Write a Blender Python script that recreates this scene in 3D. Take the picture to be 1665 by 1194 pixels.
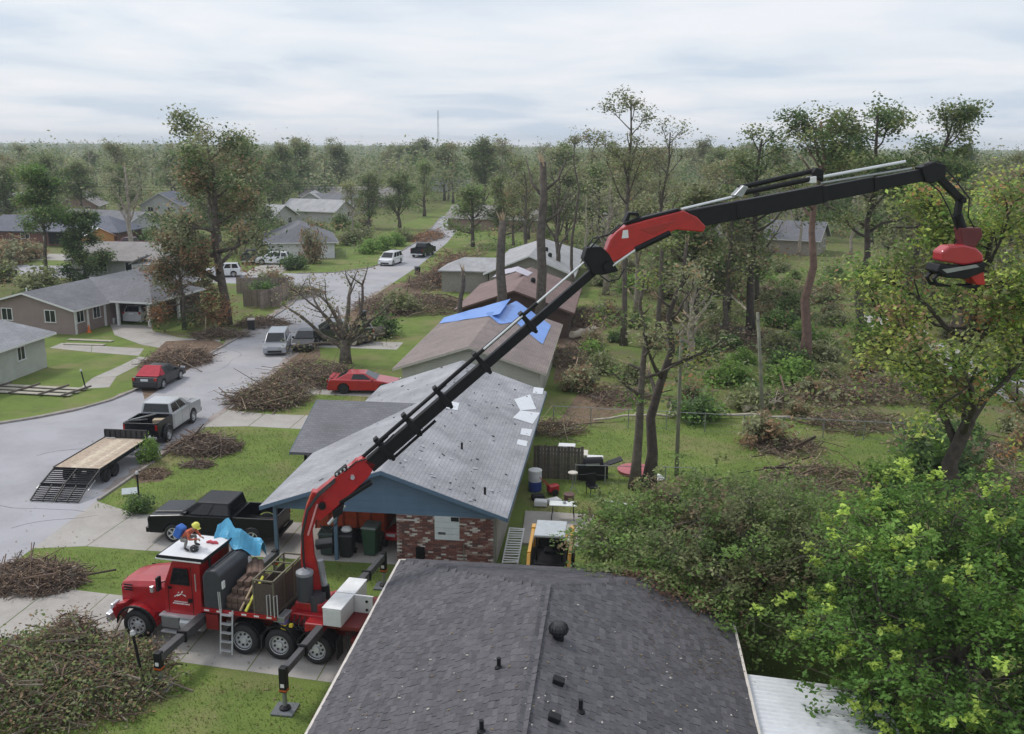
import bpy, math, random
import numpy as np
from mathutils import Vector, Matrix
R = math.radians
for o in list(bpy.data.objects): bpy.data.objects.remove(o)
SC = bpy.context.scene
COL = SC.collection
# ------------------------------------------------------------------ camera, sky, sun, exposure
F, CAMH, CX, CY = 1550.0, 16.6, 832.5, 597.0          # focal length and centre in photograph pixels, flying height
PIT = math.atan(362/F); YAW = math.atan(177.5/math.hypot(F, 362)); ROLL = R(.4)
cam = bpy.data.objects.new('camera', bpy.data.cameras.new('camera')); COL.objects.link(cam)
cam.matrix_world = Matrix.Translation((0, 0, CAMH)) @ Matrix.Rotation(YAW, 4, 'Z') @ Matrix.Rotation(math.pi/2-PIT, 4, 'X') @ Matrix.Rotation(ROLL, 4, 'Z')
cam.data.sensor_width = 36; cam.data.sensor_fit = 'HORIZONTAL'; cam.data.lens = 36*F/1665
cam.data.clip_start = .5; cam.data.clip_end = 9000
SC.camera = cam
SUN_EL, SUN_AZ = 52, -62          # elevation, compass angle from +Y towards +X
w = bpy.data.worlds.new('World'); SC.world = w; w.use_nodes = True
nt = w.node_tree; nt.nodes.clear()
def wn(t, **k):
    n = nt.nodes.new(t)
    for a, b in k.items(): setattr(n, a, b)
    return n
out = wn('ShaderNodeOutputWorld'); bg = wn('ShaderNodeBackground')
sky = wn('ShaderNodeTexSky', sky_type='NISHITA', sun_disc=False, sun_elevation=R(SUN_EL), sun_rotation=R(SUN_AZ), air_density=1.2, dust_density=2.5)
sks = wn('ShaderNodeVectorMath', operation='SCALE'); sks.inputs[3].default_value = .085
nt.links.new(sky.outputs[0], sks.inputs[0])
tc = wn('ShaderNodeTexCoord'); sep = wn('ShaderNodeSeparateXYZ'); nt.links.new(tc.outputs['Generated'], sep.inputs[0])
zz = wn('ShaderNodeMath', operation='MAXIMUM'); zz.inputs[1].default_value = 0; nt.links.new(sep.outputs[2], zz.inputs[0])
za = wn('ShaderNodeMath', operation='ADD'); za.inputs[1].default_value = .09; nt.links.new(zz.outputs[0], za.inputs[0])
dx = wn('ShaderNodeMath', operation='DIVIDE'); dy = wn('ShaderNodeMath', operation='DIVIDE')
nt.links.new(sep.outputs[0], dx.inputs[0]); nt.links.new(za.outputs[0], dx.inputs[1])
nt.links.new(sep.outputs[1], dy.inputs[0]); nt.links.new(za.outputs[0], dy.inputs[1])
cmb = wn('ShaderNodeCombineXYZ'); nt.links.new(dx.outputs[0], cmb.inputs[0]); nt.links.new(dy.outputs[0], cmb.inputs[1])
mp = wn('ShaderNodeMapping'); mp.inputs['Scale'].default_value = (.62, .55, 1); mp.inputs['Location'].default_value = (3.1, 1.4, 0); mp.inputs['Rotation'].default_value = (0, 0, R(14))
nt.links.new(cmb.outputs[0], mp.inputs[0])
cn = wn('ShaderNodeTexNoise'); cn.inputs['Scale'].default_value = 1.15; cn.inputs['Detail'].default_value = 7; cn.inputs['Roughness'].default_value = .52; cn.inputs['Distortion'].default_value = .35
nt.links.new(mp.outputs[0], cn.inputs['Vector'])
cr = wn('ShaderNodeValToRGB'); cr.color_ramp.elements[0].position = .36; cr.color_ramp.elements[0].color = (.54, .62, .73, 1)
cr.color_ramp.elements[1].position = .62; cr.color_ramp.elements[1].color = (.77, .785, .83, 1)
e_ = cr.color_ramp.elements.new(.48); e_.color = (.67, .72, .79, 1)
nt.links.new(cn.outputs['Fac'], cr.inputs[0])
mx = wn('ShaderNodeMixRGB'); mx.inputs[0].default_value = .88
nt.links.new(sks.outputs[0], mx.inputs[1]); nt.links.new(cr.outputs[0], mx.inputs[2])
nt.links.new(mx.outputs[0], bg.inputs[0]); bg.inputs[1].default_value = 1.0
nt.links.new(bg.outputs[0], out.inputs[0])
sl = bpy.data.lights.new('sun', 'SUN'); sl.energy = 1.5; sl.angle = R(12); sl.color = (1, .96, .9)
sun = bpy.data.objects.new('sun', sl); COL.objects.link(sun)
_d = Vector((math.sin(R(SUN_AZ))*math.cos(R(SUN_EL)), math.cos(R(SUN_AZ))*math.cos(R(SUN_EL)), math.sin(R(SUN_EL))))
sun.rotation_euler = _d.to_track_quat('Z', 'Y').to_euler()
SC.view_settings.view_transform = 'Standard'; SC.view_settings.look = 'None'; SC.view_settings.exposure = .3; SC.view_settings.gamma = 1
SC.render.engine = 'CYCLES'
SC.cycles.use_denoising = True; SC.cycles.max_bounces = 5; SC.cycles.diffuse_bounces = 3; SC.cycles.glossy_bounces = 2
SC.cycles.transmission_bounces = 3; SC.cycles.volume_bounces = 0; SC.cycles.use_adaptive_sampling = True
# ------------------------------------------------------------------ survey helpers: photograph pixel -> place in the world
def ray(px, py):
    dx, dy = px-CX, py-CY; x = (dx*math.cos(ROLL)+dy*math.sin(ROLL))/F; y = -(-dx*math.sin(ROLL)+dy*math.cos(ROLL))/F
    fy = math.cos(PIT)+y*math.sin(PIT); fz = -math.sin(PIT)+y*math.cos(PIT)
    c, s = math.cos(YAW), math.sin(YAW)
    return x*c-fy*s, x*s+fy*c, fz
def G(px, py, z=0.):
    r = ray(px, py); t = (z-CAMH)/r[2]; return (r[0]*t, r[1]*t, z)
def on_wall(px, py, P0, ang):
    r = ray(px, py); dx, dy = math.cos(ang), math.sin(ang)
    t = (-P0[0]*dy+P0[1]*dx)/(-r[0]*dy+r[1]*dx)
    return ((r[0]*t-P0[0])*dx+(r[1]*t-P0[1])*dy, CAMH+r[2]*t)
def on_slope(px, py, p, n):
    r = Vector(ray(px, py)); n = Vector(n); c = Vector((0, 0, CAMH))
    return c+r*((Vector(p)-c).dot(n)/r.dot(n))
# ------------------------------------------------------------------ materials
MATS = {}
def M(name, col, rough=.65, metal=0., var=.12, scale=4., bump=0., coat=0., bscale=None, trans=0., spec=.5):
    if name in MATS: return MATS[name]
    m = bpy.data.materials.new(name); m.use_nodes = True; n = m.node_tree; p = n.nodes['Principled BSDF']
    p.inputs['Roughness'].default_value = rough; p.inputs['Metallic'].default_value = metal; p.inputs['Specular IOR Level'].default_value = spec
    if coat: p.inputs['Coat Weight'].default_value = coat; p.inputs['Coat Roughness'].default_value = .08
    t = n.nodes.new('ShaderNodeTexCoord'); no = n.nodes.new('ShaderNodeTexNoise')
    no.inputs['Scale'].default_value = scale; no.inputs['Detail'].default_value = 6; no.inputs['Roughness'].default_value = .62
    n.links.new(t.outputs['Object'], no.inputs['Vector'])
    r = n.nodes.new('ShaderNodeValToRGB'); r.color_ramp.elements[0].position = .3; r.color_ramp.elements[1].position = .7
    r.color_ramp.elements[0].color = tuple(max(0, c*(1-var)) for c in col)+(1,)
    r.color_ramp.elements[1].color = tuple(min(1, c*(1+var)) for c in col)+(1,)
    n.links.new(no.outputs['Fac'], r.inputs[0]); n.links.new(r.outputs[0], p.inputs['Base Color'])
    if bump:
        b = n.nodes.new('ShaderNodeBump'); b.inputs['Strength'].default_value = bump; b.inputs['Distance'].default_value = .03
        no2 = n.nodes.new('ShaderNodeTexNoise'); no2.inputs['Scale'].default_value = bscale or scale*4; no2.inputs['Detail'].default_value = 5
        n.links.new(t.outputs['Object'], no2.inputs['Vector']); n.links.new(no2.outputs['Fac'], b.inputs['Height']); n.links.new(b.outputs[0], p.inputs['Normal'])
    MATS[name] = m; return m
def shingle_mat(name, a, b, mortar, axis='x', wear=.5):
    if name in MATS: return MATS[name]
    m = bpy.data.materials.new(name); m.use_nodes = True; n = m.node_tree; p = n.nodes['Principled BSDF']; p.inputs['Roughness'].default_value = .75
    t = n.nodes.new('ShaderNodeTexCoord'); s = n.nodes.new('ShaderNodeSeparateXYZ'); c = n.nodes.new('ShaderNodeCombineXYZ')
    n.links.new(t.outputs['Object'], s.inputs[0])
    n.links.new(s.outputs[1 if axis == 'x' else 0], c.inputs[0]); n.links.new(s.outputs[0 if axis == 'x' else 1], c.inputs[1])
    k = n.nodes.new('ShaderNodeTexBrick'); k.inputs['Scale'].default_value = 1; k.inputs['Brick Width'].default_value = .33; k.inputs['Row Height'].default_value = .15
    k.inputs['Mortar Size'].default_value = .012; k.inputs['Color1'].default_value = a+(1,); k.inputs['Color2'].default_value = b+(1,); k.inputs['Mortar'].default_value = mortar+(1,)
    k.inputs['Bias'].default_value = 0; n.links.new(c.outputs[0], k.inputs['Vector'])
    no = n.nodes.new('ShaderNodeTexNoise'); no.inputs['Scale'].default_value = .45; no.inputs['Detail'].default_value = 8; no.inputs['Roughness'].default_value = .65
    n.links.new(t.outputs['Object'], no.inputs['Vector'])
    r = n.nodes.new('ShaderNodeMapRange'); r.inputs[1].default_value = .3; r.inputs[2].default_value = .7; r.inputs[3].default_value = 1-wear*.45; r.inputs[4].default_value = 1+wear*.45
    n.links.new(no.outputs['Fac'], r.inputs[0])
    v = n.nodes.new('ShaderNodeVectorMath'); v.operation = 'SCALE'; n.links.new(k.outputs['Color'], v.inputs[0]); n.links.new(r.outputs[0], v.inputs[3])
    n.links.new(v.outputs[0], p.inputs['Base Color'])
    b = n.nodes.new('ShaderNodeBump'); b.inputs['Strength'].default_value = .5; b.inputs['Distance'].default_value = .02
    n.links.new(k.outputs['Fac'], b.inputs['Height']); b.invert = True; n.links.new(b.outputs[0], p.inputs['Normal'])
    MATS[name] = m; return m
def siding_mat(name, col, step=.2):
    if name in MATS: return MATS[name]
    m = M(name, col, .6, var=.1, scale=1.2); n = m.node_tree; p = n.nodes['Principled BSDF']
    t = n.nodes.new('ShaderNodeTexCoord'); s = n.nodes.new('ShaderNodeSeparateXYZ'); n.links.new(t.outputs['Object'], s.inputs[0])
    q = n.nodes.new('ShaderNodeMath'); q.operation = 'MULTIPLY'; q.inputs[1].default_value = 1/step; n.links.new(s.outputs[2], q.inputs[0])
    f = n.nodes.new('ShaderNodeMath'); f.operation = 'FRACT'; n.links.new(q.outputs[0], f.inputs[0])
    b = n.nodes.new('ShaderNodeBump'); b.inputs['Strength'].default_value = .8; b.inputs['Distance'].default_value = .03; b.invert = True
    n.links.new(f.outputs[0], b.inputs['Height']); n.links.new(b.outputs[0], p.inputs['Normal']); return m
def leaf_mat(name='leaf', trans=.4):
    if name in MATS: return MATS[name]
    m = bpy.data.materials.new(name); m.use_nodes = True; n = m.node_tree; p = n.nodes['Principled BSDF']; p.inputs['Roughness'].default_value = .55
    p.inputs['Specular IOR Level'].default_value = .18
    a = n.nodes.new('ShaderNodeAttribute'); a.attribute_name = 'col'
    oi = n.nodes.new('ShaderNodeObjectInfo'); r = n.nodes.new('ShaderNodeMapRange'); r.inputs[3].default_value = 1.85; r.inputs[4].default_value = 2.6
    n.links.new(oi.outputs['Random'], r.inputs[0])
    v = n.nodes.new('ShaderNodeVectorMath'); v.operation = 'SCALE'; n.links.new(a.outputs['Color'], v.inputs[0]); n.links.new(r.outputs[0], v.inputs[3])
    n.links.new(v.outputs[0], p.inputs['Base Color'])
    tr = n.nodes.new('ShaderNodeBsdfTranslucent'); n.links.new(v.outputs[0], tr.inputs[0])
    ms = n.nodes.new('ShaderNodeMixShader'); ms.inputs[0].default_value = trans
    n.links.new(p.outputs[0], ms.inputs[1]); n.links.new(tr.outputs[0], ms.inputs[2])
    n.links.new(ms.outputs[0], n.nodes['Material Output'].inputs[0]); MATS[name] = m; return m
def tint_mat(name, rough=.8):
    # colour comes from the per-piece attribute
    if name in MATS: return MATS[name]
    m = bpy.data.materials.new(name); m.use_nodes = True; n = m.node_tree; p = n.nodes['Principled BSDF']; p.inputs['Roughness'].default_value = rough
    a = n.nodes.new('ShaderNodeAttribute'); a.attribute_name = 'col'; n.links.new(a.outputs['Color'], p.inputs['Base Color']); MATS[name] = m; return m
def paint(name, col, rough=.3): return M(name, col, rough, 0., .06, 1.5, coat=.6)
def mixmat(name, c1, c2, c3, s1, s2, rough=.9, bump=.5, bs=30., p1=(.4, .6), p2=(.5, .68), grain=(.7, 1.25)):
    m = bpy.data.materials.new(name); m.use_nodes = True; n = m.node_tree; p = n.nodes['Principled BSDF']; p.inputs['Roughness'].default_value = rough
    p.inputs['Specular IOR Level'].default_value = .12
    t = n.nodes.new('ShaderNodeTexCoord')
    def nz(sc, lo, hi, d=8, ro=.65):
        a = n.nodes.new('ShaderNodeTexNoise'); a.inputs['Scale'].default_value = sc; a.inputs['Detail'].default_value = d; a.inputs['Roughness'].default_value = ro
        n.links.new(t.outputs['Object'], a.inputs['Vector']); r = n.nodes.new('ShaderNodeMapRange'); r.inputs[1].default_value = lo; r.inputs[2].default_value = hi
        n.links.new(a.outputs['Fac'], r.inputs[0]); return r.outputs[0], a
    def mixc(f, a, b):
        x = n.nodes.new('ShaderNodeMixRGB'); n.links.new(f, x.inputs[0])
        for i, q in ((1, a), (2, b)):
            if isinstance(q, tuple): x.inputs[i].default_value = q+(1,)
            else: n.links.new(q, x.inputs[i])
        return x.outputs[0]
    f1, _ = nz(s1, *p1); f2, _ = nz(s2, *p2); f3, a3 = nz(bs, .35, .65, 4)
    c = mixc(f2, mixc(f1, c1, c2), c3)
    x = n.nodes.new('ShaderNodeMixRGB'); x.blend_type = 'MULTIPLY'; x.inputs[0].default_value = 1
    rr = n.nodes.new('ShaderNodeMapRange'); rr.inputs[3].default_value = grain[0]; rr.inputs[4].default_value = grain[1]; n.links.new(f3, rr.inputs[0])
    n.links.new(c, x.inputs[1]); n.links.new(rr.outputs[0], x.inputs[2]); n.links.new(x.outputs[0], p.inputs['Base Color'])
    b = n.nodes.new('ShaderNodeBump'); b.inputs['Strength'].default_value = bump; b.inputs['Distance'].default_value = .05
    n.links.new(a3.outputs['Fac'], b.inputs['Height']); n.links.new(b.outputs[0], p.inputs['Normal']); MATS[name] = m; return m
# ------------------------------------------------------------------ mesh helpers
class MB:
    def __init__(s): s.v = []; s.f = []; s.m = []
    def add(s, vs, fs, mi=0):
        o = len(s.v); s.v += [tuple(v) for v in vs]; s.f += [tuple(i+o for i in f) for f in fs]; s.m += [mi]*len(fs); return s
    def box(s, x0, x1, y0, y1, z0, z1, mi=0, X=None):
        vs = [Vector((x, y, z)) for z in (z0, z1) for x, y in ((x0, y0), (x1, y0), (x1, y1), (x0, y1))]
        if X: vs = [X @ v for v in vs]
        return s.add(vs, [(3, 2, 1, 0), (4, 5, 6, 7), (0, 1, 5, 4), (1, 2, 6, 5), (2, 3, 7, 6), (3, 0, 4, 7)], mi)
    def bar(s, a, b, wd, h, mi=0, up=(0, 0, 1)):
        a = Vector(a); b = Vector(b); d = (b-a).normalized(); u = Vector(up); sd = d.cross(u)
        if sd.length < 1e-4: sd = d.cross(Vector((0, 1, 0)))
        sd.normalize(); u = sd.cross(d)
        vs = [p+sd*i*wd/2+u*j*h/2 for p in (a, b) for i, j in ((-1, -1), (1, -1), (1, 1), (-1, 1))]
        return s.add(vs, [(0, 1, 2, 3), (7, 6, 5, 4), (0, 4, 5, 1), (1, 5, 6, 2), (2, 6, 7, 3), (3, 7, 4, 0)], mi)
    def tube(s, pts, rad, n=6, mi=0, cap=True):
        pts = [Vector(p) for p in pts]; k = len(pts)
        if not hasattr(rad, '__len__'): rad = [rad]*k
        vs = []; prev = None
        for i, p in enumerate(pts):
            d = (pts[min(i+1, k-1)]-pts[max(i-1, 0)]);
            if d.length < 1e-6: d = Vector((0, 0, 1))
            d.normalize()
            if prev is None: a = d.orthogonal().normalized()
            else:
                a = prev-d*prev.dot(d)
                a = a.normalized() if a.length > 1e-5 else d.orthogonal().normalized()
            prev = a; b = d.cross(a)
            for j in range(n):
                t = 2*math.pi*j/n; vs.append(p+(a*math.cos(t)+b*math.sin(t))*rad[i])
        fs = [(i*n+j, i*n+(j+1) % n, (i+1)*n+(j+1) % n, (i+1)*n+j) for i in range(k-1) for j in range(n)]
        if cap: fs += [tuple(range(n-1, -1, -1)), tuple(range((k-1)*n, k*n))]
        return s.add(vs, fs, mi)
    def cyl(s, a, b, r, r2=None, n=12, mi=0): return s.tube([a, b], [r, r if r2 is None else r2], n, mi)
    def prism(s, poly, off, mi=0):
        k = len(poly); off = Vector(off); a = [Vector(p) for p in poly]
        return s.add(a+[p+off for p in a], [tuple(range(k-1, -1, -1)), tuple(range(k, 2*k))]+[(i, (i+1) % k, k+(i+1) % k, k+i) for i in range(k)], mi)
    def lathe(s, prof, n=16, c=(0, 0, 0), axis='z', mi=0, cap=True):
        vs = []; k = len(prof); c = Vector(c)
        for r, h in prof:
            for j in range(n):
                t = 2*math.pi*j/n; x, y = r*math.cos(t), r*math.sin(t)
                vs.append(c+Vector((x, y, h) if axis == 'z' else (x, h, y) if axis == 'y' else (h, x, y)))
        fs = [(i*n+j, i*n+(j+1) % n, (i+1)*n+(j+1) % n, (i+1)*n+j) for i in range(k-1) for j in range(n)]
        if cap: fs += [tuple(range(n-1, -1, -1)), tuple(range((k-1)*n, k*n))]
        return s.add(vs, fs, mi)
    def mesh(s, name, mats, smooth=False):
        me = bpy.data.meshes.new(name); me.from_pydata(s.v, [], s.f)
        for m in (mats if isinstance(mats, (list, tuple)) else [mats]): me.materials.append(m)
        me.polygons.foreach_set('material_index', s.m)
        if smooth: me.polygons.foreach_set('use_smooth', [True]*len(s.f))
        me.update(); return me
    def build(s, name, mats, parent=None, smooth=False, bevel=0., loc=None, rot=None, seg=2, normals=True):
        me = s.mesh(name, mats, smooth)
        if normals:
            import bmesh
            b = bmesh.new(); b.from_mesh(me); bmesh.ops.recalc_face_normals(b, faces=b.faces); b.to_mesh(me); b.free()
        o = bpy.data.objects.new(name, me); COL.objects.link(o)
        if parent: o.parent = parent
        if loc: o.location = loc
        if rot: o.rotation_euler = rot
        if bevel:
            d = o.modifiers.new('bevel', 'BEVEL'); d.width = bevel; d.segments = seg; d.limit_method = 'ANGLE'; d.angle_limit = R(35); d.harden_normals = False
        return o
def tag(o, label=None, cat=None, group=None, kind=None):
    for k, v in (('label', label), ('category', cat), ('group', group), ('kind', kind)):
        if v: o[k] = v
    return o
def thing(name, label, cat, loc=(0, 0, 0), rz=0., group=None):
    o = bpy.data.objects.new(name, None); COL.objects.link(o); o.location = loc; o.rotation_euler = (0, 0, rz); o.empty_display_size = .1
    return tag(o, label, cat, group)
def inst(name, me, parent=None, loc=(0, 0, 0), rot=(0, 0, 0), sc=(1, 1, 1)):
    o = bpy.data.objects.new(name, me); COL.objects.link(o); o.parent = parent; o.location = loc; o.rotation_euler = rot; o.scale = sc; return o
def copy_tree(o, parent=None):
    c = o.copy(); COL.objects.link(c); c.parent = parent
    for ch in list(o.children): copy_tree(ch, c)
    return c
def kindset(o, k): o['kind'] = k; return o
def cards(name, c, size, col, rng, aspect=.6, upbias=.8, mat=None, tri=False):
    """many small leaf-shaped faces as one mesh; c (N,3), size (N,), col (N,3)"""
    N = len(c); n = rng.normal(size=(N, 3)); n[:, 2] = np.abs(n[:, 2])+upbias; n /= np.linalg.norm(n, axis=1)[:, None]
    t = rng.normal(size=(N, 3)); t -= n*(t*n).sum(1)[:, None]; t /= np.linalg.norm(t, axis=1)[:, None]+1e-9
    b = np.cross(n, t); s = size[:, None]*.5
    v = np.empty((N, 4, 3)); v[:, 0] = c-t*s; v[:, 1] = c+b*s*aspect+t*s*.15; v[:, 2] = c+t*s; v[:, 3] = c-b*s*aspect+t*s*.15
    me = bpy.data.meshes.new(name); me.vertices.add(N*4); me.vertices.foreach_set('co', v.reshape(-1))
    me.loops.add(N*4); me.loops.foreach_set('vertex_index', np.arange(N*4, dtype=np.int32))
    me.polygons.add(N); me.polygons.foreach_set('loop_start', np.arange(0, N*4, 4, dtype=np.int32)); me.polygons.foreach_set('loop_total', np.full(N, 4, dtype=np.int32))
    at = me.attributes.new('col', 'FLOAT_COLOR', 'POINT'); cc = np.ones((N, 4, 4)); cc[:, :, :3] = col[:, None, :]; at.data.foreach_set('color', cc.reshape(-1))
    me.materials.append(mat or leaf_mat()); me.update(calc_edges=True); me.validate(); return me
# ------------------------------------------------------------------ ground, roads, drives
LAWN = mixmat('lawn', (.168, .228, .056), (.128, .18, .046), (.25, .215, .11), .5, .22, bump=.7, bs=18, p2=(.48, .70))
ASPH = mixmat('asphalt', (.39, .385, .41), (.325, .32, .34), (.42, .40, .395), .22, .09, rough=.85, bump=.15, bs=45, grain=(.93, 1.07))
CONC = mixmat('concrete', (.40, .375, .35), (.34, .315, .29), (.44, .42, .39), .8, .35, rough=.85, bump=.12, bs=20, grain=(.93, 1.07))
KERB = M('kerb_concrete', (.27, .25, .23), .9, var=.3, scale=2.5, bump=.3)
DIRT = mixmat('dirt', (.17, .115, .08), (.23, .165, .12), (.13, .095, .07), 2., .7, bump=.9, bs=14)
def sheet(name, poly, z, mat, parent=None):
    b = MB(); b.add([(p[0], p[1], z) for p in poly], [tuple(range(len(poly)))]); o = b.build(name, mat, parent, normals=False)
    if o.data.polygons[0].normal.z < 0: o.data.flip_normals()
    return o
g = MB(); E_ = 4500; g.add([(-E_, -200, 0), (E_, -200, 0), (E_, E_*1.6, 0), (-E_, E_*1.6, 0)], [(0, 1, 2, 3)]); kindset(g.build('ground', LAWN, normals=False), 'structure')
RE = [(-23.1, 10), (-23.6, 22.7), (-23.8, 30.2), (-24.0, 35.1), (-24.3, 41.3), (-24.4, 55.0), (-24.9, 64.9), (-25.9, 77.4), (-26.9, 96.1), (-27.4, 114.8), (-27.8, 132.2), (-29.5, 162.2), (-32.6, 193.4), (-36.5, 224.6)]
LE = [(-42.0, 224.3), (-37.8, 189.5), (-35.1, 162.1), (-34.0, 142.1), (-33.3, 132.2), (-34.2, 126.6), (-37.1, 121.6), (-41.6, 119.9), (-118.9, 125.3)]
LE2 = [(-118.8, 114.5), (-43.5, 109.8), (-37.9, 106.7), (-35.4, 102.3), (-34.2, 96.1), (-33.4, 87.4), (-32.9, 80.0), (-32.6, 72.5), (-32.4, 66.9), (-32.6, 61.4), (-33.0, 57.2), (-34.0, 54.6), (-35.3, 52.8), (-36.9, 51.2), (-39.9, 49.4), (-60.6, 39.9)]
kindset(sheet('road', RE+LE+LE2+[(-60.6, 10)], .004, ASPH), 'structure')
def strip(pts, wd, z0, z1, b, mi=0):
    for p, q in zip(pts[:-1], pts[1:]): b.bar((p[0], p[1], (z0+z1)/2), (q[0], q[1], (z0+z1)/2), wd, z1-z0, mi)
def offs(pts, d):
    r = []
    for i, p in enumerate(pts):
        a = Vector(pts[max(i-1, 0)]); b = Vector(pts[min(i+1, len(pts)-1)]); t = (b-a).normalized(); r.append((p[0]-t.y*d, p[1]+t.x*d))
    return r
kb = MB(); strip(offs(LE2[2:], .09), .18, -.02, .11, kb); kindset(kb.build('kerb', KERB), 'structure')
kb = MB(); strip(offs([(-24.3, 40.2), (-24.4, 52.2)], -.09), .16, -.02, .09, kb); strip(offs([(-24.45, 56.2), (-24.7, 60.4)], -.09), .16, -.02, .09, kb); kindset(kb.build('kerb', KERB), 'structure')
kb = MB(); strip(offs(LE[:8], .09), .16, -.02, .1, kb); kindset(kb.build('kerb', KERB), 'structure')
# dirt and dead leaves swept to the road's edges
DUST = mixmat('road_dust', (.30, .255, .235), (.36, .32, .30), (.24, .19, .165), 1.1, .4, rough=.9, bump=.4, bs=18)
random.seed(33)
def edge_dirt(line, side, wd):
    a, b = offs(line, side*.02), [(p[0], p[1]) for p in offs(line, side*wd)]
    dense_a, dense_b = [], []
    for (p, q), (r_, s_) in zip(zip(a[:-1], a[1:]), zip(b[:-1], b[1:])):
        n_ = max(1, int((Vector(q)-Vector(p)).length/.8))
        for k in range(n_): f = k/n_; u = Vector(p).lerp(Vector(q), f); v = Vector(r_).lerp(Vector(s_), f); dense_a.append(tuple(u)); dense_b.append(tuple(u.lerp(v, random.uniform(.25, 1))))
    kindset(sheet('road_dust', dense_a+dense_b[::-1], .0065, DUST), 'structure')
edge_dirt(LE2[3:15], -1, .9); edge_dirt(RE[4:10], 1, .7)
kindset(sheet('dirt_verge', [(-24.2, 55.7), (-23.1, 56.8), (-22.6, 64.9), (-23.5, 72.4), (-25.7, 78.6), (-25.4, 69.9), (-24.7, 62.5)], .008, DIRT), 'structure')
kindset(sheet('dirt_verge', [G(235, 650)[:2], G(330, 585)[:2], G(365, 560)[:2], G(345, 552)[:2], G(270, 555)[:2], G(222, 600)[:2]], .010, DIRT), 'structure')
kindset(sheet('dirt_verge', [(-26.6, 84.9), (-27.2, 112.3), (-24.0, 117.3), (-21.8, 102.3), (-21.2, 89.8), (-24.2, 84.8)], .008, DIRT), 'structure')
def slabs(name, quads, z=.006):
    """a concrete drive poured in slabs; each slab a piece of its own with an open joint"""
    root = bpy.data.objects.new(name, None); COL.objects.link(root); kindset(root, 'structure')
    for q in quads:
        c = sum((Vector((p[0], p[1], 0)) for p in q), Vector())/len(q); b = MB()
        k = [c+(Vector((p[0], p[1], 0))-c)*(1-.035/max((Vector((p[0], p[1], 0))-c).length, .3)) for p in q]
        for p in k: p.z = -.03
        b.prism([p-c for p in k], (0, 0, .03+z+random.uniform(0, .006))); b.build('slab', CONC, root, loc=c)
    return root
random.seed(4)
slabs('driveway', [[(-24.0, 34.6), (-21.9, 35.1), (-21.7, 38.9), (-24.25, 40.1)], [(-21.9, 35.1), (-19.2, 35), (-19.2, 38.8), (-21.7, 38.9)], [(-19.2, 35), (-16.4, 35), (-16.4, 38.8), (-19.2, 38.8)],
                  [(-16.4, 35), (-13.7, 35), (-13.7, 38.8), (-16.4, 38.8)]]+[[(x, y), (x+2.6, y), (x+2.6, y+3.8), (x, y+3.8)] for x in (-13.7, -11.1) for y in (35., 38.8)])
_tilt = lambda x, y: (x, y-.11*(x+16))
slabs('driveway', [[(-23.7, 26.4), (-21.1, 27.6), (-21.1, 31.4), (-23.9, 32.3)]]+[[_tilt(x, 27.05), _tilt(x+2.4, 27.05), _tilt(x+2.4, 30.85), _tilt(x, 30.85)] for x in (-21.1, -18.7, -16.3, -13.9, -11.5, -9.1)])
slabs('driveway', [[(-24.4, 52.3), (-21.8, 52.8), (-21.8, 55.6), (-24.4, 56.1)], [(-21.8, 52.8), (-19.2, 52.7), (-19.2, 55.6), (-21.8, 55.6)], [(-19.2, 52.7), (-16.2, 52.7), (-16.2, 55.6), (-19.2, 55.6)]])
slabs('driveway', [[(-24.6, 60.5), (-21.6, 60.7), (-21.6, 63.6), (-24.8, 64.2)], [(-21.6, 60.7), (-18, 60.6), (-18, 63.5), (-21.6, 63.6)], [(-18, 60.6), (-14.4, 60.5), (-14.4, 63.5), (-18, 63.5)]])
slabs('driveway', [[(-25.7, 75.5), (-22.1, 75.6), (-22.1, 78.6), (-26.1, 79.1)], [(-22.1, 75.6), (-18, 75.5), (-18.1, 78.5), (-22.1, 78.6)]])
slabs('driveway', [[G(*p)[:2] for p in q] for q in ([(178, 527), (246, 530), (250, 539), (186, 545)], [(186, 545), (250, 539), (290, 549), (230, 561)], [(230, 561), (290, 549), (362, 553), (335, 572), (290, 571)])])
slabs('driveway', [[G(*p)[:2] for p in q] for q in ([(408, 436), (440, 428), (492, 424), (455, 446), (398, 449)],)])
slabs('garden_path', [[G(*p)[:2] for p in q] for q in ([(80, 566), (100, 558), (150, 562), (148, 573)], [(148, 573), (150, 562), (235, 567), (226, 579)])])
slabs('garden_path', [[G(*p)[:2] for p in q] for q in ([(128, 633), (150, 615), (190, 612), (178, 630)], [(150, 615), (195, 595), (222, 596), (190, 612)], [(195, 595), (226, 580), (242, 582), (222, 596)])])
slabs('driveway', [[(-92.5, 127.9), (-67.3, 128.2), (-67.4, 136.8), (-92.5, 135.2)], [(-81.0, 137), (-71.3, 137), (-71.4, 146.5), (-81.1, 146.4)]])
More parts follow.
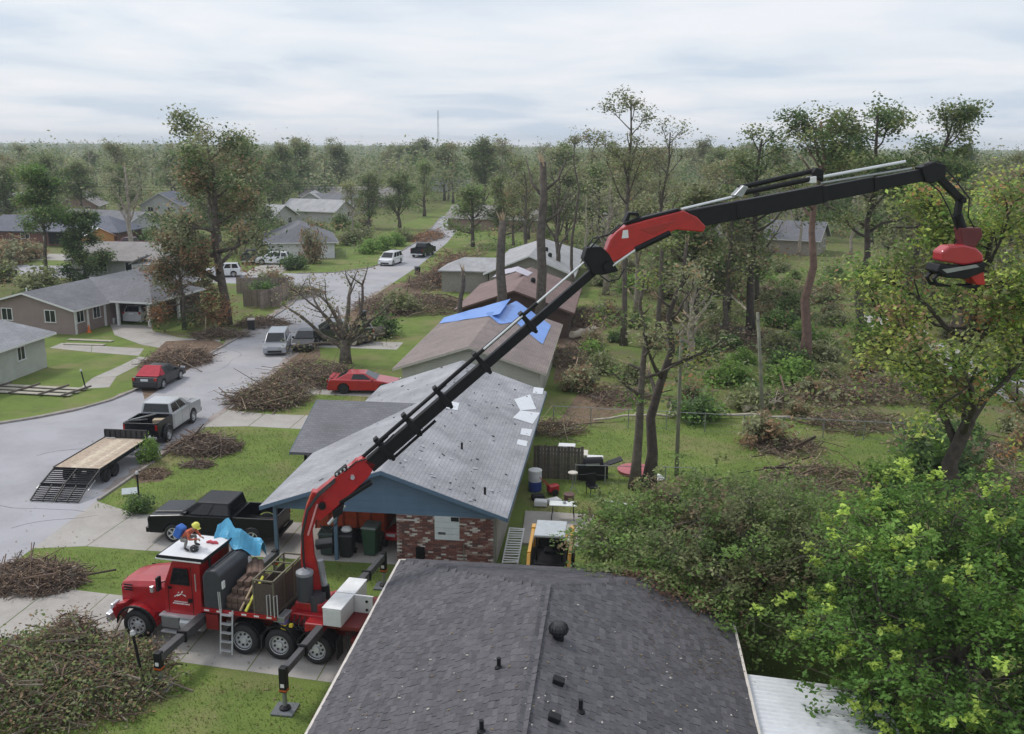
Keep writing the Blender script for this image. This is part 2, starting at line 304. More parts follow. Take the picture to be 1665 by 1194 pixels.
# pale gravel lane in the far yard on the right
GRAV = mixmat('gravel', (.55, .53, .52), (.48, .46, .45), (.36, .37, .30), 1.2, .3, bump=.6, bs=25)
kindset(sheet('gravel_path', [G(*p)[:2] for p in [(1508, 556), (1540, 560), (1600, 590), (1690, 630), (1690, 668), (1640, 655), (1590, 615), (1525, 600)]], .006, GRAV), 'structure')
kindset(sheet('gravel_path', [G(*p)[:2] for p in [(1395, 512), (1470, 516), (1515, 545), (1440, 552)]], .006, GRAV), 'structure')
kindset(sheet('bare_soil', [G(*p)[:2] for p in [(215, 775), (245, 762), (280, 768), (262, 783), (225, 786)]], .008, DIRT), 'structure')
kindset(sheet('bare_soil', [G(*p)[:2] for p in [(905, 690), (940, 640), (1020, 635), (1040, 660), (960, 690)]], .006, DIRT), 'structure')
kindset(sheet('bare_soil', [G(*p)[:2] for p in [(900, 620), (910, 530), (960, 500), (1000, 520), (960, 560), (950, 620)]], .007, DIRT), 'structure')
# rough ground of leaf litter and weeds under the wrecked back yards and the woods
WOODLAND = mixmat('woodland_floor', (.155, .165, .06), (.135, .185, .05), (.185, .15, .10), .22, .5, bump=.9, bs=9, p1=(.42, .58), p2=(.5, .64))
kindset(sheet('woodland_floor', [(-2.2, 66), (8, 60.5), (19, 57), (60, 52), (60, 150), (400, 900), (200, 2200), (-200, 2200), (-25, 240), (-14, 150), (-2.2, 112)], .003, WOODLAND), 'structure')
kindset(sheet('woodland_floor', [(-44, 160), (-47, 240), (-60, 420), (-300, 2200), (-1600, 2200), (-400, 300), (-125, 150), (-110, 128), (-60, 128), (-56, 150)], .003, WOODLAND), 'structure')
kindset(sheet('woodland_floor', [(-60, 88), (-36.5, 84), (-36.8, 103), (-45, 108), (-110, 112), (-105, 95), (-70, 98)], .003, WOODLAND), 'structure')
# tar lines and cracks in the old asphalt
random.seed(17); TAR = M('tar_line', (.17, .165, .175), .9, var=.2)
for i, (x, y, L_, a) in enumerate(((-26.5, 44, 5, 1.3), (-29, 48, 6, .3), (-31, 46, 5, .9), (-27.5, 60, 7, 1.5), (-29.6, 66, 9, 1.6), (-28.4, 88, 12, 1.5), (-30, 104, 9, .2), (-26.2, 36.5, 4, .8), (-28.8, 39, 5, .2), (-30.5, 118, 14, 1.5))):
    c = MB(); p = Vector((x, y, .0085)); d = a
    for k in range(int(L_/.6)):
        d += random.uniform(-.35, .35); q = p+Vector((math.cos(d), math.sin(d), 0))*.6; c.bar(p, q, random.uniform(.02, .05), .003); p = q
    kindset(c.build('road_crack', TAR), 'structure')
# ------------------------------------------------------------------ houses
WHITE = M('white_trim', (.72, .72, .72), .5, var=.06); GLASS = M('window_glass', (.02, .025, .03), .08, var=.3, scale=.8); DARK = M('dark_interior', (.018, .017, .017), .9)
BLACKM = M('black_metal', (.010, .010, .012), .5, spec=.3); GREYM = M('grey_metal', (.32, .33, .34), .4, .6)
def window(root, p, rz, wd, h, frame=WHITE, bars=0):
    """window facing local -y at p (bottom centre), turned by rz"""
    b = MB(); t = .07
    b.box(-wd/2-t, wd/2+t, -.05, .03, h, h+t); b.box(-wd/2-t, -wd/2, -.05, .03, 0, h); b.box(wd/2, wd/2+t, -.05, .03, 0, h); b.box(-.025, .025, -.035, .02, 0, h)
    o = b.build('window', frame, root, loc=p, rot=(0, 0, rz))
    for x0, x1 in ((-wd/2, -.025), (.025, wd/2)): MB().box(x0, x1, -.02, .01, 0, h).build('pane', GLASS, o)
    MB().box(-wd/2-t-.03, wd/2+t+.03, -.09, .03, -t, 0).build('sill', frame, o)
    return o
def gable_roof(root, W, y0, y1, hw, rise, roofm, trim, over=.45, hip=(0, 0), th=.13, name='roof', ridge_x=0.):
    s = rise/(W/2); x = W/2+over; ze = hw-over*s; a0, a1 = y0-over, y1+over; zr = hw+rise
    r0 = y0-over if not hip[0] else y0-over+hip[0]; r1 = y1+over if not hip[1] else y1+over-hip[1]
    top = [(-x, a0, ze), (x, a0, ze), (x, a1, ze), (-x, a1, ze), (ridge_x, r0, zr), (ridge_x, r1, zr)]
    b = MB(); b.add(top+[(p[0], p[1], p[2]-th) for p in top],
          [(0, 4, 5, 3), (1, 2, 5, 4), (0, 1, 4), (2, 3, 5), (6, 9, 11, 10), (7, 10, 11, 8), (6, 10, 7), (8, 11, 9), (0, 3, 9, 6), (1, 7, 8, 2), (0, 6, 7, 1), (2, 8, 9, 3)]
          if (hip[0] or hip[1]) else [(0, 4, 5, 3), (1, 2, 5, 4), (6, 9, 11, 10), (7, 10, 11, 8), (0, 3, 9, 6), (1, 7, 8, 2), (0, 6, 10, 4), (4, 10, 7, 1), (3, 5, 11, 9), (5, 2, 8, 11)])
    if (hip[0] and not hip[1]) or (hip[1] and not hip[0]):
        b = MB(); fs = [(0, 4, 5, 3), (1, 2, 5, 4), (6, 9, 11, 10), (7, 10, 11, 8), (0, 3, 9, 6), (1, 7, 8, 2)]
        fs += [(0, 1, 4), (6, 10, 7), (0, 6, 7, 1)] if hip[0] else [(0, 6, 10, 4), (4, 10, 7, 1)]
        fs += [(2, 3, 5), (8, 11, 9), (2, 8, 9, 3)] if hip[1] else [(3, 5, 11, 9), (5, 2, 8, 11)]
        b.add(top+[(p[0], p[1], p[2]-th) for p in top], fs)
    o = b.build(name, roofm, root)
    f = MB(); d = .022; q = .17
    for sx in (-1, 1): f.box(sx*x-d if sx < 0 else x, -x if sx < 0 else x+d, a0, a1, ze-q, ze-.012)
    for i, yy in ((0, a0), (1, a1)):
        yv = -d if i == 0 else d
        if hip[i]: f.box(-x, x, min(yy, yy+yv), max(yy, yy+yv), ze-q, ze-.012)
        else:
            for sx in (-1, 1): f.prism([(sx*x, yy, ze-.012), (ridge_x, yy, zr-.012), (ridge_x, yy, zr-q), (sx*x, yy, ze-q)], (0, yv, 0))
    f.build('fascia', trim, o)
    return o
def walls(root, W, y0, y1, hw, rise, mat, gables=(True, True), gmat=None, z0=0, name='wall'):
    """four walls, each a mesh of its own, gable triangles with the end walls"""
    t = .12
    for i, (yy, g) in enumerate(((y0, gables[0]), (y1, gables[1]))):
        p = [(-W/2, yy, z0), (W/2, yy, z0), (W/2, yy, hw-.05)]+([(0, yy, hw+rise-.16)] if g else [])+[(-W/2, yy, hw-.05)]
        MB().prism(p, (0, t if i == 0 else -t, 0)).build(name, mat, root)
    for s in (-1, 1):
        x = s*W/2; MB().box(min(x, x-s*t), max(x, x-s*t), y0+t, y1-t, z0, hw-.05).build(name, mat, root)
def house(name, label, loc, rz, W, L, hw=2.6, rise=1.7, wall=None, roof=None, trim=WHITE, over=.45, hip=(0, 0), wins=(), group=None, cat='house', door=None):
    root = thing(name, label, cat, loc, rz, group); walls(root, W, 0, L, hw, rise, wall, (not hip[0], not hip[1]))
    gable_roof(root, W, 0, L, hw, rise, roof, trim, over, hip)
    for side, u, wd, z, h in wins:
        p, a = {'s': ((u, 0, z), 0), 'e': ((W/2, u, z), R(90)), 'w': ((-W/2, u, z), R(-90)), 'n': ((u, L, z), R(180))}[side]
        window(root, p, a, wd, h)
    if door:
        side, u, wd, h = door; p, a = {'s': ((u, 0, 0), 0), 'e': ((W/2, u, 0), R(90)), 'w': ((-W/2, u, 0), R(-90))}[side]
        d = MB().box(-wd/2, wd/2, -.03, .02, .05, h).build('door', WHITE if wd > 1.5 else M('door_paint', (.25, .22, .2), .5), root, loc=p, rot=(0, 0, a))
        if wd > 1.5:
            for k in range(1, 4): MB().box(-wd/2+.02, wd/2-.02, -.045, -.031, h*k/4-.02, h*k/4+.02).build('panel', WHITE, d)
        else: MB().box(wd/2-.14, wd/2-.08, -.09, -.032, .95, 1.05).build('handle', GREYM, d)
    return root
RF_GREY = shingle_mat('roof_grey', (.20, .205, .225), (.25, .255, .275), (.15, .15, .165))
RF_SLATE = shingle_mat('roof_slate', (.13, .13, .15), (.17, .17, .19), (.1, .1, .115))
RF_BROWN = shingle_mat('roof_brown', (.215, .172, .16), (.26, .21, .197), (.165, .13, .12))
RF_RED = shingle_mat('roof_red_brown', (.195, .125, .115), (.235, .155, .145), (.145, .095, .09))
RF_PALE = shingle_mat('roof_pale_grey', (.34, .34, .35), (.40, .40, .41), (.27, .27, .28))
RF_BLUE = shingle_mat('roof_blue_slate', (.09, .10, .14), (.12, .13, .17), (.07, .075, .10))
RF_TAUPE = shingle_mat('roof_taupe', (.24, .22, .215), (.29, .265, .26), (.18, .17, .165))
# --- the house under the camera: dark shingled hip roof
random.seed(11)
RF_DARK = M('roof_dark_underlay', (.06, .058, .062), .85, var=.2)
nh = thing('dark_roofed_house', 'house in front with a dark charcoal shingle roof and a turbine vent', 'house', (-1.7, 0, 0))
NW, NY1, NHW, NRISE, NOV = 10.0, 29.4, 2.78, 1.82, .45; HIPR = 5.3
BRICKD = M('brick_plain', (.2, .1, .08), .85, var=.35, scale=8, bump=.4)
walls(nh, NW, 11, NY1, NHW, NRISE, BRICKD, (True, False))
nroof = gable_roof(nh, NW, 11, NY1, NHW, NRISE, RF_DARK, M('cream_trim', (.6, .55, .5), .5), NOV, (0, HIPR))
SL = NRISE/(NW/2); XE = NW/2+NOV; ZE = NHW-NOV*SL; ZR = NHW+NRISE; YE = NY1+NOV; YR = YE-HIPR
cols = [(.088, .085, .096), (.076, .073, .082), (.10, .096, .107), (.112, .108, .118), (.068, .065, .074)]
smat = [M('shingle_tone_%d' % i, c, .8, var=.22, scale=9, bump=.35, bscale=90) for i, c in enumerate(cols)]
TW, TE = .31, .155
tabs = []
n_ = Vector((SL, 0, 1)).normalized(); ang = math.atan(SL); slen = math.hypot(XE, ZR-ZE); hs = (ZR-ZE)/HIPR; hang = math.atan(hs); hlen = math.hypot(HIPR, ZR-ZE)
def tabset(f_pos, ln, cnt, inside):
    k = int(ln/TE)
    for r in range(k+1):
        d = r*TE+.09; off = random.uniform(0, TW)
        for c in range(cnt):
            u = c*TW+off
            if inside(u, d): tabs.append(f_pos(u, d))
for sx in (-1, 1):     # two long slopes; d measured up from the eave
    tabset(lambda u, d, sx=sx: ((sx*(XE-d*math.cos(ang)), 16+u, ZE+d*math.sin(ang)), (0, sx*ang, 0), 'long', sx), slen-.05, int((YE-16)/TW)+1,
           lambda u, d: 16+u < YE-.15-HIPR*(d/slen))
tabset(lambda u, d: ((-XE+u, YE-d*math.cos(hang), ZE+d*math.sin(hang)), (hang, 0, 0), 'hip', 0), hlen-.05, int(2*XE/TW)+1,
       lambda u, d: XE*(d/hlen)+.12 < u < 2*XE-XE*(d/hlen)-.12)
def tab_mesh(kind, sx, mi):
    b = MB(); w_, h_ = TW*.475, TE
    if kind == 'long': b.box(-h_*.6, h_*.6, -w_, w_, -.004, .012)
    else: b.box(-w_, w_, -h_*.6, h_*.6, -.004, .012)
    return b.mesh('shingle', smat[mi])
tm = {(k, i): tab_mesh(k, 0, i) for k in ('long', 'hip') for i in range(5)}
camp = Vector((0, 0, CAMH))
def vis(t):
    p = Vector(t[0])+Vector((-1.7, 0, 0)); return (p-camp).length if p.y > 18 else 99
order = sorted(range(len(tabs)), key=lambda i: vis(tabs[i]))
lat = set(order[:300])
rest = {i: MB() for i in range(5)}
for i, (p, ro, kind, sx) in enumerate(tabs):
    mi = random.choices(range(5), (5, 3, 4, 1.3, 2))[0]; rr = (ro[0]+random.uniform(-.02, .02)-(.06 if kind == 'hip' else 0)*0, ro[1]+random.uniform(-.02, .02), random.uniform(-.03, .03))
    up = Vector((0, 0, .014+random.uniform(0, .008)))
    if i in lat: inst('shingle', tm[(kind, mi)], nroof, Vector(p)+up, rr)
    else:
        X = Matrix.Translation(Vector(p)+up) @ Matrix.Rotation(rr[2], 4, 'Z') @ Matrix.Rotation(rr[1], 4, 'Y') @ Matrix.Rotation(rr[0], 4, 'X')
        me = tm[(kind, mi)]; rest[0].add([X @ v.co for v in me.vertices], [tuple(q.vertices) for q in me.polygons], mi)
kindset(rest[0].build('shingles', smat, nroof, normals=False), 'stuff')
CRM = M('cream_trim', (.6, .55, .5))
MB().box(-XE-.06, -XE+.015, 11, YE+.02, ZE-.1, ZE+.035).build('drip_edge', CRM, nroof); MB().box(XE-.015, XE+.06, 11, YE+.02, ZE-.1, ZE+.035).build('drip_edge', CRM, nroof); MB().box(-XE+.016, XE-.016, YE+.0, YE+.06, ZE-.1, ZE+.035).build('drip_edge', CRM, nroof)
rc = MB()
for k in range(int((YR-16)/.14)):
    y = 16+k*.14; z = ZR+.022+(k % 2)*.004
    for sx in (-1, 1): rc.prism([(0, y, z), (sx*.15, y, z-.15*SL), (sx*.15, y+.15, z-.15*SL-.012), (0, y+.15, z-.012)], (0, 0, .012), random.randrange(5))
kindset(rc.build('ridge_cap', smat, nroof), 'stuff')
NP = lambda px, py, sx: on_slope(px, py, (-1.7, 20, ZR), (sx*SL, 0, 1))-Vector((-1.7, 0, 0))
p = NP(908, 1040, 1)   # turbine vent
tv = MB(); tv.lathe([(.14, -.1), (.14, .16)], 14, p); v_ = tv.build('turbine_vent', BLACKM, nroof)
tb = MB(); tb.lathe([(.14, .16), (.2, .2), (.235, .29), (.22, .37), (.15, .44), (.06, .46)], 18, p)
tb.build('turbine_head', M('turbine_black', (.02, .02, .022), .5), v_)
tf = MB()
for k in range(16):
    a = k*math.pi/8; c, s = math.cos(a), math.sin(a); tf.tube([p+Vector((c*r, s*r, h)) for r, h in ((.18, .17), (.235, .23), (.25, .3), (.22, .39), (.13, .45))], .012, 4)
kindset(tf.build('turbine_fin', M('turbine_fin', (.05, .05, .055), .35, .5), v_), 'stuff')
for q, sx, h in (((811, 1088), -1, .3), ((783, 1192), -1, .3), ((944, 1160), 1, .34)):
    p = NP(*q, sx); MB().lathe([(.1, -.06), (.1, .05), (.05, .1), (.05, h)], 10, p).build('vent_pipe', BLACKM, nroof)
for q in ((906, 1112), (899, 1172)):
    p = NP(*q, 1); o = MB().box(-.2, .2, -.17, .17, -.06, .02).build('box_vent', M('vent_flashing', (.45, .45, .46), .4, .3), nroof, loc=p, rot=(0, ang, 0))
    MB().box(-.13, .14, -.12, .12, .02, .15).build('hood', BLACKM, o, bevel=.02)
litter = MB()
for k in range(170):
    px_, py_ = random.uniform(560, 1230), random.uniform(930, 1194); p = NP(px_, py_, 1 if px_ > 890 else -1)
    if p.y > YE-HIPR-.3: continue
    s = random.uniform(.012, .035); litter.box(-s, s, -s*.6, s*.6, 0, .01, random.randrange(2), Matrix.Translation(p+Vector((0, 0, .045))) @ Matrix.Rotation(random.uniform(0, 6), 4, 'Z'))
kindset(litter.build('leaf_litter', [M('pale_scrap', (.45, .43, .38), .8), M('brown_scrap', (.2, .15, .08), .8)], nroof), 'stuff')
# white corrugated patio cover beside it
pc = thing('patio_cover', 'white corrugated metal patio cover beside the dark shingle roof', 'patio cover', (3.82, 15.7, 0))
CORR = M('white_corrugated', (.72, .73, .76), .4, .1, var=.08)
for k in range(9):
    b = MB(); y = k*.95
    for j in range(5):
        yy = y+j*.19; b.prism([(0, yy, 2.42), (0, yy+.06, 2.47), (0, yy+.12, 2.47), (0, yy+.18, 2.42)], (3.6, 0, -.25))
    b.prism([(0, y, 2.405), (0, y+.94, 2.405), (0, y+.94, 2.418), (0, y, 2.418)], (3.6, 0, -.25)); b.build('sheet', CORR, pc)
for y in (.3, 4., 8.): MB().box(3.4, 3.5, y, y+.1, 0, 2.14).build('post', WHITE, pc)
MB().box(-.1, 0, -.1, 8.6, 2.36, 2.5).build('gutter', WHITE, pc)
# --- blue gabled brick house with the open carport
BLUE = siding_mat('blue_siding', (.105, .175, .26), .3); BLUEP = M('blue_paint', (.10, .165, .24), .55, var=.08)
bh = thing('blue_gabled_house', 'brick house with slate blue gable and carport and worn grey roof', 'house', (-8.98, 35.0, 0))
BW, BL, BHW, BR = 8.98, 18.7, 2.62, 1.55
broof = gable_roof(bh, BW, 0, BL, BHW, BR, shingle_mat('roof_weathered', (.30, .30, .325), (.35, .35, .37), (.25, .25, .27), wear=.7), BLUEP, .5)
MB().prism([(-BW/2, 0, 2.2), (BW/2, 0, 2.2), (BW/2, 0, BHW-.1), (0, 0, BHW+BR-.16), (-BW/2, 0, BHW-.1)], (0, .14, 0)).build('gable', BLUE, bh)
MB().prism([(-BW/2, BL, 0), (BW/2, BL, 0), (BW/2, BL, BHW-.1), (0, BL, BHW+BR-.16), (-BW/2, BL, BHW-.1)], (0, -.14, 0)).build('gable', BLUE, bh)
for x, y in ((-4.62, .2), (-2.1, .2), (-4.62, 7.8)): MB().box(x-.07, x+.07, y-.07, y+.07, 0, 2.22).build('post', BLUEP, bh)
MB().box(-4.6, .5, .15, 9.9, 2.2, 2.26).build('carport_ceiling', M('ceiling_paint', (.3, .3, .3), .7), bh)
MB().box(-4.3, .46, 8.4, 8.52, 0, 2.2).build('wall', M('carport_wall', (.15, .13, .12), .8), bh)
core = M('mortar', (.33, .30, .28), .9, var=.2, scale=12)
for a in ((.46, 4.42, .05, .2), (.46, .62, .2, 8.4), (4.28, 4.42, .2, BL-.14), (-4.42, -4.28, 8.6, BL-.14)): MB().box(*a, 0, 2.5 if a[1] > 1 else 2.2).build('wall', core, bh)
bcols = [(.20, .085, .07), (.15, .07, .06), (.25, .12, .10), (.55, .50, .46), (.62, .58, .54), (.12, .075, .07), (.33, .22, .19)]
bm_ = [M('brick_tone_%d' % i, c, .85, var=.25, scale=14) for i, c in enumerate(bcols)]
bme = [MB().box(-.101, .101, -.05, .02, -.031, .031).mesh('brick', m) for m in bm_]
bk = []; random.seed(5)
for r in range(33):
    for c in range(19):
        x = .565+c*.212+(r % 2)*.106; z = .04+r*.074
        if x > 4.38 or z > 2.2-.03: continue
        if 2.05 < x < 3.0 and 1.25 < z < 2.15: continue
        bk.append((x, z, (c//3+r//2*7+r//2) % 13))
tops = sorted(bk, key=lambda t: -t[1])[:300]; tl = set((a, b) for a, b, c in tops); rb = MB()
for x, z, h in bk:
    random.seed(int(x*4)*31+int(z*13)*7); mi = random.choices(range(7), (6, 5, 4, 2.2, 1.7, 3, 3))[0]
    if random.random() < .0: mi = 0
    random.seed(int(x*977+z*3331)); mi = mi if random.random() < .62 else random.choices(range(7), (6, 5, 4, 1.6, 1.2, 3, 3))[0]
    dy = random.uniform(-.008, .008)
    if (x, z) in tl: inst('brick', bme[mi], bh, (x, .05+dy, z))
    else: rb.box(x-.101, x+.101, 0+dy, .07+dy, z-.031, z+.031, mi)
kindset(rb.build('bricks', bm_, bh, normals=False), 'stuff')
wb = MB().box(2.02, 3.02, -.01, .05, 1.2, 2.2).build('boarded_window', M('board_white', (.62, .66, .68), .6, var=.1), bh)
for a in ((2.68, 3.0, 2.0, 2.18), (2.16, 2.46, 1.42, 1.52)): MB().box(a[0], a[1], -.016, -.011, a[2], a[3]).build('hole', DARK, wb)
for z in (1.45, 1.7, 1.95): MB().box(2.03, 3.01, -.018, -.011, z, z+.012).build('seam', M('seam', (.4, .42, .44), .6), wb)
MB().box(1.25, 1.6, -.05, .04, .35, .85).build('meter_box', BLACKM, bh); MB().tube([(4.47, -.02, .0), (4.47, -.02, 2.3)], .04, 8).build('downpipe', GREYM, bh)
MB().tube([(3.2, -.03, .0), (3.2, -.03, 1.1)], .018, 6).build('conduit', GREYM, bh)
# left wing
wr = MB(); wx0, wx1 = -6.1, -.3; wy0, wy1, wyr, wz, wzr = 6.3, 14.9, 10.6, 2.45, 3.85
tp = [(wx0, wy0, wz), (wx1, wy0, wz), (wx1, wyr, wzr), (wx0, wyr, wzr), (wx0, wy1, wz), (wx1, wy1, wz)]
wr.add(tp+[(a, b, c-.13) for a, b, c in tp], [(0, 1, 2, 3), (3, 2, 5, 4), (6, 9, 8, 7), (9, 10, 11, 8), (0, 6, 7, 1), (0, 3, 9, 6), (3, 4, 10, 9), (4, 5, 11, 10), (1, 7, 8, 2), (2, 8, 11, 5)])
wro = wr.build('roof', shingle_mat('roof_wing_shaded', (.145, .145, .16), (.18, .18, .195), (.11, .11, .125), 'y'), bh)  # shade of this differently facing slope is put into the darker grey
MB().prism([(wx0-.02, wy0, wz-.01), (wx0-.02, wyr, wzr-.01), (wx0-.02, wyr, wzr-.17), (wx0-.02, wy0, wz-.17)], (-.02, 0, 0)).build('fascia', BLUEP, wro)
for y0, y1 in ((6.8, 6.95), (14.3, 14.45)): MB().box(-5.6, -4.45, y0, y1, 0, 2.4).build('wall', core, bh)
MB().prism([(-5.6, 6.8, 0), (-5.6, 14.45, 0), (-5.6, 14.45, 2.45), (-5.6, 10.6, 3.6), (-5.6, 6.8, 2.45)], (.14, 0, 0)).build('wall', BLUE, bh)
window(bh, (-5.6, 10.6, 1.), R(-90), 1.4, 1.1)
# torn shingles and white underlay patches on the worn roof
bsl = BR/(BW/2); bze = BHW-.5*bsl
def broof_pt(px, py, sx): return on_slope(px, py, (-8.98, 40, BHW+BR), (sx*bsl, 0, 1))-Vector((-8.98, 35.0, 0))
UND = M('underlay_white', (.68, .70, .74), .6, var=.06)
for q in ([(726, 652), (747, 656), (744, 668), (723, 664)], [(836, 650), (862, 642), (872, 666), (846, 668)], [(846, 668), (878, 672), (866, 690), (834, 680)], [(848, 697), (866, 699), (862, 710), (846, 707)],
          [(842, 715), (858, 718), (856, 727), (840, 723)], [(868, 630), (884, 632), (882, 642), (866, 640)]):
    ps = [broof_pt(*a, 1)+Vector((0, 0, .012)) for a in q]; MB().prism(ps, (0, 0, .008)).build('underlay_patch', UND, broof)
random.seed(9); sc_ = MB()
for k in range(220):
    x = random.uniform(-4.4, 4.7); y = random.uniform(-.3, BL+.3)
    if x < 0 and random.random() < .72: continue
    s = random.choice((.03, .04, .05, .06, .1))*random.uniform(.5, 1); z = BHW+BR-abs(x)*bsl
    X = Matrix.Translation((x, y, z+.012)) @ Matrix.Rotation(math.copysign(math.atan(bsl), x), 4, 'Y') @ Matrix.Rotation(random.uniform(0, 6), 4, 'Z') @ Matrix.Rotation(random.uniform(0, .5), 4, 'X')
    sc_.box(-s, s, -s*.5, s*.5, 0, .03, random.choices((0, 1, 2), (3, 3, 2))[0], X)
kindset(sc_.build('torn_shingles', [M('torn_dark', (.07, .07, .08), .9), M('torn_grey', (.27, .28, .3), .9), M('torn_pale', (.5, .51, .54), .8)], broof), 'stuff')
for x, y in ((3.9, 1.0), (2.3, 5)):
    z = BHW+BR-x*bsl; MB().lathe([(.05, -.05), (.05, .3)], 8, (x, y, z)).build('vent_pipe', BLACKM, broof)
# --- the row of houses further up the street
h3 = house('brown_roofed_house', 'cream sided house with brown roof patched by a blue tarp', (-9.35, 59.3, 0), 0, 8.95, 16.2, 2.6, 1.45, siding_mat('cream_siding', (.47, .45, .40)), RF_BROWN, M('beige_trim', (.5, .45, .4), .6), .5, wins=(('w', 4, 1.4, 1, 1.1), ('w', 9, 1.4, 1, 1.1)))

def tarp_on(root, pts_by_side, zr, slope, rx, ry0, name, label, mat):
    """a sheet draped over both slopes, wrinkled"""
    t = thing(name, label, 'tarp', root.location)
    for sx, poly in pts_by_side:
        b = MB(); n = 12; vs = []; P = [on_slope(*q, (rx, ry0, zr), (sx*slope, 0, 1)) for q in poly]
        for i in range(n+1):
            for j in range(n+1):
                u, v = i/n, j/n; p = (P[0]*(1-u)+P[1]*u)*(1-v)+(P[3]*(1-u)+P[2]*u)*v
                vs.append(p-root.location+Vector((0, 0, .035+.018*math.sin(u*21+v*5)*math.sin(v*17+u*4)+random.uniform(0, .012))))
        vs2 = [v-Vector((0, 0, .012)) for v in vs]; k = (n+1)**2
        fs = [(i*(n+1)+j, (i+1)*(n+1)+j, (i+1)*(n+1)+j+1, i*(n+1)+j+1) for i in range(n) for j in range(n)]
        b.add(vs+vs2, fs+[tuple(a+k for a in reversed(f)) for f in fs]); b.build('sheet', mat, t, smooth=True, normals=False)
    return t
TARPB = M('tarp_blue', (.16, .31, .72), .42, var=.1, scale=.8)
tarp_on(h3, [(-1, [(714, 527), (722, 517), (830, 487), (812, 512)]), (1, [(812, 503), (840, 490), (896, 530), (882, 561)]), (1, [(790, 510), (838, 500), (872, 520), (812, 528)])], 4.05, 1.45/4.475, -9.35, 60, 'tarp', 'bright blue tarp sheet spread over the brown roof ridge', TARPB)
h4 = house('red_brown_roofed_house', 'house with a rust brown roof and dark open gable', (-9.0, 82.3, 0), 0, 9.4, 15, 2.6, 1.65, M('brown_brick', (.10, .06, .05), .85), RF_RED, M('rust_trim', (.14, .08, .07), .6), .6, wins=(('w', 4, 1.4, 1, 1.1),))
tarp_on(h4, [(-1, [(800, 452), (815, 440), (843, 434), (838, 442)]), (1, [(838, 442), (843, 434), (866, 444), (858, 450)])], 4.25, 1.65/4.7, -9.0, 90, 'tarp', 'small pale plastic sheet over the rust brown roof ridge', M('plastic_sheet', (.52, .48, .56), .35))
h5 = house('pale_grey_roofed_house', 'house with a pale grey roof and white fascia beyond the rust brown roof', (-10.0, 106.8, 0), 0, 9.2, 25, 2.6, 1.9, M('plain_wall', (.3, .27, .25), .8), RF_PALE, WHITE, .6, hip=(0, 6))
w5 = MB(); tp = [(-10.6, .3, 2.5), (-4, .3, 2.5), (-4, 7, 2.5), (-10.6, 7, 2.5), (-8.0, 3.6, 3.7), (-4, 3.6, 3.7)]
w5.add(tp+[(a, b, c-.14) for a, b, c in tp], [(0, 1, 5, 4), (2, 3, 4, 5), (0, 4, 3), (6, 10, 11, 7), (8, 11, 10, 9), (6, 9, 10), (0, 6, 7, 1), (2, 8, 9, 3), (0, 3, 9, 6), (1, 7, 11, 5), (5, 11, 8, 2)]); w5.build('roof', RF_PALE, h5)
MB().box(-10.2, -4.8, .7, 6.6, 0, 2.4).build('wall', M('plain_wall', (.3, .27, .25)), h5)
for x, y in ((1.2, 9), (1.9, 5.5)): MB().lathe([(.2, -.1), (.25, .25), (.15, .45)], 10, (x, y, 4.5-x*.4)).build('roof_vent', BLACKM, h5)
MB().lathe([(.2, -.1), (.25, .25), (.15, .45)], 10, (1.0, 7, 3.9)).build('roof_vent', BLACKM, h4)
# --- left of the street
TAN = siding_mat('mauve_tan_siding', (.27, .205, .19))
th = house('tan_sided_house', 'tan sided house with white trim and an open carport', (-52.0, 78.1, 0), R(-6), 9.2, 20, 2.4, 1.25, TAN, RF_SLATE, WHITE, .5, wins=(('s', -2.1, 1.0, 1.05, 1.0), ('s', 2.3, 1.0, 1.05, 1.0), ('e', .9, .9, 1.0, 1.1), ('e', 3.2, .9, 1.0, 1.1)))
for u in (.2, 1.9, 4.4): MB().box(4.6, 4.67, u-.12, u+.12, 0, 2.3).build('trim_board', WHITE, th)
# cross wing with the carport
cw = MB(); tp = [(1.5, 4.6, 2.34), (9.4, 4.6, 2.34), (9.4, 14.0, 2.34), (1.5, 14.0, 2.34), (-.2, 9.3, 3.75), (6.2, 9.3, 3.75)]
cw.add(tp+[(a, b, c-.14) for a, b, c in tp], [(0, 1, 5, 4), (2, 3, 4, 5), (1, 2, 5), (6, 10, 11, 7), (8, 11, 10, 9), (7, 11, 8), (0, 6, 7, 1), (1, 7, 8, 2), (2, 8, 9, 3), (0, 4, 10, 6), (3, 9, 10, 4)]); cwr = cw.build('roof', RF_SLATE, th)
MB().box(5.05, 9.42, 4.56, 4.6, 2.16, 2.33).build('fascia', WHITE, cwr); MB().box(9.4, 9.44, 4.6, 14.0, 2.16, 2.33).build('fascia', WHITE, cwr)
for x, y in ((5.6, 4.95), (8.8, 4.95), (9.0, 9.5)): MB().box(x-.11, x+.11, y-.11, y+.11, 0, 2.24).build('post', WHITE, th)
MB().box(4.7, 9.0, 13.4, 13.55, 0, 2.2).build('wall', TAN, th)
MB().lathe([(.06, -.1), (.06, .35)], 8, (-.5, .8, 3.5)).build('vent_pipe', WHITE, th)
gh = house('pale_green_house', 'pale green sided house at the frame edge with grey roof', (-47.75, 48.5, 0), 0, 10.3, 17.2, 2.7, 1.0, siding_mat('pale_green_siding', (.43, .45, .40)), RF_GREY, WHITE, .6, wins=(('e', 14.2, .8, 1.25, .9), ('e', 10.0, .8, 1.25, .9)))
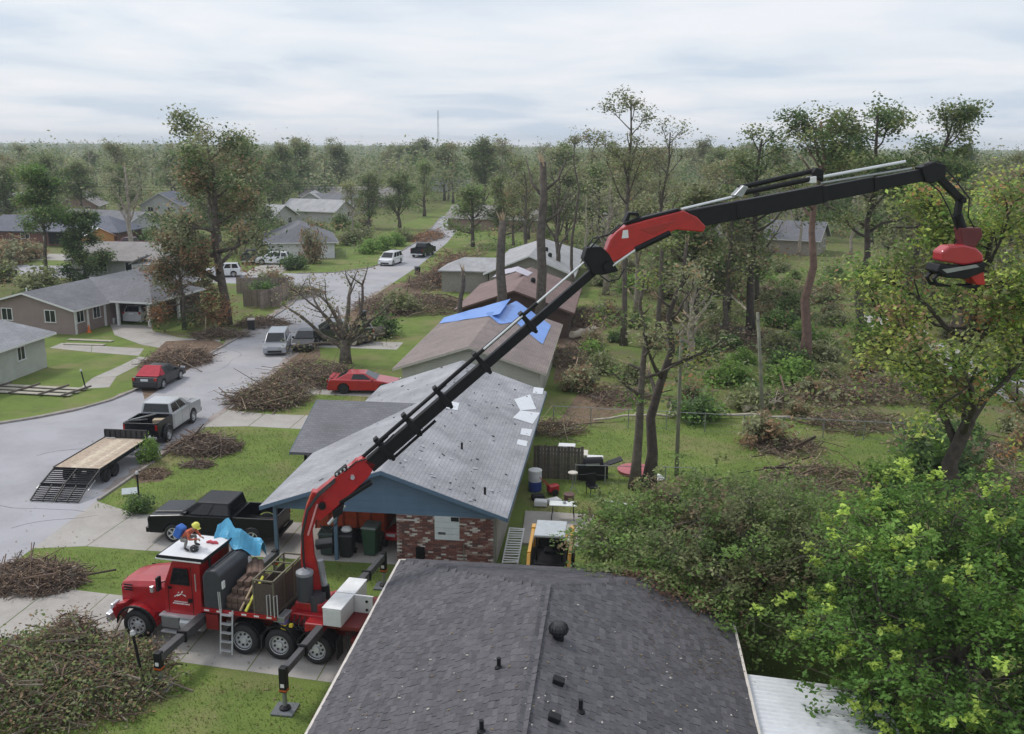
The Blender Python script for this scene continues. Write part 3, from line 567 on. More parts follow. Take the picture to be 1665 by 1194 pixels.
wh = house('white_house', 'white house with grey hip roof and garage beside the corner lawn', (-46.4, 135.9, 0), R(20), 9.6, 15, 2.7, 2.1, siding_mat('white_siding', (.74, .75, .77)), shingle_mat('roof_wh', (.13, .13, .15), (.16, .16, .18), (.1, .1, .115)), WHITE, .6, hip=(4.2, 4.2), wins=(('e', 3, .8, 1, 1.2), ('e', 5.5, .8, .8, 1.5), ('e', 8.5, .8, 1, 1.2)), door=('s', -2.3, 3.6, 2.2))
MB().box(4.82, 4.9, .2, 14.8, 0, .7).build('brick_base', M('brown_brick', (.1, .06, .05)), wh)
bhL = house('brick_ranch_house', 'brick ranch house with blue slate roof and porch at far end of drive', (-97, 112, 0), R(4), 9, 25, 2.6, 2., M('red_brick_wall', (.20, .095, .08), .85, var=.3, scale=6), RF_BLUE, M('dark_trim', (.06, .06, .07), .5), .6, hip=(4, 4))
bhL.rotation_euler = (0, 0, R(-88)); bhL.location = (-106, 150.5, 0)
for u in (4, 9.5): window(bhL, (4.5, u, 1.1), R(90), 1.4, 1.1)
MB().box(4.5, 4.6, 13.5, 20, .3, 2.3).build('porch_shade_panel', DARK, bhL)  # flat near-black panel on the wall; the porch's shade is put into its colour
for u in (13.5, 20): MB().box(5.9, 6.0, u-.08, u+.08, 0, 2.4).build('post', WHITE, bhL)
MB().prism([(4.6, 13, 2.75), (4.6, 21, 2.75), (4.6, 21, 2.85), (4.6, 13, 2.85)], (1.9, 0, -.35)).build('porch_roof', RF_BLUE, bhL)
mh = house('taupe_roofed_house', 'house with a plain taupe roof behind the slate roofed one', (-60, 79.5, 0), R(-4), 9.5, 11, 2.6, 1.6, M('grey_wall', (.42, .42, .43), .8), RF_TAUPE, M('taupe_trim', (.3, .28, .27), .6), .6)
mh.rotation_euler = (0, 0, R(-86)); mh.location = (-67.5, 115.4, 0)
for u in (3.6, 7.6): window(mh, (4.75, u, 1.), R(90), 1.6, 1.2)
MB().prism([(4.8, 8.7, 2.4), (8.2, 8.7, 2.4), (8.2, 10.2, 3.2), (4.8, 10.2, 3.2)], (0, .02, -.12)).build('porch_roof', RF_TAUPE, mh); MB().box(4.8, 8, 9, 12, 0, 2.3).build('porch_wall', M('grey_wall', (.42, .42, .43)), mh)
sh = house('orange_shed', 'orange garden shed with a white metal roof', (-81.3, 142.5, 0), R(38), 4.2, 5.6, 2.3, 1.1, siding_mat('orange_siding', (.50, .24, .07)), M('white_roof', (.75, .76, .78), .4), M('shed_trim', (.3, .15, .06)), .25, cat='shed')
FARW = [M('far_wall_%d' % i, c, .8) for i, c in enumerate([(.45, .44, .43), (.3, .2, .17), (.5, .5, .52), (.34, .3, .26)])]
FARR = [RF_GREY, RF_TAUPE, RF_SLATE, RF_BLUE, RF_PALE, RF_BROWN]
def far_house(px, py, rz, W, L, wi, ri, label, rise=2.0, hip=(0, 0)):
    p = G(px, py); h = house('distant_house', label, (p[0], p[1], 0), R(rz), W, L, 2.7, rise, FARW[wi], FARR[ri], WHITE, .6, hip, wins=(('s', -W*.25, 1.3, 1, 1.1), ('s', W*.25, 1.3, 1, 1.1), ('e', L*.3, 1.3, 1, 1.1), ('e', L*.7, 1.3, 1, 1.1)), group='far houses among the trees')
    return h
far_house(235, 388, 72, 9, 20, 2, 2, 'distant house with slate roof and pale walls behind the grey snag')
far_house(262, 352, 10, 9, 12, 2, 3, 'distant gabled house with blue roof behind the leaning oak', 2.6)
far_house(462, 372, 78, 9, 15, 0, 4, 'distant house with long pale grey roof left of the white house')
far_house(505, 348, 12, 8, 12, 2, 4, 'distant tall pale house with pale roof above the white house', 2.4)
far_house(560, 361, 75, 8, 13, 0, 4, 'distant low house with pale roof in the hedge beside the street')
far_house(645, 336, 80, 10, 26, 3, 1, 'distant house with a long taupe roof in mid street trees', 2.4)
far_house(590, 348, 80, 9, 14, 0, 2, 'distant house with slate roof in front of the long taupe roof')
far_house(765, 312, 75, 9, 18, 2, 3, 'distant house with blue grey roof far up the street')
far_house(128, 352, 20, 8, 12, 1, 1, 'distant brick house with taupe gable in the left trees', 2.6)
far_house(45, 345, 85, 9, 20, 2, 4, 'distant white walled house at the far left of trees')
far_house(880, 375, 80, 9, 18, 1, 1, 'distant house with brown grey roof behind the splintered trunk')
far_house(1335, 412, 70, 9, 16, 3, 2, 'distant house with slate roof under the crane jib', 2.3)
far_house(1130, 392, 80, 9, 16, 0, 1, 'distant house with taupe roof behind bare limbs under the jib')
far_house(1250, 345, 80, 9, 18, 0, 2, 'distant house with slate roof above the jib line')
far_house(1480, 325, 80, 9, 14, 2, 4, 'distant pale house beside the pines')
# ------------------------------------------------------------------ vehicles
TYRE = M('tyre_rubber', (.018, .018, .019), .8, var=.2, scale=10); CHROME = M('chrome', (.68, .69, .71), .25, .55, var=.08); ALLOY = M('alloy', (.58, .59, .61), .35, .35, var=.1)
RIMD = M('dark_rim', (.04, .04, .045), .4, .4); UNDER = M('underbody', (.012, .012, .012), .9); CGLASS = M('car_glass', (.012, .014, .018), .06, var=.3, scale=1.)
LAMPW = M('headlamp', (.6, .62, .65), .15); LAMPR = M('tail_lamp', (.35, .01, .01), .25); PLATE = M('licence_plate', (.6, .62, .65), .5)
WCACHE = {}
def wheel_meshes(r, wd, rim, spokes):
    k = (r, wd, rim.name, spokes)
    if k in WCACHE: return WCACHE[k]
    b = MB(); h = wd/2; b.lathe([(r*.55, -h*.85), (r*.62, -h), (r*.93, -h), (r, -h*.7), (r, h*.7), (r*.93, h), (r*.62, h), (r*.55, h*.85)], 26, axis='y', cap=False)
    ty = b.mesh('wheel', TYRE, True)
    c = MB(); c.lathe([(.001, -h*.62), (r*.55, -h*.62), (r*.60, -h*.98), (r*.64, -h*1.01), (r*.64, h*.6), (.001, h*.6)], 24, axis='y', mi=0 if spokes == 0 else 1)
    if spokes:
        for j in range(spokes):
            a = 2*math.pi*j/spokes; X = Matrix.Rotation(a, 4, 'Y'); c.box(r*.1, r*.6, -h*.98, -h*.66, -r*.085, r*.085, 0, X)
        c.lathe([(.001, -h*1.0), (r*.13, -h*1.0), (r*.13, -h*.6)], 14, axis='y'); c.lathe([(r*.56, -h*1.0), (r*.64, -h*1.02), (r*.64, -h*.8), (r*.56, -h*.8)], 24, axis='y', cap=False)
    else:
        c.lathe([(.001, -h*.95), (r*.2, -h*.95), (r*.22, -h*.6)], 14, axis='y')
        for j in range(8):
            a = 2*math.pi*j/8; c.cyl((r*.38*math.cos(a), -h*.74, r*.38*math.sin(a)), (r*.38*math.cos(a), -h*.6, r*.38*math.sin(a)), r*.075, n=8, mi=1)
    rm = c.mesh('rim', [rim, RIMD], False); WCACHE[k] = (ty, rm); return WCACHE[k]
def wheel(root, x, y, r, wd=.25, rim=ALLOY, spokes=5):
    ty, rm = wheel_meshes(r, wd, rim, spokes); o = inst('wheel', ty, root, (x, y, r), (0, random.uniform(0, 1), 0) if y < 0 else (0, random.uniform(0, 1), math.pi)); inst('rim', rm, o); return o
def arch(xc, r, z0, rev=False, n=9):
    a0 = math.asin(max(-1, min(1, (z0-r[1])/r[0]))) if isinstance(r, tuple) else 0
    pts = [(xc+r[0]*math.cos(t), r[1]+r[0]*math.sin(t)) for t in np.linspace(math.pi-a0, a0, n)]
    return pts
def body_poly(x0, x1, z0, top, arches):
    """outline in x,z: along the sill from x0 to x1 with wheel arches, back over the top line"""
    p = [(x0, z0)]
    for xc, r in sorted(arches): p += arch(xc, (r*1.14, r), z0)
    p += [(x1, z0)]+top
    return p
def shell(root, name, poly, W, mat, bevel=.05, y0=None, y1=None, tuck=0., zt=0):
    b = MB(); n = len(poly); ys = (-W/2, W/2) if y0 is None else (y0, y1)
    k = lambda z: 1-(max(0, z-zt)*tuck if tuck else 0)
    vs = [(x, ys[0]*k(z), z) for x, z in poly]+[(x, ys[1]*k(z), z) for x, z in poly]
    b.add(vs, [tuple(range(n)), tuple(range(2*n-1, n-1, -1))]+[(i, n+i, n+(i+1) % n, (i+1) % n) for i in range(n)])
    for i in range(n):   # inside of arches and floor is dark
        a, c = poly[i], poly[(i+1) % n]
        if i < n and (c[0]-a[0]) > 1e-4 and max(a[1], c[1]) < .9*max(z for _, z in poly) and i < n-1 and a[1] < 1.1 and c[1] < 1.1 and i <= 20: b.m[2+i] = 1
    return b.build(name, [mat, UNDER], root, bevel=bevel)
def cabin(root, xb0, xb1, xt0, xt1, zb, zt, wb, wt, paint_, side_panes=((.06, .48), (.52, .94)), tint=CGLASS, roofm=None, name='cab', front=True, rear=True):
    """greenhouse: painted pillars and roof, each pane a piece of its own. x0 = front, x1 = rear"""
    B = [Vector((xb0, -wb, zb)), Vector((xb1, -wb, zb)), Vector((xb1, wb, zb)), Vector((xb0, wb, zb))]
    T = [Vector((xt0, -wt, zt)), Vector((xt1, -wt, zt)), Vector((xt1, wt, zt)), Vector((xt0, wt, zt))]
    b = MB(); b.add(B+T, [(0, 1, 5, 4), (1, 2, 6, 5), (2, 3, 7, 6), (3, 0, 4, 7), (4, 5, 6, 7), (3, 2, 1, 0)]); o = b.build(name, paint_, root, bevel=.05)
    def pane(nm, a, c, d, e, u0, u1, v0, v1):
        f = lambda u, v: (a*(1-u)+c*u)*(1-v)+(e*(1-u)+d*u)*v
        q = [f(u0, v0), f(u1, v0), f(u1, v1), f(u0, v1)]; n = (q[1]-q[0]).cross(q[3]-q[0]).normalized()
        cen = (B[0]+B[2]+T[0]+T[2])/4
        if n.dot(q[0]-cen) < 0: n = -n
        MB().prism([p+n*.004 for p in q], n*.008).build(nm, tint, o)
    if front: pane('windscreen', B[3], B[0], T[0], T[3], .05, .95, .08, .93)
    if rear: pane('rear_window', B[1], B[2], T[2], T[1], .08, .92, .12, .9)
    for u0, u1 in side_panes:
        pane('side_window', B[0], B[1], T[1], T[0], u0, u1, .1, .88); pane('side_window', B[3], B[2], T[2], T[3], u0, u1, .1, .88)
    if roofm: MB().box(min(xt0, xt1)+.04, max(xt0, xt1)-.04, -wt+.04, wt-.04, zt+.001, zt+.012).build('roof', roofm, o)
    return o
def lights(root, xf, xr, w_, zf, zr, fw=.34, fh=.16, rh=.22, rw=.2):
    for s in (-1, 1):
        MB().box(xf-.05, xf+.015, s*(w_-.06)-(fw if s > 0 else 0), s*(w_-.06)+(fw if s < 0 else 0), zf, zf+fh).build('headlight', LAMPW, root, bevel=.02)
        MB().box(xr-.015, xr+.05, s*(w_-.02)-(rw if s > 0 else 0), s*(w_-.02)+(rw if s < 0 else 0), zr, zr+rh).build('tail_light', LAMPR, root, bevel=.02)
def mirrors(root, x, y, z, m):
    for s in (-1, 1): MB().box(x-.07, x+.07, s*y if s > 0 else -y-.2, s*y+.2 if s > 0 else -y, z, z+.16).build('mirror', m, root, bevel=.03)
def doors(root, xs, W, z0, z1, hz, m):
    for s in (-1, 1):
        for x in xs: MB().box(x-.008, x+.008, s*W/2-.004 if s > 0 else -W/2-.004, s*W/2+.004 if s > 0 else -W/2+.004, z0, z1).build('door_gap', UNDER, root)
        for x in xs[1:]: MB().box(x+.1, x+.26, s*(W/2+.012)-.012, s*(W/2+.012)+.012, hz, hz+.035).build('door_handle', m, root)
def pickup(name, label, loc, rz, pm, W=1.98, bed=1.0, rim=ALLOY, group=None, dually=False, bedm=None, r=.43, hoodm=None, spokes=5, sc=1.):
    t = thing(name, label, 'pickup truck', loc, rz, group); t.scale = (sc,)*3
    fx, rx = 1.78, -1.95
    top = [(2.98, .6), (3.0, 1.12), (2.9, 1.25), (1.4, 1.36), (-1.02, 1.38)]
    shell(t, 'body', body_poly(-1.02, 2.95, .42, top, [(fx, r)]), W, pm, .06)
    MB().prism([(1.45, -.62, 1.36), (2.82, -.55, 1.255), (2.82, .55, 1.255), (1.45, .62, 1.36)], (0, 0, .045)).build('hood_bulge', pm, t, bevel=.03)
    cabin(t, 1.5, -1.0, .62, -.88, 1.36, 1.96, W/2-.05, W/2-.2, pm, ((.2, .54), (.58, .95)))
    b0 = -3.02*bed if bed < 1 else -3.02
    bp = body_poly(-3.02, -1.07, .5, [(-1.07, 1.38), (-3.02, 1.38)], [(rx, r)])
    for s in (-1, 1): shell(t, 'bed_side', bp, W, bedm or pm, .03, *((W/2-.09, W/2) if s > 0 else (-W/2, -W/2+.09)))
    MB().box(-3.0, -1.08, -W/2+.09, W/2-.09, .72, .78).build('bed_floor', UNDER, t)
    MB().box(-1.14, -1.08, -W/2+.09, W/2-.09, .78, 1.38).build('bed_front', bedm or pm, t); MB().box(-3.06, -2.98, -W/2+.03, W/2-.03, .6, 1.37).build('tailgate', bedm or pm, t, bevel=.02)
    MB().box(-2.9, 2.7, -.5, .5, .35, .6).build('chassis', UNDER, t)
    MB().box(2.95, 3.12, -W/2+.03, W/2-.03, .42, .68).build('front_bumper', hoodm or BLACKM, t, bevel=.04); MB().box(-3.2, -3.06, -W/2+.06, W/2-.06, .45, .62).build('rear_bumper', CHROME if not hoodm else BLACKM, t, bevel=.03)
    gr = MB().box(2.985, 3.015, -.55, .55, .74, 1.16).build('grille', BLACKM, t)
    for z in (.84, 1.0): MB().box(3.016, 3.03, -.55, .55, z, z+.03).build('slat', CHROME, gr)
    lights(t, 3.0, -3.06, W/2, .92, .95, fh=.2, rh=.34, rw=.12); mirrors(t, 1.1, W/2-.04, 1.4, pm); doors(t, (1.25, .2, -.85), W, .5, 1.34, 1.2, pm)
    MB().box(-1.0, 1.2, -W/2-.04, -W/2+.06, .36, .42).build('side_step', BLACKM, t); MB().box(-1.0, 1.2, W/2-.06, W/2+.04, .36, .42).build('side_step', BLACKM, t)
    for s in (-1, 1):
        wheel(t, fx, s*(W/2-.13), r, .28, rim, spokes); wheel(t, rx, s*(W/2-.13+(.14 if dually else 0)), r, .28, rim, spokes)
        if dually: MB().tube([(rx+(r+.08)*math.cos(a), s*(W/2+.05), r+(r+.08)*math.sin(a)) for a in np.linspace(0, math.pi, 9)], .09, 6).build('fender_flare', bedm or pm, t)
    return t
def car(name, label, cat, loc, rz, pm, L, W, top, fx, rx, r, cab, rim=ALLOY, group=None, zf=.62, zr=.75, panes=((.06, .48), (.52, .94)), hz=.8, z0=.24, dr=(.75, -.25, -1.1), sc=1., rearm=None):
    t = thing(name, label, cat, loc, rz, group); t.scale = (sc,)*3
    shell(t, 'body', body_poly(-L/2, L/2, z0, top, [(rx, r), (fx, r)]), W, pm, .07)
    cabin(t, *cab, pm, panes); lights(t, L/2, -L/2, W/2, zf, zr); mirrors(t, cab[0]-.35, W/2-.08, cab[4]-.02, pm); doors(t, dr, W, z0+.1, cab[4]-.02, hz, pm)
    MB().box(L/2-.02, L/2+.03, -W*.3, W*.3, .32, .5).build('grille', BLACKM, t); MB().box(-L/2-.02, -L/2+.01, -.26, .26, zr-.02, zr+.13).build('licence_plate', PLATE, t)
    MB().box(-L/2-.04, -L/2+.06, -W/2+.08, W/2-.08, .3, .5).build('bumper', pm, t, bevel=.03)
    for s in (-1, 1):
        for x in (fx, rx): wheel(t, x, s*(W/2-.11), r, .22, rim)
    return t
def sedan(name, label, loc, rz, pm, cat='car', **k):
    return car(name, label, cat, loc, rz, pm, 4.6, 1.8, [(2.26, .52), (2.2, .68), (1.1, .92), (-1.45, .98), (-2.18, .96), (-2.28, .6)], 1.4, -1.32, .33, (1.15, -1.65, .35, -1.0, .93, 1.43, .82, .6), **k)
def suv(name, label, loc, rz, pm, cat='suv', **k):
    return car(name, label, cat, loc, rz, pm, 4.75, 1.9, [(2.34, .6), (2.3, .9), (1.15, 1.08), (-2.3, 1.12), (-2.36, .7)], 1.45, -1.4, .37, (1.3, -2.3, .45, -1.95, 1.07, 1.72, .87, .68), panes=((.1, .38), (.42, .66), (.7, .93)), zf=.75, zr=.95, **k)
def van(name, label, loc, rz, pm, **k):
    return car(name, label, 'van', loc, rz, pm, 5.0, 1.98, [(2.48, .5), (2.42, .82), (1.55, 1.08), (-2.42, 1.12), (-2.5, .7)], 1.55, -1.5, .35, (1.75, -2.4, .75, -2.2, 1.05, 1.78, .92, .75), panes=((.12, .36), (.4, .66), (.7, .95)), zf=.7, zr=.95, **k)
PBLACK = M('paint_black', (.008, .0085, .012), .28, var=.06, scale=1.5, spec=.32); PSILV = paint('paint_silver', (.42, .43, .45)); PWHITE = paint('paint_white', (.72, .73, .75)); PRED = paint('paint_red', (.42, .012, .018)); PDARK = M('paint_dark_grey', (.016, .016, .019), .3, var=.06); PNAVY = paint('paint_navy', (.02, .024, .045)); PMAR = paint('paint_maroon', (.11, .012, .018)); PTEAL = paint('paint_teal', (.22, .36, .36)); POLIVE = paint('paint_olive', (.035, .04, .03))
random.seed(2)
# black pickup on the drive, nose to the street
bp_ = pickup('pickup_truck', 'black pickup truck with open bed on the concrete drive by the carport', (-16.75, 36.85, .012), R(180)-.01, PBLACK, W=2.02, r=.44, hoodm=PBLACK, sc=.93)
# red strap load in its bed
lo = tag(MB().tube([(-.2, -.3, 0), (.2, .0, .1), (.5, .2, .02)], .06, 6).build('cargo_strap', M('strap_red', (.25, .03, .02)), loc=(-14.6, 36.8, .8)), 'dark red cargo strap lying in the bed of black pickup', 'strap')
# towing pickup and trailer
sp = pickup('pickup_truck', 'silver pickup with black flatbed hitched to the flatbed trailer on the street', (-26.25, 51.25, .004), R(90)+.03, PSILV, W=2.0, dually=True, bedm=PBLACK, r=.44, spokes=0)
bx = thing('storage_box', 'tan storage box in the bed of the silver pickup', 'box', (-25.75, 49.6, .8), .2)
MB().box(-.3, .3, -.22, .22, 0, .38).build('body', M('tan_box', (.42, .33, .22), .7), bx, bevel=.03); MB().box(-.31, .31, -.23, .23, .385, .44).build('lid', M('tan_box', (.42, .33, .22)), bx, bevel=.02)
for i, (a, b_) in enumerate((((-26.9, 48.6, 1.42), (-26.1, 50.0, 1.42)), ((-27.0, 48.4, 1.42), (-26.6, 49.9, 1.1)))):
    tag(MB().bar(a, b_, .1, .06).build('metal_bar', GREYM), ('grey steel bar lying across the bed of the silver pickup', 'shorter grey steel bar in the bed of the silver pickup')[i], 'bar')
tl_ = thing('flatbed_trailer', 'flatbed trailer with plank deck and lowered black mesh ramps', 'trailer', (-26.15, 41.9, .004), R(90)+.02)
WOODT = [M('deck_plank_%d' % i, c, .85, var=.25, scale=5) for i, c in enumerate([(.50, .40, .30), (.42, .33, .25), (.56, .47, .36), (.46, .37, .29)])]
for k in range(12):
    y = -1.16+k*.195; MB().box(0, 4.85, y, y+.185, .90+random.uniform(0, .008), .95).build('plank', WOODT[random.randrange(4)], tl_)
for y in (-1.22, 1.2): MB().box(-.05, 4.95, y, y+.06, .78, .97).build('side_rail', BLACKM, tl_)
for k in range(5): MB().box(.1+k*1.15, .2+k*1.15, -1.16, 1.18, .78, .895).build('cross_member', BLACKM, tl_)
for s in (-.5, .5): MB().box(.0, 5.9, s-.06, s+.06, .6, .78).build('frame_rail', BLACKM, tl_)
hb = MB().box(4.9, 4.96, -1.2, 1.2, .97, 1.42).build('headboard', M('mesh_black', (.03, .03, .033), .6), tl_)
for k in range(9): MB().box(4.86, 4.9, -1.2+k*.295, -1.16+k*.295, .97, 1.38).build('stake', BLACKM, hb)
MB().box(5.15, 5.7, -.75, .75, .78, 1.15).build('tool_box', M('tool_box_black', (.02, .02, .022), .4), tl_, bevel=.03); MB().box(5.2, 5.6, -.25, .35, 1.152, 1.17).build('white_sheet', WHITE, tl_)
for s in (-1, 1): MB().bar((4.95, s*1.0, .75), (6.3, s*.1, .62), .1, .12).build('tongue', BLACKM, tl_)
MB().cyl((6.2, 0, .6), (6.5, 0, .6), .08).build('coupler', GREYM, tl_)
for x in (.75, 1.6):
    for s in (-1, 1): wheel(tl_, x, s*.98, .36, .22, RIMD, 0)
def grate(x0, z0, x1, z1, ya, yb, nm):
    o = bpy.data.objects.new(nm, None); COL.objects.link(o); o.parent = tl_
    for y in (ya, yb, (ya+yb)/2): MB().bar((x0, y, z0), (x1, y, z1), .05, .06).build('runner', BLACKM, o)
    n = 8
    for k in range(n+1):
        f = k/n; MB().bar((x0+(x1-x0)*f, ya, z0+(z1-z0)*f+.012), (x0+(x1-x0)*f, yb, z0+(z1-z0)*f+.012), .035, .05).build('rung', BLACKM, o)
    return o
grate(-.06, .93, -1.25, .55, -1.18, 1.18, 'dovetail'); grate(-1.28, .53, -2.25, .06, -1.18, -.05, 'ramp'); grate(-1.28, .53, -2.25, .06, .05, 1.18, 'ramp')
MB().bar((-1.26, -1.22, .52), (-1.26, 1.22, .52), .08, .1).build('hinge_bar', BLACKM, tl_)
for s in (-1, 1): MB().bar((-.7, s*1.25, .6), (-1.5, s*1.3, .35), .05, .05).build('ramp_spring', GREYM, tl_)
# the other cars
sd = sedan('sedan', 'black sedan with red cover over its boot parked at left kerb', (-31.85, 62.0, .004), R(91), PDARK)
rcov = MB(); rcov.prism([(-1.0, -.62, 1.46), (-1.72, -.82, 1.0), (-1.72, .82, 1.0), (-1.0, .62, 1.46)], (-.03, 0, .05)); rcov.prism([(-.75, -.6, 1.455), (-1.0, -.62, 1.46), (-1.0, .62, 1.46), (-.75, .6, 1.455)], (0, 0, .06)); rcov.prism([(-1.7, -.85, 1.0), (-2.0, -.8, .985), (-2.0, .75, .985), (-1.7, .85, 1.0)], (0, 0, .05))
rcov.prism([(-1.0, -.66, 1.43), (-1.62, -.86, 1.02), (-1.35, -.9, .9), (-.95, -.86, .98)], (0, .05, .04))
cv = rcov.build('car_cover', M('red_cloth', (.42, .03, .05), .8, var=.2, scale=5), loc=(-31.85, 62.0, .004), rot=(0, 0, R(91)), bevel=.03); tag(cv, 'red cloth cover stretched over the black sedan rear window', 'cover')
van('minivan', 'silver minivan facing the camera on the street beside the dark car', (-27.6, 73.9, .004), R(-76), paint('paint_grey_silver', (.3, .31, .34)), sc=.92)
sedan('sedan', 'dark car parked close beside the silver minivan', (-25.75, 75.6, .004), R(-80), PDARK)
ms = car('coupe', 'red coupe parked on the drive behind the grey roof', 'car', (-17.1, 62.0, .012), R(6), PRED, 4.8, 1.9, [(2.38, .5), (2.32, .72), (.95, .96), (-1.5, 1.0), (-2.2, 1.02), (-2.36, .66)], 1.45, -1.3, .35, (1.0, -1.9, .1, -1.05, .95, 1.38, .86, .62), rim=RIMD, panes=((.12, .62),))
MB().box(-2.3, -2.05, -.75, .75, 1.06, 1.1).build('spoiler', PRED, ms)
pickup('pickup_truck', 'dark olive pickup behind the splintered snag tree', (-23.7, 77.4, .012), R(200), POLIVE)
van('van', 'white van driving towards the camera on the far street', (-32.0, 131.7, .004), R(-97), PWHITE)
pickup('pickup_truck', 'black pickup parked against the brush far up the street', (-29.6, 142.8, .004), R(82), PBLACK)
suv('suv', 'dark blue suv parked beyond the brush beside the pale roof', (-19.6, 123.9, .012), R(4), PNAVY)
suv('suv', 'white suv parked at the white house garage', (-48.2, 129.1, .012), R(190), PWHITE)
pickup('pickup_truck', 'dark green pickup beside the white suv at the garage', (-51.8, 130.3, .012), R(100), POLIVE)
jp = suv('off_road_car', 'white boxy four wheel drive behind the wooden fence', (-50.0, 115.7, .012), R(200), PWHITE, cat='car')
pickup('pickup_truck', 'black and silver pickup in front of the brick ranch house', (-88.2, 132.2, .012), R(190), PNAVY)
pickup('pickup_truck', 'maroon pickup in front of the orange shed', (-76.7, 143.0, .012), R(187), PMAR)
sedan('sedan', 'pale teal car below the orange shed', (-77.7, 136.1, .012), R(195), PTEAL)
suv('suv', 'silver suv under the tan house carport', (-44.8, 85.4, .012), R(86), PSILV)
# ------------------------------------------------------------------ the red crane truck (local x runs to the rear from the front axle, near side is -y)
TRA = R(-6.5); TR0 = (-15.8, 29.22)
RED = M('truck_red', (.36, .011, .016), .36, var=.2, scale=2.2, coat=.4); GREYP = M('dark_grey_plastic', (.045, .048, .055), .5, var=.12); BARK = M('wet_timber', (.13, .085, .065), .9, var=.35, scale=5, bump=.5); STEEL = M('outrigger_grey', (.085, .085, .09), .5, .2, var=.2); TBOX = M('tool_box_white', (.62, .64, .62), .4, var=.07)
tk = thing('crane_truck', 'red heavy truck with folding crane, timber load and white tool boxes', 'crane truck', (TR0[0], TR0[1], .012), TRA)
for s in (-1, 1): MB().box(-.8, 7.9, s*.43-.05, s*.43+.05, .72, 1.02).build('frame_rail', M('frame_red', (.14, .012, .012), .5), tk)
for x, rr in ((0, .53), (4.0, .53), (5.3, .53), (6.6, .53)):
    MB().cyl((x, -.9, .55), (x, .9, .55), .09).build('axle', UNDER, tk)
    for s in (-1, 1): wheel(tk, x, s*1.03, rr, .34 if x == 0 else .5, ALLOY, 0)
# hood, fenders, grille
hd = MB(); secs = [(-.88, .62, 1.0, 1.72), (-.8, .74, .95, 1.86), (-.3, .82, .95, 1.98), (.45, .92, .98, 2.1), (1.12, .98, 1.0, 2.18)]
for i, (x, w_, z0, z1) in enumerate(secs):
    hd.v += [(x, -w_, z0), (x, -w_, z1-.22), (x, -w_*.86, z1-.05), (x, -w_*.45, z1), (x, w_*.45, z1), (x, w_*.86, z1-.05), (x, w_, z1-.22), (x, w_, z0)]
for i in range(len(secs)-1):
    for j in range(7): hd.f.append((i*8+j, i*8+j+1, i*8+9+j, i*8+8+j)); hd.m.append(0)
hd.f += [tuple(range(8)), tuple(range(39, 31, -1))]; hd.m += [0, 0]
hood = hd.build('hood', RED, tk, bevel=.03)
gl = MB().box(-.93, -.885, -.56, .56, 1.02, 1.66).build('grille', BLACKM, tk)
for k in range(7): MB().box(-.955, -.932, -.54, .54, 1.06+k*.085, 1.09+k*.085).build('slat', CHROME, gl)
for s in (-1, 1):
    for k in range(3): MB().box(-.62, -.3, s*.845 - .012, s*.845+.012, 1.62+k*.09, 1.665+k*.09).build('louvre', BLACKM, hood)
    f = MB(); pr = []; n = 13
    for i in range(n):
        a = math.pi*1.0*i/(n-1); pr.append((.70*math.cos(math.pi-a)*1.06, .55+.70*math.sin(a)*1.0))
    inn = [(x*.9, .55+(z-.55)*.9) for x, z in pr]
    for (a, b, ia, ib) in zip(pr[:-1], pr[1:], inn[:-1], inn[1:]):
        ya, yb = (s*.72, s*1.2); q = [(a[0], ya, a[1]), (b[0], ya, b[1]), (ib[0], ya, ib[1]), (ia[0], ya, ia[1])]; f.prism(q, (0, yb-ya, 0))
    f.prism([(-.95, s*.6, 1.05), (-.74, s*.6, .55), (-.74, s*.6, 1.2), (-.4, s*.6, 1.3)], (0, s*.58, 0))
    fo = f.build('fender', RED, tk, bevel=.02)
    MB().box(-.98, -.86, s*.98-.2, s*.98+.2, 1.0, 1.2).build('headlight', LAMPW, tk, bevel=.03)
    fl = MB(); fl.tube([(x*.97, s*1.2, .55+(z-.55)*.97) for x, z in pr], .045, 6); fl.build('fender_lip', BLACKM, fo)
MB().prism([(-1.2, -1.15, .5), (-1.28, -.8, .5), (-1.28, .8, .5), (-1.2, 1.15, .5), (-1.0, 1.2, .5), (-1.0, -1.2, .5)], (0, 0, .32)).build('bumper', CHROME, tk, bevel=.03)
for s in (-1, 1): MB().box(.5, .62, s*.98-.06, s*.98+.06, 1.72, 1.95).build('air_intake', CHROME, tk, bevel=.02)
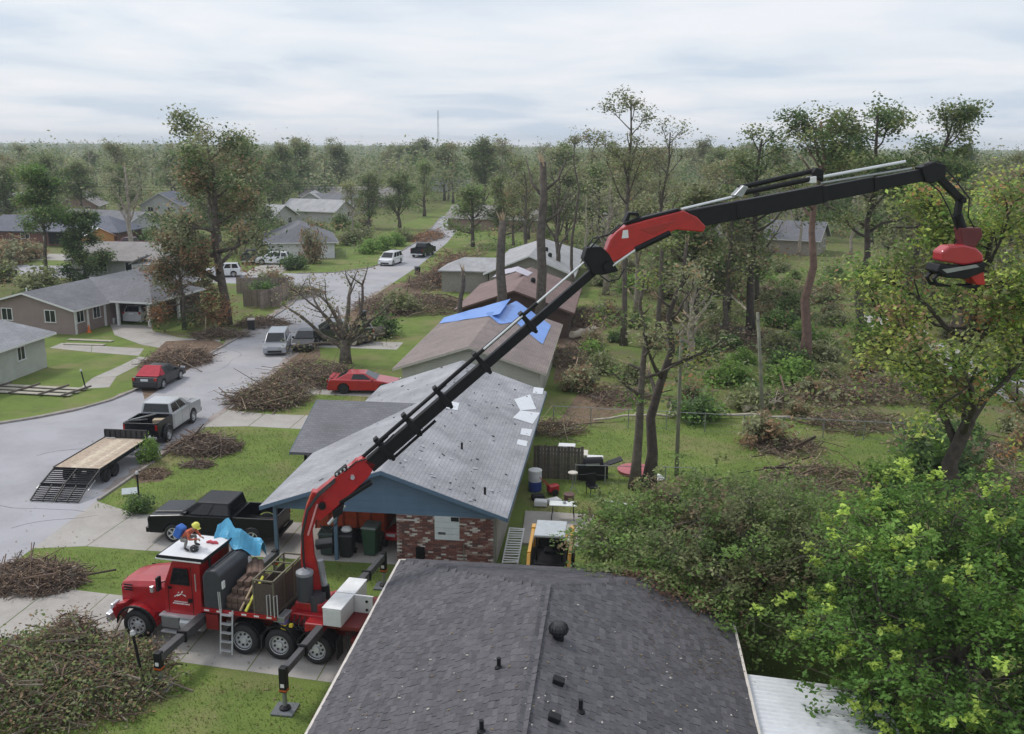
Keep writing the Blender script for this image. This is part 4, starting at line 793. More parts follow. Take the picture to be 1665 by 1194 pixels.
# cab
cb = MB(); w0, w1 = 1.04, .98
cbv = [(1.05, 1.0), (1.05, 2.12), (1.36, 2.92), (1.5, 3.03), (2.3, 3.05), (2.4, 2.95), (2.42, 1.0)]
cb.add([(x, -(w0 if z < 2.2 else w1-(.06 if z > 2.98 else 0)), z) for x, z in cbv]+[(x, (w0 if z < 2.2 else w1-(.06 if z > 2.98 else 0)), z) for x, z in cbv],
       [tuple(range(7)), tuple(range(13, 6, -1))]+[(i, 7+i, 7+(i+1) % 7, (i+1) % 7) for i in range(7)])
cab_ = cb.build('cab', RED, tk, bevel=.05, seg=3)
ws = MB(); ws.prism([(1.09, -.9, 2.2), (1.355, -.86, 2.88), (1.355, .86, 2.88), (1.09, .9, 2.2)], (-.012, 0, .004)); ws.build('windscreen', CGLASS, cab_)
for s in (-1, 1):
    y = s*1.0
    MB().prism([(1.27, y, 2.14), (1.45, y, 2.74), (1.98, y, 2.74), (2.02, y, 2.14)], (0, s*.042, 0)).build('window_seal', BLACKM, cab_, bevel=.012)
    MB().prism([(1.33, s*1.0435, 2.19), (1.48, s*1.0435, 2.69), (1.93, s*1.0435, 2.69), (1.96, s*1.0435, 2.19)], (0, s*.006, 0)).build('side_window', CGLASS, cab_)
    MB().box(1.2, 1.215, min(s*1.03, s*1.046), max(s*1.03, s*1.046), 1.1, 2.1).build('door_gap', UNDER, cab_); MB().box(2.1, 2.115, min(s*1.03, s*1.046), max(s*1.03, s*1.046), 1.1, 2.85).build('door_gap', UNDER, cab_)
    MB().box(1.95, 2.08, min(s*1.04, s*1.08), max(s*1.04, s*1.08), 1.55, 1.68).build('door_handle', BLACKM, cab_); MB().box(1.24, 1.34, min(s*1.04, s*1.07), max(s*1.04, s*1.07), 1.98, 2.06).build('door_handle', BLACKM, cab_)
    MB().cyl((2.27, s*1.07, 2.0), (2.27, s*1.07, 2.62), .018, n=8).build('grab_rail', CHROME, cab_)
    m_ = MB(); m_.box(1.0, 1.1, min(s*1.2, s*1.42), max(s*1.2, s*1.42), 2.0, 2.5); m_.build('mirror', BLACKM, cab_, bevel=.03)
    MB().bar((1.1, s*1.0, 2.2), (1.06, s*1.25, 2.25), .03, .03).build('mirror_arm', BLACKM, cab_)
# white emblem and two lines of lettering on the doors
WDEC = M('white_decal', (.8, .8, .8), .4)
for s in (-1, 1):
    y = s*1.047; e = MB()
    for poly in ([(1.46, 1.72), (1.54, 1.80), (1.60, 1.79), (1.56, 1.72), (1.52, 1.74)], [(1.54, 1.76), (1.68, 1.84), (1.72, 1.82), (1.60, 1.74)], [(1.68, 1.84), (1.72, 1.92), (1.77, 1.95), (1.74, 1.86)], [(1.72, 1.82), (1.84, 1.80), (1.88, 1.74), (1.84, 1.75), (1.78, 1.78)], [(1.50, 1.72), (1.42, 1.68), (1.46, 1.76)], [(1.56, 1.84), (1.60, 1.90), (1.63, 1.86)]):
        e.prism([(a, y, b) for a, b in poly], (0, s*.003, 0))
    e.build('emblem', WDEC, cab_)
    for x0, x1, z, h in ((1.42, 1.90, 1.52, .035), (1.36, 1.98, 1.44, .05)):
        l = MB(); x = x0; random.seed(int(z*100))
        while x < x1: d = random.uniform(.02, .045); l.box(x, x+d, min(y, y+s*.003), max(y, y+s*.003), z+random.choice((0, 0, .008)), z+h); x += d+.014
        kindset(l.build('lettering', WDEC, cab_), 'stuff')
# white roof rack over the cab
pf = MB().box(.98, 2.66, -1.14, .72, 3.14, 3.19).build('roof_platform', M('platform_white', (.70, .70, .72), .45, var=.08), tk)
for a in ((.98, 2.66, -1.17, -1.142, 3.1, 3.22), (.98, 2.66, .722, .75, 3.1, 3.2), (.95, .978, -1.17, .75, 3.12, 3.2), (2.662, 2.69, -1.17, .75, 3.1, 3.22)): MB().box(*a).build('edge_rail', BLACKM, pf)
MB().box(.92, 2.6, -1.2, -1.172, 3.08, 3.12).build('light_bar', WHITE, pf)
for s in (-.8, .8): MB().box(1.5, 1.6, s-.04, s+.04, 3.03, 3.138).build('bracket', BLACKM, pf); MB().box(2.66, 2.72, s-.04, s+.04, 1.6, 3.138).build('strut', BLACKM, pf)
# tanks and step under the cab
for s in (-1, 1):
    MB().cyl((1.65, s*.95, .78), (2.4, s*.95, .78), .27, n=18).build('fuel_tank', ALLOY, tk); MB().box(.95, 1.6, min(s*.7, s*1.18), max(s*.7, s*1.18), .6, 1.0).build('battery_box', GREYM, tk, bevel=.02)
    MB().box(.92, 2.5, min(s*.95, s*1.24), max(s*.95, s*1.24), 1.03, 1.08).build('step', ALLOY, tk); MB().box(.92, 1.7, min(s*1.0, s*1.22), max(s*1.0, s*1.22), .42, .46).build('step', ALLOY, tk)
# dark grey cabinet behind the cab
cn_ = MB(); pr = [(2.62, 1.5), (2.62, 2.62), (2.74, 2.86), (3.12, 2.9), (3.28, 2.72), (3.32, 1.5)]
cn_.prism([(x, -1.22, z) for x, z in pr], (0, 2.1, 0)); cbt = cn_.build('cabinet', GREYP, tk, bevel=.06, seg=3)
for k in range(4): MB().box(2.85+k*.09, 2.9+k*.09, -1.0, .6, 2.9-.0-k*.045, 2.935-k*.03).build('roof_rib', GREYP, cbt)
MB().box(3.3, 3.34, -1.18, -1.02, 2.25, 2.5).build('label_plate', WHITE, cbt); MB().box(3.3, 3.34, .62, .8, 2.3, 2.6).build('label_plate', WHITE, cbt)
# bed
MB().box(2.56, 5.25, -1.22, 1.22, 1.36, 1.5).build('bed', M('bed_dark', (.05, .035, .03), .8), tk)
for s in (-1, 1):
    sr = MB().box(2.56, 5.25, min(s*1.222, s*1.26), max(s*1.222, s*1.26), 1.4, 1.54).build('side_rail', RED, tk)
    for k in range(6): MB().box(2.65+k*.45, 2.83+k*.45, min(s*1.261, s*1.266), max(s*1.261, s*1.266), 1.44, 1.50).build('reflector', WHITE, sr)
for s in (-1, 1): MB().box(2.65, 3.1, min(s*.7, s*1.2), max(s*.7, s*1.2), .75, 1.3).build('hydraulic_box', M('box_red', (.2, .012, .012), .5), tk)
ld = thing('ladder', 'aluminium step ladder hung on the side of the truck bed', 'ladder', (0, 0, 0)); ld.parent = None
XT = Matrix.Translation((TR0[0], TR0[1], .012)) @ Matrix.Rotation(TRA, 4, 'Z')
def place(o, x, y, z, rz=0): o.location = XT @ Vector((x, y, z)); o.rotation_euler = (0, 0, TRA+rz); return o
place(ld, 3.3, -1.3, .1)
for x in (0, .42): MB().bar((x, -.22, 0), (x, -.02, 1.5), .05, .03).build('stile', ALLOY, ld)
for k in range(5): MB().box(.02, .40, -.22+k*.04-.06, -.22+k*.04+.06, .12+k*.3, .15+k*.3).build('rung', ALLOY, ld)
for x in (0.0, -.06): MB().tube([(x, .0, 1.4), (x-.02, .0, 2.1)], .018, 6).build('hand_rail', ALLOY, ld)
# timber cribbing
random.seed(8)
for k, (x, y, z, L_, ang_) in enumerate([(3.42+.22*(i % 5), -.98+.0*i, 1.5+.2*(i//5), 1.7, 0) for i in range(10)]+[(3.5+.24*i, -.75, 1.9, 1.4, 0) for i in range(4)]+[(3.6+.26*i, -.55, 2.1, 1.2, 0) for i in range(2)]):
    o = MB().box(-.1, .1, 0, L_, 0, .19).build('timber_block', BARK, bevel=.02); place(o, x, y+random.uniform(-.06, .06), z, random.uniform(-.03, .03))
    tag(o, 'brown timber block on the truck bed, %s' % ('bottom row' if k < 5 else 'second row' if k < 10 else 'third row' if k < 14 else 'top row')+', '+('first', 'second', 'third', 'fourth', 'fifth')[k % 5 if k < 10 else (k-10) % 4]+' from the cabinet', 'timber', 'timber blocks stacked on the truck bed')
for k in range(3):
    o = MB().cyl((0, 0, 0), (0, 1.2, 0), .13, n=10).build('log', BARK); place(o, 3.75+k*.2, -.1, 2.28+.05*(k % 2), .5); tag(o, ('short log on the timber stack nearest the dark cabinet', 'short log in the middle of three on the timber stack', 'short log on the timber stack nearest the mesh cage')[k], 'log', 'logs on the truck bed')
for k, (c, lab, x) in enumerate((((.62, .60, .08), 'yellow pole leaning on the timber load of the truck', 4.28), ((.5, .38, .26), 'pale wooden handle leaning beside the yellow pole', 4.08))):
    o = MB().bar((-.15, 0, 0), (.15, .75, .95), .09 if k == 0 else .05, .05).build('pole', M('pole_%d' % k, c, .5)); place(o, x, -1.2, 1.56); tag(o, lab, 'pole')
# mesh cage
cg = thing('wire_cage', 'dark rusty mesh cage on the truck bed in front of the crane', 'cage'); place(cg, 4.45, -1.18, 1.51)
CAGE = M('cage_steel', (.17, .155, .11), .6, .4, var=.3); MESHM = M('cage_mesh', (.075, .055, .045), .7, var=.3, scale=20)
for z in (0, 1.2):
    for y in (0, 2.2): MB().bar((0, y, z), (.7, y, z), .05, .05).build('rail', CAGE, cg)
    for x in (0, .7): MB().bar((x, 0, z), (x, 2.2, z), .05, .05).build('rail', CAGE, cg)
for y in (0, .73, 1.46, 2.2):
    for x in (0, .7): MB().bar((x, y, 0), (x, y, 1.2), .05, .05).build('upright', CAGE, cg)
    if 0 < y < 2.2: MB().bar((0, y, 1.2), (.7, y, 1.2), .04, .04).build('rail', CAGE, cg)
for y in (.02, .75, 1.48): MB().box(.69, .705, y+.02, y+.69, .03, 1.1).build('mesh_panel', MESHM, cg); MB().box(-.005, .01, y+.02, y+.69, .03, .85).build('mesh_panel', MESHM, cg)
MB().box(.02, .68, -.01, .005, .03, 1.1).build('mesh_panel', MESHM, cg)
for x in (.2, .45): MB().tube([(x+.3, -.1, .0), (x+.3, -.1, .75), (x+.42, -.1, .8), (x+.42, -.1, .05)], .018, 6).build('hand_rail', ALLOY, cg)
# rear fenders, crane base, tool boxes, tail
for x in (4.0, 5.3, 6.6):
    for s in (-1, 1):
        f = MB(); A_ = [(x+.62*math.cos(t), .55+.62*math.sin(t)) for t in np.linspace(.15, math.pi-.15, 10)]
        for a, b in zip(A_[:-1], A_[1:]): f.prism([(a[0], s*.75, a[1]), (b[0], s*.75, b[1]), (x+(b[0]-x)*1.05, s*.75, .55+(b[1]-.55)*1.05), (x+(a[0]-x)*1.05, s*.75, .55+(a[1]-.55)*1.05)], (0, s*.5, 0))
        f.build('rear_fender', BLACKM, tk)
cbase = MB(); cbase.box(5.35, 6.75, -.72, .72, 1.02, 1.45); cbase.box(6.2, 6.85, -1.22, 1.22, 1.08, 1.42); cbase.box(5.55, 6.55, -.5, .5, 1.45, 1.75); cbase.build('crane_base', RED, tk, bevel=.04)
for a, m_ in (((5.1, 5.5, -1.2, -.6, 1.3, 1.5), GREYM), ((5.32, 5.5, -1.15, -.95, .95, 1.2), M('yellow_box', (.65, .5, .04), .5)), ((5.6, 5.72, -1.12, -1.0, 1.12, 1.24), M('yellow_box', (.65, .5, .04))), ((5.28, 5.52, -1.16, -.94, 1.22, 1.34), M('purple_box', (.14, .1, .3), .5))): MB().box(*a).build('control_box', m_, tk, bevel=.02)
for nm, a in (('tool_box', (6.87, 7.5, -1.24, -.12, 1.42, 2.02)), ('tool_box', (6.87, 7.5, -.08, 1.04, 1.42, 2.02))): b_ = MB().box(*a).build(nm, TBOX, tk, bevel=.03); MB().box(a[0]-.02, a[1]+.02, a[2]-.0, a[3]+.0, 2.025, 2.06).build('lid', M('tool_lid_white', (.74, .74, .73), .4), b_, bevel=.015)
td = MB().box(7.5, 8.15, -.12, -.08, 1.42, 2.0).build('box_door', TBOX, tk); MB().box(7.5, 8.17, -.13, -.07, 2.0, 2.04).build('door_edge', WHITE, td)
for z in (1.55, 1.85): MB().cyl((7.95, -.13, z), (7.95, -.16, z), .045, n=10).build('door_latch', BLACKM, td)
MB().box(6.9, 8.05, -1.1, 1.1, 1.28, 1.4).build('rear_deck', M('frame_red', (.14, .012, .012)), tk); MB().box(7.8, 8.0, -1.2, 1.2, .85, 1.05).build('rear_beam', M('frame_red', (.14, .012, .012)), tk)
for s in (-1, 1):
    for k in range(2): MB().box(8.0, 8.04, s*(.7+.25*k)-.08, s*(.7+.25*k)+.08, .88, 1.0).build('tail_light', LAMPR, tk)
    MB().box(7.3, 7.33, min(s*.75, s*1.25), max(s*.75, s*1.25), .25, .9).build('mud_flap', TYRE, tk)
for k in range(5): MB().tube([(7.6+.05*k, -1.1+k*.05, 1.2), (7.62+.06*k, -1.14+.05*k, .7), (7.66+.05*k, -1.12+.05*k, .5)], .02, 5).build('chain', RIMD, tk)
# outriggers: beam, leg, foot pad
ORED = M('reflector_orange', (.5, .1, .02), .5)
def outrigger(x, y0, y1, zb, pad=True, th=.24):
    s = -1 if y1 < y0 else 1; o = MB().bar((x, y0, zb), (x, (y0+y1)/2, zb), th, .3).build('outrigger_beam', STEEL, tk, bevel=.015)
    MB().bar((x, (y0+y1)/2, zb), (x, y1, zb), th-.05, .24).build('inner_beam', STEEL, o, bevel=.012)
    MB().box(x-.16, x+.16, (y0+y1)/2-.04, (y0+y1)/2+.04, zb-.18, zb+.18).build('collar', BLACKM, o)
    lg = MB().box(x-.11, x+.11, y1-.11, y1+.11, .62, zb+.18).build('outrigger_leg', BLACKM, tk, bevel=.02)
    MB().cyl((x, y1, .12), (x, y1, .64), .07, n=12).build('ram_rod', GREYM, lg); MB().lathe([(.17, .06), (.17, .1), (.08, .16)], 14, (x, y1, 0)).build('foot', BLACKM, lg)
    MB().box(x-.113, x+.113, y1-.113, y1+.113, .66, .72).build('reflector', ORED, lg); MB().box(x-.06, x+.06, y1-.114, y1+.114, .8, .92).build('sticker', WHITE, lg)
    if pad:
        p = MB().box(-.34, .34, -.34, .34, 0, .05).build('outrigger_pad', M('pad_grey', (.13, .14, .155), .6)); place(p, x, y1, -.008, .1)
        tag(p, {6: 'grey plastic pad under the rear outrigger foot on the lawn', 2: 'grey plastic pad under the front outrigger beside the brush pile', 7: 'grey pad under far rear outrigger', 3: 'grey pad under far front outrigger'}[int(pad)], 'pad')
outrigger(6.75, -1.2, -3.85, 1.25, 6); outrigger(2.45, -1.0, -3.65, 1.05, 2, .3); outrigger(6.75, 1.2, 4.6, 1.25, 7); outrigger(2.45, 1.0, 4.2, 1.05, 3, .3)
# ------------------------------------------------------------------ the crane itself, in one upright plane turned towards the trees
CRA = R(17); CB = (-9.72, 28.7)
crn = bpy.data.objects.new('knuckle_boom', None); COL.objects.link(crn); crn.parent = tk
crn.matrix_parent_inverse = Matrix.Identity(4)
_m = XT.inverted() @ (Matrix.Translation((CB[0], CB[1], 0)) @ Matrix.Rotation(CRA, 4, 'Z')); crn.matrix_local = _m
def C2(px, py): return on_wall(px, py, CB, CRA)
def C3(px, py, y=0.): s, z = C2(px, py); return Vector((s, y, z))
CBLK = M('boom_black', (.009, .009, .011), .5, var=.3, scale=3, spec=.25); CRED = M('crane_red', (.42, .012, .015), .36, var=.2, scale=2.5, coat=.4)
def beam(nm, a, b, w_, h, m=CBLK, par=crn, bevel=.02):
    o = MB().bar(a, b, w_, h, up=(0, 0, 1)).build(nm, m, par, bevel=bevel); return o
def plate(nm, pix, w_, m, par=crn, bevel=.03):
    p = [C3(*q, -w_/2) for q in pix]; return MB().prism(p, (0, w_, 0)).build(nm, m, par, bevel=bevel)
def rod(nm, a, b, r, m, par=crn, n=12): return MB().cyl(a, b, r, n=n).build(nm, m, par, smooth=False)
# column
plate('column', [(488, 985), (533, 985), (530, 960), (512, 905), (508, 860), (521, 822), (528, 800), (508, 797), (498, 822), (491, 850), (489, 900), (493, 950)], .38, CRED)
for y in (-.42,):
    rod('oil_tank', C3(497, 965, y), C3(496, 925, y), .27, GREYP, n=20); rod('oil_tank', C3(518, 988, y), C3(515, 955, y), .3, GREYP, n=20)
    MB().lathe([(.29, 0), (.29, .1), (.15, .18)], 16, C3(496, 925, y)).build('tank_cap', M('cap_grey', (.22, .23, .25), .5), crn)
rod('lift_ram', C3(530, 960, -.3), C3(521, 905, -.3), .11, M('ram_grey', (.30, .31, .34), .35, .5)); rod('lift_ram', C3(533, 985, -.3), C3(529, 945, -.3), .14, CBLK)
plate('hose_guard', [(512, 882), (540, 878), (542, 886), (515, 890)], .5, CBLK)
rod('hose', C3(501, 865, -.28), C3(516, 815, -.28), .035, M('decal_pink', (.65, .3, .3), .5))
# main boom knuckle
plate('knuckle', [(505, 838), (520, 845), (548, 822), (598, 775), (612, 752), (588, 742), (560, 762), (535, 782), (512, 800)], .36, CRED)
plate('knuckle_bracket', [(540, 828), (560, 815), (556, 832), (542, 840)], .52, CBLK); rod('pivot_pin', C3(524, 818, -.34), C3(524, 818, .34), .12, CBLK); rod('pivot_pin', C3(573, 772, -.32), C3(573, 772, .32), .07, CHROME)
rod('knuckle_ram', C3(534, 850, -.12), C3(560, 820, -.12), .06, CHROME); rod('knuckle_ram', C3(552, 815, -.1), C3(604, 782, -.1), .1, CBLK)
plate('boom_clamp', [(566, 760), (580, 745), (590, 752), (576, 766)], .3, CRED); plate('valve_block', [(543, 772), (562, 756), (568, 764), (550, 778)], .34, CBLK)
for k in range(4): rod('fitting', C3(548+6*k, 768-4*k, -.2), C3(548+6*k, 768-4*k, -.26), .035, CHROME, n=8)
# telescopic boom
A0 = C3(600, 757); A1 = C3(976, 432); ax = (A1-A0).normalized(); LL = (A1-A0).length; nrm = Vector((0, 1, 0)).cross(ax); nrm = nrm if nrm.z > 0 else -nrm
cuts = [0, .075, .195, .33, .50, .70, 1.0]
for i in range(6):
    t = 1-i*.085; beam('boom_section', A0+ax*LL*cuts[i], A0+ax*LL*(cuts[i+1]+.01), .36*t, .47*t)
for i, f in enumerate(cuts[1:-1]):
    t = 1-i*.085; c = A0+ax*LL*f; o = beam('boom_collar', c-ax*.1, c+ax*.1, .44*t, .56*t); beam('ram_bracket', c+nrm*.2, c+nrm*.58, .3, .16)
    rod('collar_pin', c-nrm*(.34*t)-Vector((0, .15, 0)), c-nrm*(.34*t)+Vector((0, .15, 0)), .07, CBLK)
for i, (f0, f1) in enumerate(((.0, .20), (.075, .34), (.2, .50), (.33, .70), (.50, .98))):
    o1 = .34+.07*(i % 2)+.04*i*.5; y = -.12 if i % 2 else .08
    mid = f0+(f1-f0)*.55; rod('ram_barrel', A0+ax*LL*f0+nrm*o1+Vector((0, y, 0)), A0+ax*LL*mid+nrm*o1+Vector((0, y, 0)), .065, CBLK); rod('ram_rod', A0+ax*LL*mid+nrm*o1+Vector((0, y, 0)), A0+ax*LL*f1+nrm*o1+Vector((0, y, 0)), .04, CHROME if i > 2 else CBLK)
rod('ram_barrel', A0+ax*LL*.08-nrm*.36, A0+ax*LL*.26-nrm*.33, .05, CBLK)
# elbow and red jib arm
plate('elbow', [(946, 420), (952, 402), (975, 400), (988, 412), (1003, 440), (978, 446), (962, 446)], .42, CBLK); rod('pivot_pin', C3(985, 432, -.3), C3(985, 432, .3), .16, CBLK)
plate('elbow_cap', [(955, 408), (965, 396), (978, 404), (970, 414)], .34, M('cap_grey', (.22, .23, .25)))
plate('jib_arm', [(984, 428), (983, 408), (990, 388), (1001, 375), (1016, 366), (1060, 354), (1108, 342), (1130, 352), (1145, 368), (1140, 377), (1118, 375), (1096, 373), (1070, 385), (1048, 393), (1018, 412), (1000, 424)], .4, CRED, bevel=.04)
plate('jib_rib', [(1036, 372), (1096, 358), (1075, 374), (1055, 380)], .43, paint('crane_red_deep', (.34, .010, .012)), bevel=.01)
plate('white_plate', [(1008, 387), (1010, 374), (1018, 373), (1019, 386)], .415, WHITE, bevel=0.)
plate('jib_guard', [(1012, 362), (1020, 345), (1036, 345), (1040, 358), (1035, 350), (1023, 350), (1020, 361)], .3, CBLK); plate('jib_top', [(1016, 366), (1016, 360), (1100, 339), (1108, 342)], .3, CBLK)
for y in (-.17, .17): rod('jib_ram', C3(1030, 405, y), C3(1086, 378, y), .1, CBLK); rod('ram_rod', C3(990, 434, y), C3(1030, 406, y), .05, CHROME)
# black jib
J0 = C3(1118, 357); J1 = C3(1503, 284); ax = (J1-J0).normalized(); LL = (J1-J0).length; nrm = Vector((0, 1, 0)).cross(ax); nrm = nrm if nrm.z > 0 else -nrm
for i, (a, b) in enumerate(((0, .56), (.55, .78), (.77, 1.0))): t = 1-.14*i; beam('jib_section', J0+ax*LL*a, J0+ax*LL*b, .36*t, .62*t-.02)
for f in (.2, .56, .78): beam('jib_collar', J0+ax*LL*f-ax*.08, J0+ax*LL*f+ax*.08, .4, .54 if f < .6 else .46)
rod('ram_rod', C3(1108, 341, .05), C3(1200, 319, .05), .05, CHROME); rod('ram_barrel', C3(1196, 316, -.08), C3(1332, 288, -.08), .085, CBLK); rod('ram_barrel', C3(1202, 306, .1), C3(1326, 278, .1), .085, CBLK)
plate('ram_bracket', [(1190, 318), (1206, 301), (1214, 304), (1204, 322)], .34, GREYM); plate('ram_bracket', [(1312, 298), (1314, 288), (1324, 286), (1324, 298)], .36, WHITE); plate('ram_bracket', [(1318, 282), (1324, 272), (1336, 276), (1336, 296)], .3, CBLK)
rod('ram_rod', C3(1332, 289, 0), C3(1472, 263, 0), .055, CHROME); rod('pipe', C3(1332, 298, -.1), C3(1480, 274, -.1), .04, GREYM)
# tip, links and grapple saw
plate('jib_head', [(1492, 272), (1515, 263), (1532, 268), (1532, 288), (1512, 298), (1500, 296)], .42, CBLK)
beam('link', C3(1526, 288), C3(1563, 326), .22, .24); beam('link', C3(1561, 322), C3(1556, 352), .2, .2); rod('pivot_pin', C3(1562, 326, -.2), C3(1562, 326, .2), .1, CBLK); rod('rotator', C3(1557, 350), C3(1564, 374), .17, CBLK, n=14)
plate('rotator_link', [(1556, 370), (1590, 370), (1592, 384), (1580, 402), (1560, 402)], .4, M('dark_red', (.12, .015, .02), .5))
gp = bpy.data.objects.new('grapple_saw', None); COL.objects.link(gp); gp.parent = crn
sh_ = MB(); P_ = [(1523, 424), (1524, 408), (1536, 399), (1560, 397), (1580, 402), (1590, 412), (1592, 424), (1560, 430)]
sh_.prism([C3(*q, -.3) for q in P_], (0, .6, 0)); sh_.build('saw_housing', paint('saw_red', (.42, .025, .035)), gp, bevel=.07, seg=2)
sw = MB(); sw.prism([C3(*q, -.38) for q in [(1513, 440), (1518, 428), (1560, 432), (1592, 424), (1590, 440), (1560, 452), (1530, 450)]], (0, .76, 0)); sw.build('saw_frame', CBLK, gp, bevel=.04)
sw = MB(); sw.prism([C3(*q, -.3) for q in [(1568, 448), (1590, 432), (1594, 462), (1580, 462)]], (0, .6, 0)); sw.build('saw_motor', CRED, gp, bevel=.04)
for y in (-.2, .2):
    a = MB(); a.tube([C3(1524, 440, y), C3(1512, 452, y), C3(1518, 462, y), C3(1540, 464, y)], [.09, .08, .07, .03], 8); a.build('grapple_claw', CBLK, gp)
    a = MB(); a.tube([C3(1585, 446, y), C3(1592, 458, y), C3(1580, 466, y), C3(1560, 464, y)], [.09, .08, .07, .03], 8); a.build('grapple_claw', CBLK, gp)
MB().prism([C3(*q, -.42) for q in [(1520, 436), (1575, 428), (1580, 432), (1528, 442)]], (0, .03, 0)).build('guard_plate', GREYM, gp)
# maker's letters on the column foot
pm_ = MB(); q = C3(516, 980, -.262); k_ = .03
for u0, v0, u1, v1 in ((0, 0, 1, 6), (1, 5, 3, 6), (1, 2.5, 3, 3.5), (2.6, 3.2, 3.6, 5.4), (4.6, 0, 5.6, 6), (8.4, 0, 9.4, 6), (5.6, 4, 6.5, 5.5), (7.5, 4, 8.4, 5.5), (6.4, 3, 7.6, 4.4)): pm_.box(q.x+u0*k_, q.x+u1*k_, q.y-.004, q.y, q.z+v0*k_, q.z+v1*k_)
pm_.build('lettering', WDEC, crn)
# hydraulic hoses along the arm, at the elbow and at the base
HOSE = M('hose_black', (.012, .012, .013), .6)
def hose(pix, ys, r=.025):
    MB().tube([C3(*q, y) for q, y in zip(pix, ys)], r, 6).build('hose', HOSE, crn, smooth=True)
for k in range(3):
    o_ = .05*k; hose([(504+2*k, 985), (499+2*k, 950), (493+k, 905), (491+k, 862), (499+k, 825), (517, 798+2*k), (545, 774+2*k)], [-.27-o_, -.3-o_, -.28-o_, -.27-o_, -.26-o_, -.25-o_, -.24-o_], .022)
hose([(560, 764), (578, 748), (600, 742), (640, 704)], [-.2, -.24, -.2, -.16]); hose([(520, 850), (532, 862), (548, 846), (552, 822)], [-.2, -.26, -.26, -.2]); hose([(958, 402), (972, 384), (992, 378), (1012, 362), (1040, 352)], [-.2, -.28, -.28, -.2, -.16]); hose([(950, 410), (966, 388), (988, 384), (1010, 366)], [.1, .1, .1, .1])
hose([(972, 446), (985, 456), (1002, 452), (1012, 436)], [-.24, -.3, -.3, -.24]); hose([(1500, 268), (1522, 262), (1545, 288), (1572, 322), (1570, 352), (1585, 378)], [-.1, -.14, -.16, -.14, -.14, -.12]); hose([(1510, 294), (1532, 312), (1548, 342), (1562, 384), (1552, 402)], [.1, .14, .14, .12, .1])
for a, b in ((1100, 1200), (1338, 1478)): hose([(a, 345 if a < 1200 else 297), ((a+b)//2, 331 if a < 1200 else 287), (b, 322 if a < 1200 else 270)], [.12, .16, .12], .02)
for k in range(6):
    x0 = 5.3+.18*k; MB().tube([(x0, -.75, 1.4), (x0+.05, -1.0, 1.25-.03*k), (x0+.22, -1.02, 1.0), (x0+.4, -.85, 1.12), (x0+.5, -.6, 1.35)], .024, 6).build('hose', HOSE, tk, smooth=True)
for s_ in (-1, 1): MB().tube([(7.5, s_*.3, 1.3), (7.9, s_*.5, .95), (8.2, s_*.35, .8), (8.1, s_*.1, 1.1)], .025, 6).build('hose', HOSE, tk, smooth=True)
for s_ in (-1, 1):
    for x_ in (4.65, 5.95): MB().box(x_-.02, x_+.02, min(s_*.78, s_*1.24), max(s_*.78, s_*1.24), .3, .8).build('mud_flap', TYRE, tk)
rc_ = MB()
for k in range(5): rc_.tube([(.22*math.cos(a), .22*math.sin(a), .03+.035*k) for a in np.linspace(0, 6.28, 15)], .02, 5)
tag(place(rc_.build('rope_coil', M('rope_orange', (.45, .16, .04), .8)), 4.2, .7, 1.5), 'coil of orange rope on the truck bed by the cage', 'rope')
# things lying on the roof platform
o = MB(); o.lathe([(.02, 0), (.13, .01), (.155, .07), (.14, .14), (.08, .19), (.01, .2)], 14); hb_ = o.build('climbing_helmet', M('helmet_black', (.015, .015, .017), .35), smooth=True); place(hb_, 2.0, -.55, 3.2); tag(hb_, 'black vented helmet lying on the white cab roof platform', 'helmet')
for k in range(5):
    a = k*1.257; MB().bar((.06*math.cos(a), .06*math.sin(a), .192), (.145*math.cos(a), .145*math.sin(a), .1), .03, .02).build('vent_strip', WHITE, hb_)
o = MB(); random.seed(1); o.tube([(-.22, 0, .03), (-.1, .05, .05), (.02, -.02, .06), (.12, .04, .04), (.22, .0, .03)], [.03, .06, .05, .06, .03], 7); cl = o.build('red_cloth', M('cloth_coral', (.6, .09, .12), .8), smooth=True); place(cl, 2.25, .15, 3.19); tag(cl, 'crumpled coral red cloth on the white cab roof platform', 'cloth')
# bright blue tarp bundle behind the cabinet, on the far side
tbp = MB(); n = 14
for i in range(n+1):
    for j in range(n+1):
        u, v = i/n, j/n; x = u*1.25; top = 1.0-.75*max(0, u-.25); y = (v-.5)*.5+.12*math.sin(u*9)
        z = top-abs(v-.42)*1.25*(1-.45*u)-.07*math.sin(u*17+v*3)+.05*math.sin(v*13+u*5)
        tbp.v.append((x, y-.25*abs(v-.5), z))
for i in range(n):
    for j in range(n): tbp.f.append((i*(n+1)+j, (i+1)*(n+1)+j, (i+1)*(n+1)+j+1, i*(n+1)+j+1)); tbp.m.append(0)
o = tbp.build('tarp', M('tarp_cyan', (.10, .40, .62), .5, var=.15), normals=False); sdm = o.modifiers.new('solid', 'SOLIDIFY'); sdm.thickness = .015; place(o, 2.05, .95, 2.45, .1); o.scale = (1.3, 1.3, 1.25); tag(o, 'crumpled bright cyan tarp bundled behind the dark truck cabinet', 'tarp')
pst = MB().cyl((2.55, .95, 1.5), (2.55, .95, 3.0), .05).build('tarp_post', BLACKM, tk)
